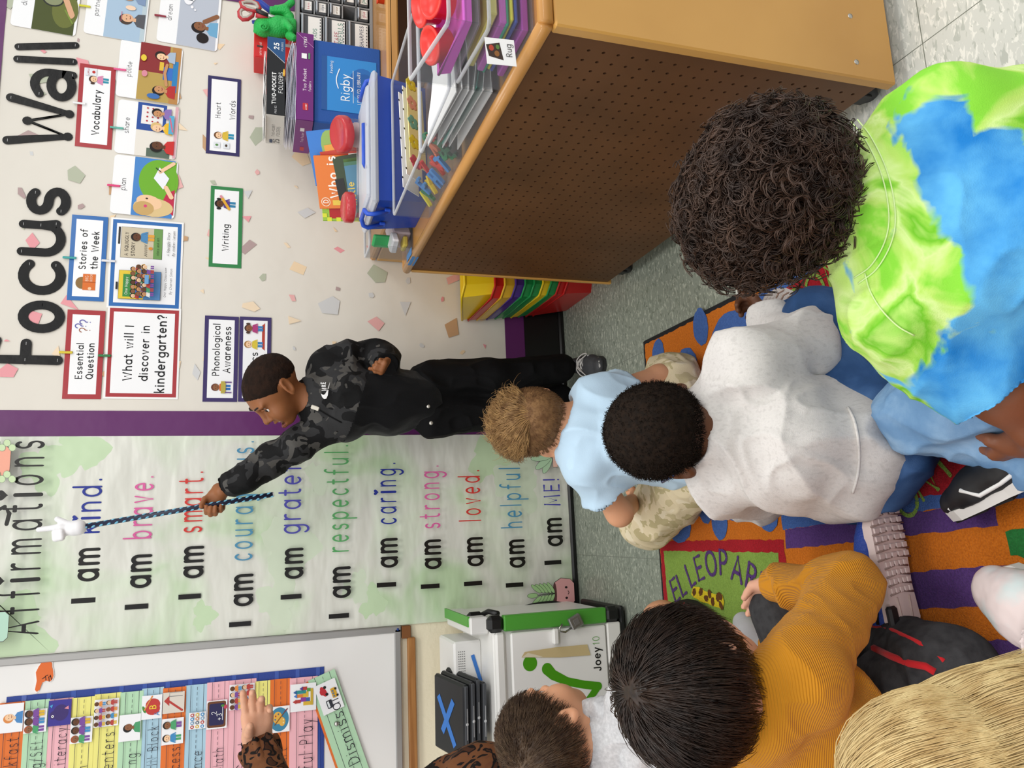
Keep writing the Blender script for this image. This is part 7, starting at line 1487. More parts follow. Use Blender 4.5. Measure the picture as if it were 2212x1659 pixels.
HK = hair_mat('black', '17110d', '221811', .85, .15, 120); buzz(H, P, HK, .009, 'hair_base', (0,.092,.06), (0,.66,-.75))
whorl_hair(H, P, HK, 6500, .012, (0,-.4,.9), lambda x, y, z: y < .62+.8*z and z > -.8, 'hair', .0009, 1.4, 4, 4, 1.06, grav=0, jit=2.2)
m = MB(); GLS = mat('glasses_blue','1f2f5f',.35)
for s in (-1, 1):
    a = [H(s*.031+.021*math.cos(t), .105, .002+.017*math.sin(t)) for t in np.linspace(0, 2*math.pi, 17)[:-1]]; m.tube(a, .0024, GLS, 6, closed=True); m.tube([H(s*.052,.104,.006), H(s*.077,.09,.006), H(s*.081,.02,.008), H(s*.08,-.012,.004)], .0024, GLS, 6)
m.tube([H(-.011,.107,.004), H(0,.11,.006), H(.011,.107,.004)], .002, GLS, 6); part('glasses', m, P, 'dark blue glasses')
# ---------------------------------------------------------------- curly-haired child in tie-dye
P = person('child with big dark curls in a green and blue tie-dye T-shirt beside the shelf', (.33, .62, 0))
H = Frame(atz(1682, 436, .5), (-.5, .82, -.28), (-.08, .28, .95), .91); H.skin = skin('brown', '7d4c33')
nk = atz(1862, 452, .405); sR, sL = atz(1985, 315, .36), atz(1925, 655, .36); ch = atz(2080, 485, .3); pl = atz(2400, 560, .12)
eR, wR = atz(2235, 268, .25), atz(2330, 330, .2); eL, wL = atz(2160, 850, .25), atz(2240, 925, .2)
kL = atz(1995, 885, .12); hL, hR = pl+V3(-.08,.04,.0), pl+V3(.08,.02,0); kR = atz(2330, 380, .12); aL = atz(2240, 985, .07); aR = kL+V3(.1,-.02,-.06)
S = Solid(); head_solid(S, H, 0, 0, nk, .038); S.chain([nk, ch, pl], [.05,.085,.09], .05); S.chain([sR, eR, wR], [.04,.033,.024], .02); S.chain([sL, eL, wL], [.04,.033,.024], .02); S.cap(nk, sR, .038, .04, .03); S.cap(nk, sL, .038, .04, .03); S.chain([hL, kL, aL], [.065,.048,.032], .03); S.chain([hR, kR, aR], [.065,.048,.032], .03)
hand_solid(S, atz(2222, 950, .13), nrm(atz(2170, 985, .105)-atz(2222, 950, .13)), V3(-.2,.9,.2), (.7,.8,.9,.9), .95, (.6,.5), .1, side=-1); S.cap(wL, atz(2222, 950, .13), .024, .021, .02)
hand_solid(S, wR, wR-eR, V3(1,0,0), (.6,.6,.6,.6), .9)
solid_part('body', S, .0034, H.skin, P)
def tie_dye():
    m = ramp_cloth('tie_dye', [(.0,'6fc02c'), (.36,'86cf3e'), (.44,'b4da68'), (.52,'cce692'), (.58,'9cd252'), (.64,'6dba28'), (.74,'bcdf78')], 11, 4, .9, .85, 1.0); nt = m.node_tree; b = nt.nodes['Principled BSDF']; N = nt.nodes.new; L = nt.links.new
    src = b.inputs['Base Color'].links[0].from_socket; tc = N('ShaderNodeTexCoord'); n = N('ShaderNodeTexNoise'); n.inputs['Scale'].default_value = 13; n.inputs['Detail'].default_value = 3; n.inputs['Distortion'].default_value = 1.2; L(tc.outputs['Object'], n.inputs['Vector'])
    sp = N('ShaderNodeSeparateXYZ'); L(tc.outputs['Object'], sp.inputs[0]); at = N('ShaderNodeAttribute'); at.attribute_name = 'dye'
    ad = N('ShaderNodeMath'); ad.operation = 'MULTIPLY_ADD'; L(n.outputs['Fac'], ad.inputs[0]); ad.inputs[1].default_value = 1.3; L(at.outputs['Fac'], ad.inputs[2]); r = N('ShaderNodeValToRGB'); e = r.color_ramp.elements; e[0].position = 0.86; e[1].position = 1.32; L(ad.outputs[0], r.inputs[0])
    r2 = N('ShaderNodeValToRGB'); r2.color_ramp.elements[0].position = .38; r2.color_ramp.elements[0].color = (*lin('1d78c2'), 1); r2.color_ramp.elements[1].position = .66; r2.color_ramp.elements[1].color = (*lin('62b2e2'), 1); n2 = N('ShaderNodeTexNoise'); n2.inputs['Scale'].default_value = 12; n2.inputs['Detail'].default_value = 4; L(tc.outputs['Object'], n2.inputs['Vector']); L(n2.outputs['Fac'], r2.inputs[0])
    mx = N('ShaderNodeMixRGB'); L(r.outputs[0], mx.inputs[0]); L(src, mx.inputs[1]); L(r2.outputs[0], mx.inputs[2]); L(mx.outputs[0], b.inputs['Base Color']); return m
TD = tie_dye(); S = Solid(); S.chain([nk+V3(0,-.01,-.02), ch, (ch+pl)/2, pl+V3(0,0,.05)], [.066,.112,.12,.125], .06); S.cap(nk, sR, .054, .06, .04); S.cap(nk, sL, .054, .06, .04); S.ell(sL+V3(0,-.03,-.03), (.068,.07,.07), None, .04); S.ell(sR+V3(0,-.03,-.03), (.066,.07,.065), None, .04)
for a, b, q in ((sR, eR, .78), (sL, eL, .82)): S.chain([a, a+(b-a)*q], [.06,.066], .03)
dL = nrm(eL-sL); dR = nrm(eR-sR)
for a, b, q in ((sR, eR, .78), (sL, eL, .82)): d = nrm(b-a); LL = np.linalg.norm(b-a); S.cap(a+d*(LL*q+.075), a+d*(LL*q+.3), .08, .09, .003, '-'); S.cap(a+d*LL*.45, a+d*(LL*q+.1), .046, .054, .004, '-')
S.cap(nk+V3(-.01,.02,.012), nk+(H.o-nk)*.7, .047, .062, .006, '-')
ts = solid_part('t_shirt', S, .004, TD, P, folds(.011, 8, 31, (.3,-.7,.5), .45, .35))
# where the dye bath took blue: a band across the back and one on the left sleeve
vs = np.array([tuple(v.co) for v in ts.data.vertices])+org(ts); dye = np.zeros(len(vs))
for c_, r_ in (((2030,300),.034), ((2080,385),.038), ((2130,465),.036), ((2180,545),.042), ((2205,640),.04), ((2150,330),.03), ((2130,835),.06), ((2205,790),.045), ((2085,850),.045), ((2195,430),.035)):
    q = atz(*c_, .36); d2 = ray(*c_); d2 = d2/np.linalg.norm(d2); rel = vs-EYE; perp = rel-np.outer(rel@d2, d2); dye = np.maximum(dye, np.exp(-(np.linalg.norm(perp, axis=1)/r_)**2))
at = ts.data.attributes.new('dye', 'FLOAT', 'POINT'); at.data.foreach_set('value', dye.astype(np.float32))
on_tee = surf(ts, lambda x, y: atz(x, y, .36))
m = MB(); STM = mat('stitch_green', 'cfeaa0', .8)
for off in (0, 14):
    m.tube([on_tee(x+off*a, y+off*b, .0016) for x, y, a, b in smooth_path(((1838,262,1,-.3),(1868,300,1,-.2),(1898,360,1,-.1),(1915,420,1,0),(1920,480,1,.1),(1908,530,1,.2),(1880,575,.9,.5),(1845,600,.6,.9)))], .0009, STM, 5)
m.tube([on_tee(x, y, .0016) for x, y in smooth_path(((1868,590),(1880,630),(1905,670),(1940,705),(1975,725)))], .0009, STM, 5); part('stitching', m, ts)
CLB = ramp_cloth('jean_light', [(.3,'577ea9'), (.5,'6d93ba'), (.7,'93b3d2')], 14, 6, .3, .8, 7); S = Solid(); S.ell(pl+V3(0,0,-.02), (.15,.13,.09), None, .03); S.chain([hL, kL], [.1,.068], .03); S.cap(kL+V3(.005,.0,-.02), aL, .06, .048, .012); S.chain([hR, kR, aR], [.09,.07,.05], .03); S.cut((0,0,.014), (0,0,-1)); solid_part('jeans', S, .0042, CLB, P, folds(.009, 11, 17, (.2,.9,0), .5, .5))
BS, WSO = mat('shoe_black','17171a',.5), mat('sole_white','d8d6d2',.5)
sh = sneaker(P, atz(2290, 1010, .06), atz(2068, 1112, .05), V3(.25,.85,.25), .088, BS, mat('sole_white','d8d6d2',.5), mat('shoe_white','e5e4e2',.5), .06, 'black and white running shoe')
h0, t0 = atz(2290, 1010, .06), atz(2068, 1112, .05); d = nrm(t0-h0); u = nrm(V3(.25,.85,.25)-d*np.dot(V3(.25,.85,.25), d)); s_ = np.cross(d, u); L_ = np.linalg.norm(t0-h0); m = MB()
for a0, a1, b0, b1 in ((.62,.96,-.3,-.02), (.6,.97,.02,.32), (.36,.57,-.32,-.03), (.3,.54,.03,.34)):
    m.prism([((a0)*L_, b0*.088), (a1*L_, b0*.07), (a1*L_-.006, b1*.07), (a0*L_, b1*.088)], h0-u*.003, d, s_, .0035, mat('sole_black','1d1d1f',.55))
part('tread', m, sh, 'black tread pads')
def hair_curls(H, P, n, mt, accept, seed):
    R, N = scalp_points(H, n, accept, seed, 1.13); rg = np.random.RandomState(seed); M_ = 22; out = []
    for k in range(n):
        nn = N[k]; d = nrm(nn*.8+rg.normal(0, .45, 3)+V3(0,0,-.25)); a = nrm(np.cross(d, rg.normal(size=3))); b = np.cross(d, a); L = rg.uniform(.008, .04); rad = rg.uniform(.006, .013); turns = rg.uniform(1.2, 2.6); ph = rg.uniform(0, 6.28)
        t = np.linspace(0, 1, M_); rr = rad*np.minimum(1, t*3); base = R[k]+np.outer(t*L, d)+np.outer((t**2)*.012, V3(0,0,-1)); out.append(base+np.outer(rr*np.cos(ph+turns*6.28*t), a)+np.outer(rr*np.sin(ph+turns*6.28*t), b))
        for e in range(2):
            o2 = rg.normal(0, .0016, 3); out.append(base*1.0+o2+np.outer((rr+rg.normal(0,.0006))*np.cos(ph+.15*(e+1)+turns*6.28*t), a)+np.outer(rr*np.sin(ph+.15*(e+1)+turns*6.28*t), b))
    pts = np.stack(out, 1); return strand_mesh('hair', pts, .00105, mt, P, 3, taper=.5)
HC = hair_mat('curly', '2b1c14', '4a3529', .42, .5, 30)
S = Solid(); S.ell(H(0,-.012,.03), np.array((.077,.1,.088)), H.ax); S.ell(H(0,-.03,-.03), np.array((.07,.074,.056)), H.ax, .03); S.ell(H(0,.095,-.035), np.array((.06,.06,.075)), H.ax, .01, '-'); solid_part('hair_base', S, .004, HC, P, lambda V, N: .003*vnoise(V, 60, 4)+.003*vnoise(V, 140, 6))
hair_curls(H, P, 3500, HC, lambda x, y, z: (y < .55+.5*z) and z > -.75, 5)
# ---------------------------------------------------------------- boy in the mustard top
P = person('dark-haired boy in a mustard waffle-knit top sitting cross-legged on the rug', (-.22, .95, 0))
H = Frame(atz(1512, 1478, .5), (.62, .74, -.3), (.1, .26, .96), .98); H.skin = skin('light', 'd8a48a')
nk = atz(1628, 1535, .415); sR, sL = atz(1735, 1462, .365), atz(1640, 1660, .365); ch = atz(1740, 1560, .3); pl = atz(1860, 1590, .12)
eR, wR = atz(1828, 1272, .2), atz(1672, 1262, .2); eL = atz(1560, 1640, .2); wL = eL+V3(.13,.1,-.03)
kL, kR = atz(1715, 1330, .14), atz(2050, 1440, .1); hR, hL = pl+V3(.04,-.03,0), pl+V3(-.03,.06,0); aR = atz(1890, 1362, .055); aL = kL+V3(.03,-.02,-.08)
kL2 = atz(1640, 1480, .1)
S = Solid(); head_solid(S, H, 0, 0, nk, .036); S.chain([nk, ch, pl], [.05,.08,.085], .05); S.chain([sR, eR, wR], [.034,.028,.02], .02); S.chain([sL, eL, wL], [.034,.028,.02], .02); S.cap(nk, sR, .034, .034, .03); S.cap(nk, sL, .034, .034, .03); S.chain([hR, kR, aR], [.058,.045,.03], .03); S.chain([hL, kL, aL], [.058,.045,.03], .03)
hd = nrm(atz(1622, 1322, .17)-wR); hand_solid(S, wR+hd*.008, hd, nrm(V3(.2,.8,.4)), (.35,.4,.45,.5), .88, (.35,.2), .04, side=1); hand_solid(S, wL, wL-eL, V3(0,1,0), (.5,.5,.5,.5), .85)
solid_part('body', S, .0034, H.skin, P)
MUS = mat('cloth_mustard', 'c58420', .9, spec=.15, sheen=.1, bump=('Z', 105, .55, .003, (1,1,1)))
S = Solid(); S.chain([nk+V3(0,0,-.015), ch, pl+V3(0,0,.05)], [.058,.098,.105], .05); S.chain([sR, eR, wR+(eR-wR)*.1], [.052,.047,.031], .022); S.chain([sL, eL, wL], [.058,.05,.04], .03); S.cap(nk, sR, .048, .056, .04); S.cap(nk, sL, .048, .056, .04); S.cap(nk+V3(.01,.012,.01), H.o, .042, .055, .006, '-')
S.chain([atz(1760,1420,.2), atz(1700,1400,.12), atz(1655,1390,.06)], [.035,.02,.012], .03)
tp = solid_part('waffle_top', S, .004, MUS, P, folds(.009, 9, 41, (.4,.2,.8), .45, .4))
S = Solid(); d = nrm(wR-eR); S.cap(wR-d*.035, wR+d*.004, .034, .031, .008); S.cut(wR+d*.006, d, .003); S.cap(wR-d*.01, wR+d*.04, .024, .025, .003, '-'); solid_part('cuff', S, .003, MUS, tp)
CHC = ramp_cloth('charcoal', [(.3,'2e2e30'), (.6,'3c3c3e')], 60, 3, 0, .9, 1); REDS = cloth('red_stripe', 'c5262c'); GRS = cloth('grey_panel', '5c5c5e')
S = Solid(); S.ell(pl+V3(0,0,-.02), (.12,.12,.08), None, .03); S.chain([hL, kL, aL], [.08,.068,.05], .03); S.cap(hL, kL2, .075, .055, .03); S.chain([hR, kR], [.08,.062], .03); S.cap(kR, aR, .056, .045, .02); S.cut((0,0,.014), (0,0,-1)); tr = solid_part('trousers', S, .0042, CHC, P, folds(.006, 10, 47, (.5,.5,0), .5, .4))
vs = np.array([tuple(v.co) for v in tr.data.vertices])+org(tr); _b = BVHTree.FromPolygons([tuple(v) for v in vs], [tuple(p.vertices) for p in tr.data.polygons])
def on_tr(x, y, off=-.001): d = nrm(ray(x, y)); h = _b.ray_cast(Vector(EYE), Vector(d)); return (np.array(h[0]) if h[0] is not None else atz(x, y, .1))-d*off
for pts, r_ in ((((1698,1288),(1706,1302),(1722,1316),(1742,1326)), .006), (((1888,1400),(1925,1418),(1965,1434),(2000,1440),(2020,1452)), .006), (((1885,1352),(1930,1362),(1985,1388),(2040,1428)), .0035)):
    m = MB(); m.tube([on_tr(x, y) for x, y in pts], r_, REDS, 6); part('piping', m, tr, 'red piping')
PKS = mat('sole_pinkish', 'd6c4c1', .5); SB = mat('shoe_royal', '1f3f94', .6, bump=('voronoi', 300, .4, .003))
h0, t0 = atz(1968, 1374, .075), atz(1902, 1074, .09); upv = V3(-.35,.8,.12); sh = sneaker(P, h0, t0, upv, .086, SB, PKS, mat('shoe_black','17171a',.5), .066, 'big blue sneaker with its pale sole turned to the viewer')
d = nrm(t0-h0); u = nrm(upv-d*np.dot(upv, d)); s = np.cross(d, u); L_ = np.linalg.norm(t0-h0); m = MB(); TRM = mat('tread_line', 'bba6a0', .6)
for i in range(11):
    a = .3+.062*i; w_ = .042 if .5 < a < .9 else .03
    m.tube([h0+d*L_*a-u*.001-s*w_, h0+d*L_*(a+.02)-u*.0015, h0+d*L_*a-u*.001+s*w_], .0017, mat('tread_dark', '8f7a74', .7), 5)
    for j in (-2, -1, 0, 1, 2):
        c = h0+d*L_*(a+.03)-u*.0016+s*j*w_*.38; m.box(c, (L_*.04, w_*.28, .0035), PKS, (d, s, u), .001)
for j in (-1, 1): m.tube([h0+d*L_*.05-u*.001+s*j*.012, h0+d*L_*.28-u*.001+s*j*.016], .0018, TRM, 5)
m.box(h0+d*L_*.12-u*.0005+s*.035, (L_*.22, .022, .012), mat('shoe_black','17171a',.5), (d, s, u), .004)
part('tread', m, sh)
S = Solid(); S.chain([atz(1648,1400,.04), atz(1620,1372,.05), atz(1606,1345,.045)], [.03,.03,.024], .02); solid_part('sock', S, .004, cloth('grey_sock', 'bdbdbf', None, bump=('X', 300, .4, .002)), P, label='light grey sock')
HD = hair_mat('dark_brown', '1d130e', '34241b', .4, .5); wh = (-.25,-.35,.9)
buzz(H, P, HD, .012, 'hair_base', (0,.09,.058), (0,.62,-.78)); whorl_hair(H, P, HD, 5200, .075, wh, lambda x, y, z: y < .62+.85*z and z > -.55, 'hair', .0011, .22, 8, 12, 1.1, 0, 0, .35, .4)
# ---------------------------------------------------------------- boy in the grey hoodie
P = person('boy with short brown hair in a light grey hoodie beside the white cart', (-.45, 1.5, 0))
H = Frame(atz(1196, 1592, .525), (.68, .72, .1), (-.1, -.05, 1), 1.0); H.skin = skin('fair', 'd9a07c')
nk = atz(1312, 1602, .42); sR, sL = atz(1395, 1520, .375), atz(1345, 1690, .375); ch = atz(1440, 1610, .3); pl = atz(1600, 1640, .1)
eR, wR = atz(1500, 1450, .2), atz(1520, 1380, .12); eL = sL+V3(-.06,.05,-.15); wL = eL+V3(.15,.1,-.02); kR = atz(1432, 1345, .085); hR, hL = pl+V3(.06,.02,0), pl+V3(-.06,.05,0); aR = atz(1535, 1375, .06); kL = pl+V3(-.1,.3,.02); aL = kL+V3(.15,-.05,-.05)
S = Solid(); head_solid(S, H, .3, 0, nk, .037); S.chain([nk, ch, pl], [.05,.085,.085], .05); S.chain([sR, eR, wR], [.035,.029,.021], .02); S.chain([sL, eL, wL], [.035,.029,.021], .02); S.cap(nk, sR, .036, .035, .03); S.cap(nk, sL, .036, .035, .03); S.chain([hR, kR, aR], [.06,.05,.032], .03); S.chain([hL, kL, aL], [.06,.048,.032], .03)
hand_solid(S, wR, wR-eR, V3(0,1,0), (.5,.5,.5,.5), .86); hand_solid(S, wL, wL-eL, V3(0,1,0), (.5,.5,.5,.5), .86)
solid_part('body', S, .0034, H.skin, P); eyes(H, P, '3a2a1a', (0, .1))
HG = ramp_cloth('heather', [(.3,'b4b4b6'), (.55,'c2c2c4'), (.75,'d0d0d2')], 160, 3, 0, .9, 4); S = Solid(); S.chain([nk+V3(0,0,-.02), ch, pl+V3(0,0,.05)], [.07,.11,.12], .06); S.chain([sR, eR, wR], [.064,.056,.044], .03); S.chain([sL, eL, wL], [.064,.056,.044], .03); S.cap(nk, sR, .055, .06, .04); S.cap(nk, sL, .055, .06, .04); S.cap(nk+V3(0,.0,.012), H.o, .046, .06, .006, '-')
hod = solid_part('hoodie', S, .0042, HG, P, folds(.012, 8, 51, (.2,-.3,.9), .4, .35))
S = Solid(); fw = nrm(V3(H.y[0], H.y[1], 0)); sd2 = nrm(V3(H.x[0], H.x[1], 0)); c0 = nk+V3(0,0,-.004); ring = [c0+(fw*math.cos(a)*.058+sd2*math.sin(a)*.066)+V3(0,0,.028-.022*(1-math.cos(a))*-1*.5 if 0 else .03*math.cos(a)) for a in np.linspace(0, 2*math.pi, 17)]
S.chain(ring, [.022]*17, .02); S.chain([c0-fw*.062+sd2*.05+V3(0,0,-.03), c0-fw*.085+V3(0,0,-.055), c0-fw*.062-sd2*.05+V3(0,0,-.03)], [.03,.036,.03], .03); solid_part('hood', S, .0042, HG, hod, folds(.008, 12, 61, (0,0,1), .6, .4))
S = Solid(); S.cap(nk+V3(0,0,-.012), nk+V3(0,.0,.02), .05, .046, .01); S.cap(nk+V3(0,0,-.05), nk+V3(0,.0,.06), .042, .041, .003, '-'); solid_part('collar', S, .0035, cloth('navy', '1d2947'), P, label='navy shirt collar')
S = Solid(); S.ell(pl+V3(0,0,-.02), (.12,.11,.08), None, .03); S.cap(hR, hR+(kR-hR)*.6, .08, .07, .03); S.cap(hL, hL+(kL-hL)*.6, .08, .07, .03); S.cut((0,0,.014), (0,0,-1)); solid_part('shorts', S, .0045, cloth('grey_shorts', '6d6d70'), P, folds(.005, 10, 63))
h0, t0 = atz(1556, 1358, .05), atz(1466, 1298, .07); uv = V3(-.3,.85,-.05); sh = sneaker(P, h0, t0, uv, .085, mat('shoe_red', 'b5262e', .5), mat('sole_black','1d1d1f',.55), None, .055, 'red shoe with a black sole')
d = nrm(t0-h0); u = nrm(uv-d*np.dot(uv, d)); s = np.cross(d, u); L_ = np.linalg.norm(t0-h0); m = MB(); m.tube([h0+d*L_*.2-u*.0015, h0+d*L_*.86-u*.0015], .0045, mat('sole_red','c23a40',.5), 6); m.tube([h0+d*L_*.42-u*.001+s*.03, h0+d*L_*.42-u*.001-s*.03], .0018, mat('groove','0c0c0d',.6), 5); part('tread', m, sh, 'red sole stripe')
HS = hair_mat('brown', '3f2c1f', '5f4a36', .45, .4); buzz(H, P, HS, .005, 'hair_base', (0,.086,.058)); whorl_hair(H, P, HS, 5500, .026, (-.15,-.55,.8), lambda x, y, z: y < .58+.85*z and z > -.6, 'hair', .0008, .25, 5, 22, 1.03, 0, 0, .1, .35)
# ---------------------------------------------------------------- girl with long blond hair (nearest, partly in view)
P = person('girl with long pale blond hair at the corner of the rug, seen from behind', (-.28, .4, 0))
H = Frame(atz(2115, 1735, .5), (-.1, .9, -.3), (0, .3, .95), .98); H.skin = skin('fair', 'd9a07c')
nk = H.o+V3(0,-.06,-.11); ch = nk+V3(0,-.02,-.14); pl = V3(nk[0], nk[1]+.02, .1); sL, sR = nk+V3(-.1,0,-.05), nk+V3(.1,0,-.05); kL, kR = pl+V3(-.2,.22,0), pl+V3(.06,.15,0); aL, aR = pl+V3(.02,.26,-.04), pl+V3(-.02,.3,-.04); eR = sR+V3(.05,.05,-.17); wR = eR+V3(-.12,.02,-.04); eL = sL+V3(-.05,.05,-.17); wL = eL+V3(.06,.14,-.02)
S = Solid(); head_solid(S, H, 0, 0, nk, .036); S.chain([nk, ch, pl], [.05,.08,.085], .05); S.chain([sR, eR, wR], [.034,.028,.02], .02); S.chain([sL, eL, wL], [.034,.028,.02], .02); S.cap(nk, sR, .034, .034, .03); S.cap(nk, sL, .034, .034, .03); S.chain([pl+V3(-.06,0,0), kL, aL], [.06,.045,.03], .03); S.chain([pl+V3(.06,0,0), kR, aR], [.06,.045,.03], .03); hand_solid(S, wR, wR-eR, V3(1,0,0), (.6,.6,.6,.6), .85); hand_solid(S, wL, wL-eL, V3(1,0,0), (.6,.6,.6,.6), .85); solid_part('body', S, .004, H.skin, P)
S = Solid(); S.chain([nk+V3(0,0,-.03), ch, pl+V3(0,0,.04)], [.055,.095,.105], .05); S.chain([sR, eR, wR], [.045,.04,.032], .03); S.chain([sL, eL, wL], [.045,.04,.032], .03); S.cap(nk+V3(0,0,-.03), sR, .045, .045, .03); S.cap(nk+V3(0,0,-.03), sL, .045, .045, .03); solid_part('sweater', S, .0045, cloth('pink_knit', 'd9a0ac'), P, folds(.005, 10, 71))
S = Solid(); S.ell(pl, (.12,.1,.08), None, .03); S.chain([pl+V3(-.06,0,0), kL, aL], [.075,.058,.042], .03); S.chain([pl+V3(.06,0,0), kR, aR], [.075,.058,.042], .03); S.cut((0,0,.014), (0,0,-1)); solid_part('leggings', S, .0045, cloth('grey_leggings', '8a8a94'), P)
WSH = mat('shoe_pearl', 'e2d4d2', .3, spec=.5, var=(14, 'c9dcdc', .5, .7)); sneaker(P, atz(2420, 1400, .02), atz(2150, 1262, .02), (-.15,.25,1), .115, WSH, mat('sole_white','d8d6d2',.5), None, .07, 'pearly white rounded shoe')
HL = hair_mat('pale_blond', 'dcc48e', 'bd9e68', .38, .5, 45)
S = Solid(); S.ell(H(0,-.012,.03), np.array((.078,.097,.084)), H.ax); S.ell(H(0,-.05,-.06), np.array((.072,.05,.1)), H.ax, .04); S.chain([H(.03,-.02,-.0), H(.05,-.06,-.08)], [.06,.05], .04); S.ell(H(0,.1,-.03), np.array((.06,.05,.08)), H.ax, .01, '-'); solid_part('hair_base', S, .004, HL, P, lambda V, N: .002*vnoise(V, 40, 4))
rg = np.random.RandomState(9); R, N = scalp_points(H, 15000, lambda x, y, z: (y < .6+.8*z) and z > -.35, 33, 1.05); c = H.o+H.dir(0,-.006,.028)*H.k; axm = np.array([H.x, H.y, H.z]); rad = np.array([.08,.1,.086])*H.k
side = np.where(((R-c)@H.x) > -.02 if False else ((R-c)@V3(1,0,0)) > -.01, 1.0, -1.0)
T0 = V3(.36,-.62,-.5)[None,:]*np.ones((len(R),1)); T0[:,0] *= np.where(side > 0, 1.0, -.8)
def flow(p, d, t):
    q = ((p-c)@axm.T)/rad; nn = (q/rad)@axm; nn /= np.linalg.norm(nn, axis=1)[:,None]+1e-9; k = np.linalg.norm(q, axis=1); tgt = T0*(1-t)+V3(.2,-.55,-.75)*t; d = d*.6+tgt*.4+.1*np.stack([vnoise(p, 14, 1), vnoise(p, 14, 2), vnoise(p, 14, 3)], 1); dn = np.sum(d*nn, axis=1); return d-nn*(np.minimum(dn, 0)*(k < 1.25))[:,None]+nn*(.5*np.clip(1.1-k, 0, 1)-.5*np.clip(k-1.16, 0, 1)*(t < .55))[:,None]
def shell(p):
    q = ((p-c)@axm.T)/rad; k = np.linalg.norm(q, axis=1); m_ = (k > 1.2) & (q[:,2] > -.2); f = np.where(m_, (1.2+.35*(k-1.2))/np.maximum(k, 1e-6), 1)[:,None]; return c+((q*f)*rad)@axm
strands('hair', R, T0+N*.25, .27, HL, P, 13, .00065, .1, flow=flow, jitter=.3, shell=shell)
# ---------------------------------------------------------------- grown-up in leopard print, only a sleeve, hand and shoulder in view
P = person('person in a brown leopard-print blouse raising a hand beside the schedule', (-1.0, 1.9, 0)); SKA = skin('adult', 'd3a083'); YH = 2.25
wr = aty(558, 1607, YH); ft = aty(553, 1470, YH-.02); hd = nrm(ft-wr); el = aty(640, 1850, 2.05); sh_ = aty(1040, 1705, 1.75); nk = sh_+V3(-.17,.05,.06); pl = V3(nk[0]-.03, 1.8, .12)
S = Solid(); hand_solid(S, wr+hd*.004, hd, nrm(V3(0,-.05,1)), (.12,.28,.42,.6), 1.3, (.0,.7), .12, side=-1); S.chain([sh_, el, wr], [.05,.042,.029], .02); S.chain([nk, (nk+pl)/2, pl], [.06,.12,.14], .06); S.cap(nk, sh_, .05, .05, .03); Hh = Frame(nk+V3(0,.03,.16), (.6,.8,0), (0,0,1), 1.12); head_solid(S, Hh, .3, 0, nk, .04)
solid_part('body', S, .0034, SKA, P)
LEO = ramp_cloth('leopard', [('hard',), (0.0, '1a1210'), (.38, '6e452a'), (.5, '69402a'), (.54, '16100e'), (.63, '43281a')], 38, 1, .4, .8, 3)
S = Solid(); d = nrm(wr-el); S.chain([sh_, el, wr-d*.03], [.085,.07,.047], .03); S.chain([nk+V3(0,0,-.04), (nk+pl)/2, pl], [.075,.15,.17], .06); S.cap(nk+V3(0,0,-.04), sh_, .07, .082, .04)
solid_part('blouse', S, .0045, LEO, P, folds(.009, 9, 81, (0,0,1), .5, .4))
S = Solid(); S.cap(wr-d*.05, wr-d*.012, .044, .05, .008); S.cut(wr-d*.008, d, .003); S.cap(wr-d*.03, wr+d*.03, .04, .045, .003, '-'); solid_part('ruffled_cuff', S, .003, LEO, P, lambda V, N: .006*np.sin(np.arctan2((V-wr)@V3(0,1,0), (V-wr)@np.cross(d, V3(0,1,0)))*11))
S = Solid(); S.ell(Hh(0,-.02,.035), np.array((.088,.105,.095))*1.12, Hh.ax); S.cap(Hh(0,-.05,-.02), Hh(0,-.07,-.16), .08, .07, .04); S.ell(Hh(0,.1,-.02), np.array((.065,.06,.09))*1.12, Hh.ax, .01, '-'); solid_part('hair', S, .005, HS, P, lambda V, N: .002*vnoise(V, 60, 3))
S = Solid(); S.ell(pl, (.17,.15,.11), None, .03); S.chain([pl+V3(.05,0,-.02), pl+V3(-.1,.3,-.02)], [.09,.07], .03); S.cut((0,0,.004), (0,0,-1)); solid_part('trousers', S, .006, cloth('dark_jean', '26303f'), P)
# ================================================================ green chameleon figure, scissors, blue strip on the drawer cabinet
GC = mat('toy_green', '23b04e', .5, bump=('voronoi', 180, .5, .003)); YC = 2.5; cp_ = lambda x, y, d=0.0: aty(x, y, YC+d)
t = thing('chameleon_figure', 'bright green chameleon pen-holder figure sitting on the grey drawer cabinet', 'figurine', cp_(640, 55))
S = Solid(); S.chain([cp_(570,60), cp_(600,58), cp_(628,58)], [.026,.032,.03], .02); S.ell(cp_(568,58), (.03,.026,.028), None, .02); S.ell(cp_(570,58,-.022), (.019,.014,.019), None, .008)
S.chain([cp_(556,66,.0), cp_(551,68)], [.014,.006], .01); S.chain([cp_(625,35), cp_(610,20), cp_(596,16)], [.016,.012,.008], .012); S.chain([cp_(612,20), cp_(630,5)], [.012,.012], .01); S.chain([cp_(625,78,-.02), cp_(634,82,-.035)], [.014,.013], .01); S.chain([cp_(618,50,-.03), cp_(628,62,-.045)], [.012,.011], .01)
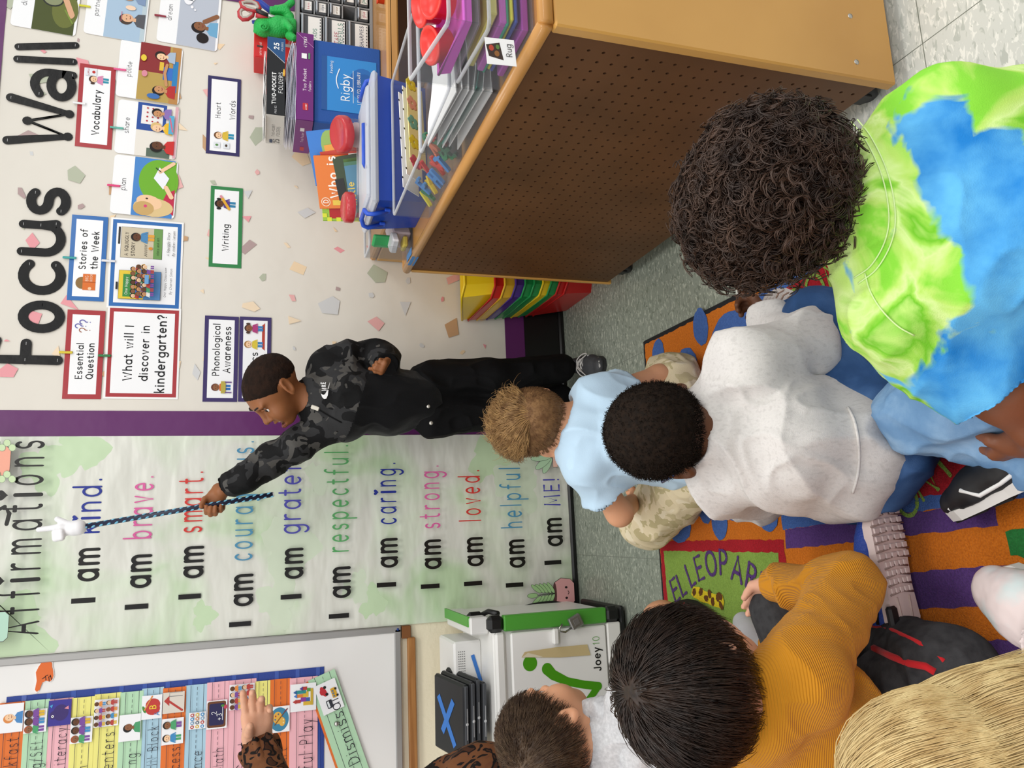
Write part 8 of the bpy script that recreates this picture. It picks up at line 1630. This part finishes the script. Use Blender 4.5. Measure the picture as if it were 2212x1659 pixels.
S.box(cp_(603,30,.01), (.012,.03,.032), (V3(1,0,.2), V3(0,1,0), V3(-.2,0,1)), .006, .012); z_ = dzt; S.cut((0,0,z_+.0005), (0,0,-1))
solid_part('body', S, .003, GC, t)
m = MB(); sp = [cp_(570,58,-.037)+V3(r*math.cos(a), 0, r*math.sin(a)) for a, r in zip(np.linspace(0, 11, 26), np.linspace(.001, .0145, 26))]; m.tube(sp, .0022, GC, 6); part('eye_ring', m, t)
SR = mat('scissor_red', 'b8323a', .4); SG = mat('scissor_grip', 'b5aca2', .5); STL = mat('steel', 'b5b2ad', .25, metal=1.0); YS = 2.47; q_ = lambda x, y, d=0.0: aty(x, y, YS+d)
t = thing('scissors', 'red-handled scissors with grey grips stuck upright behind the green chameleon', 'scissors', q_(600, 40))
for k, (pts, dd) in enumerate((([(520,6),(530,3),(545,3),(556,8),(561,18),(556,24),(545,22),(532,18),(523,14)], -.004), ([(517,26),(522,19),(530,18),(538,22),(547,28),(545,34),(535,41),(524,42),(518,36)], .004))):
    P_ = [q_(x, y, dd) for x, y in pts]; m = MB(); m.tube(P_, .0075, SR, 8, closed=True); cc = sum(P_)/len(P_); m.tube([p+(cc-p)*.16+V3(0,-.003,0) for p in P_], .0055, SG, 8, closed=True); m.tube([q_(553,22+10*k,dd), q_(566,28+8*k,dd), q_(580,33+4*k,dd)], [.009,.008,.006], SR if k else mat('scissor_dark','2a2a2c',.4), 8); part('handle', m, t)
    m = MB(); a, b = q_(578,33+4*k,dd), q_(625,44,dd+.03); m.tube([a, a+(b-a)*.6, b], [.007,.006,.002], STL, 4); part('blade', m, t)
m = MB(); m.tube([q_(548,-6,.05), q_(578,18,.04), q_(600,36,.04)], .011, mat('strap_blue', '1f3fa8', .5), 6); solo('blue_strap', m, 'blue strap slanting behind the red scissors', 'strap')
m = MB(); m.tube([q_(545,48,.03), q_(575,46,.035), q_(600,44,.045)], [.006,.008,.008], mat('marker_blue', '2a3fb5', .4), 8); solo('blue_marker', m, 'short blue marker below the scissors beside the chameleon', 'marker')
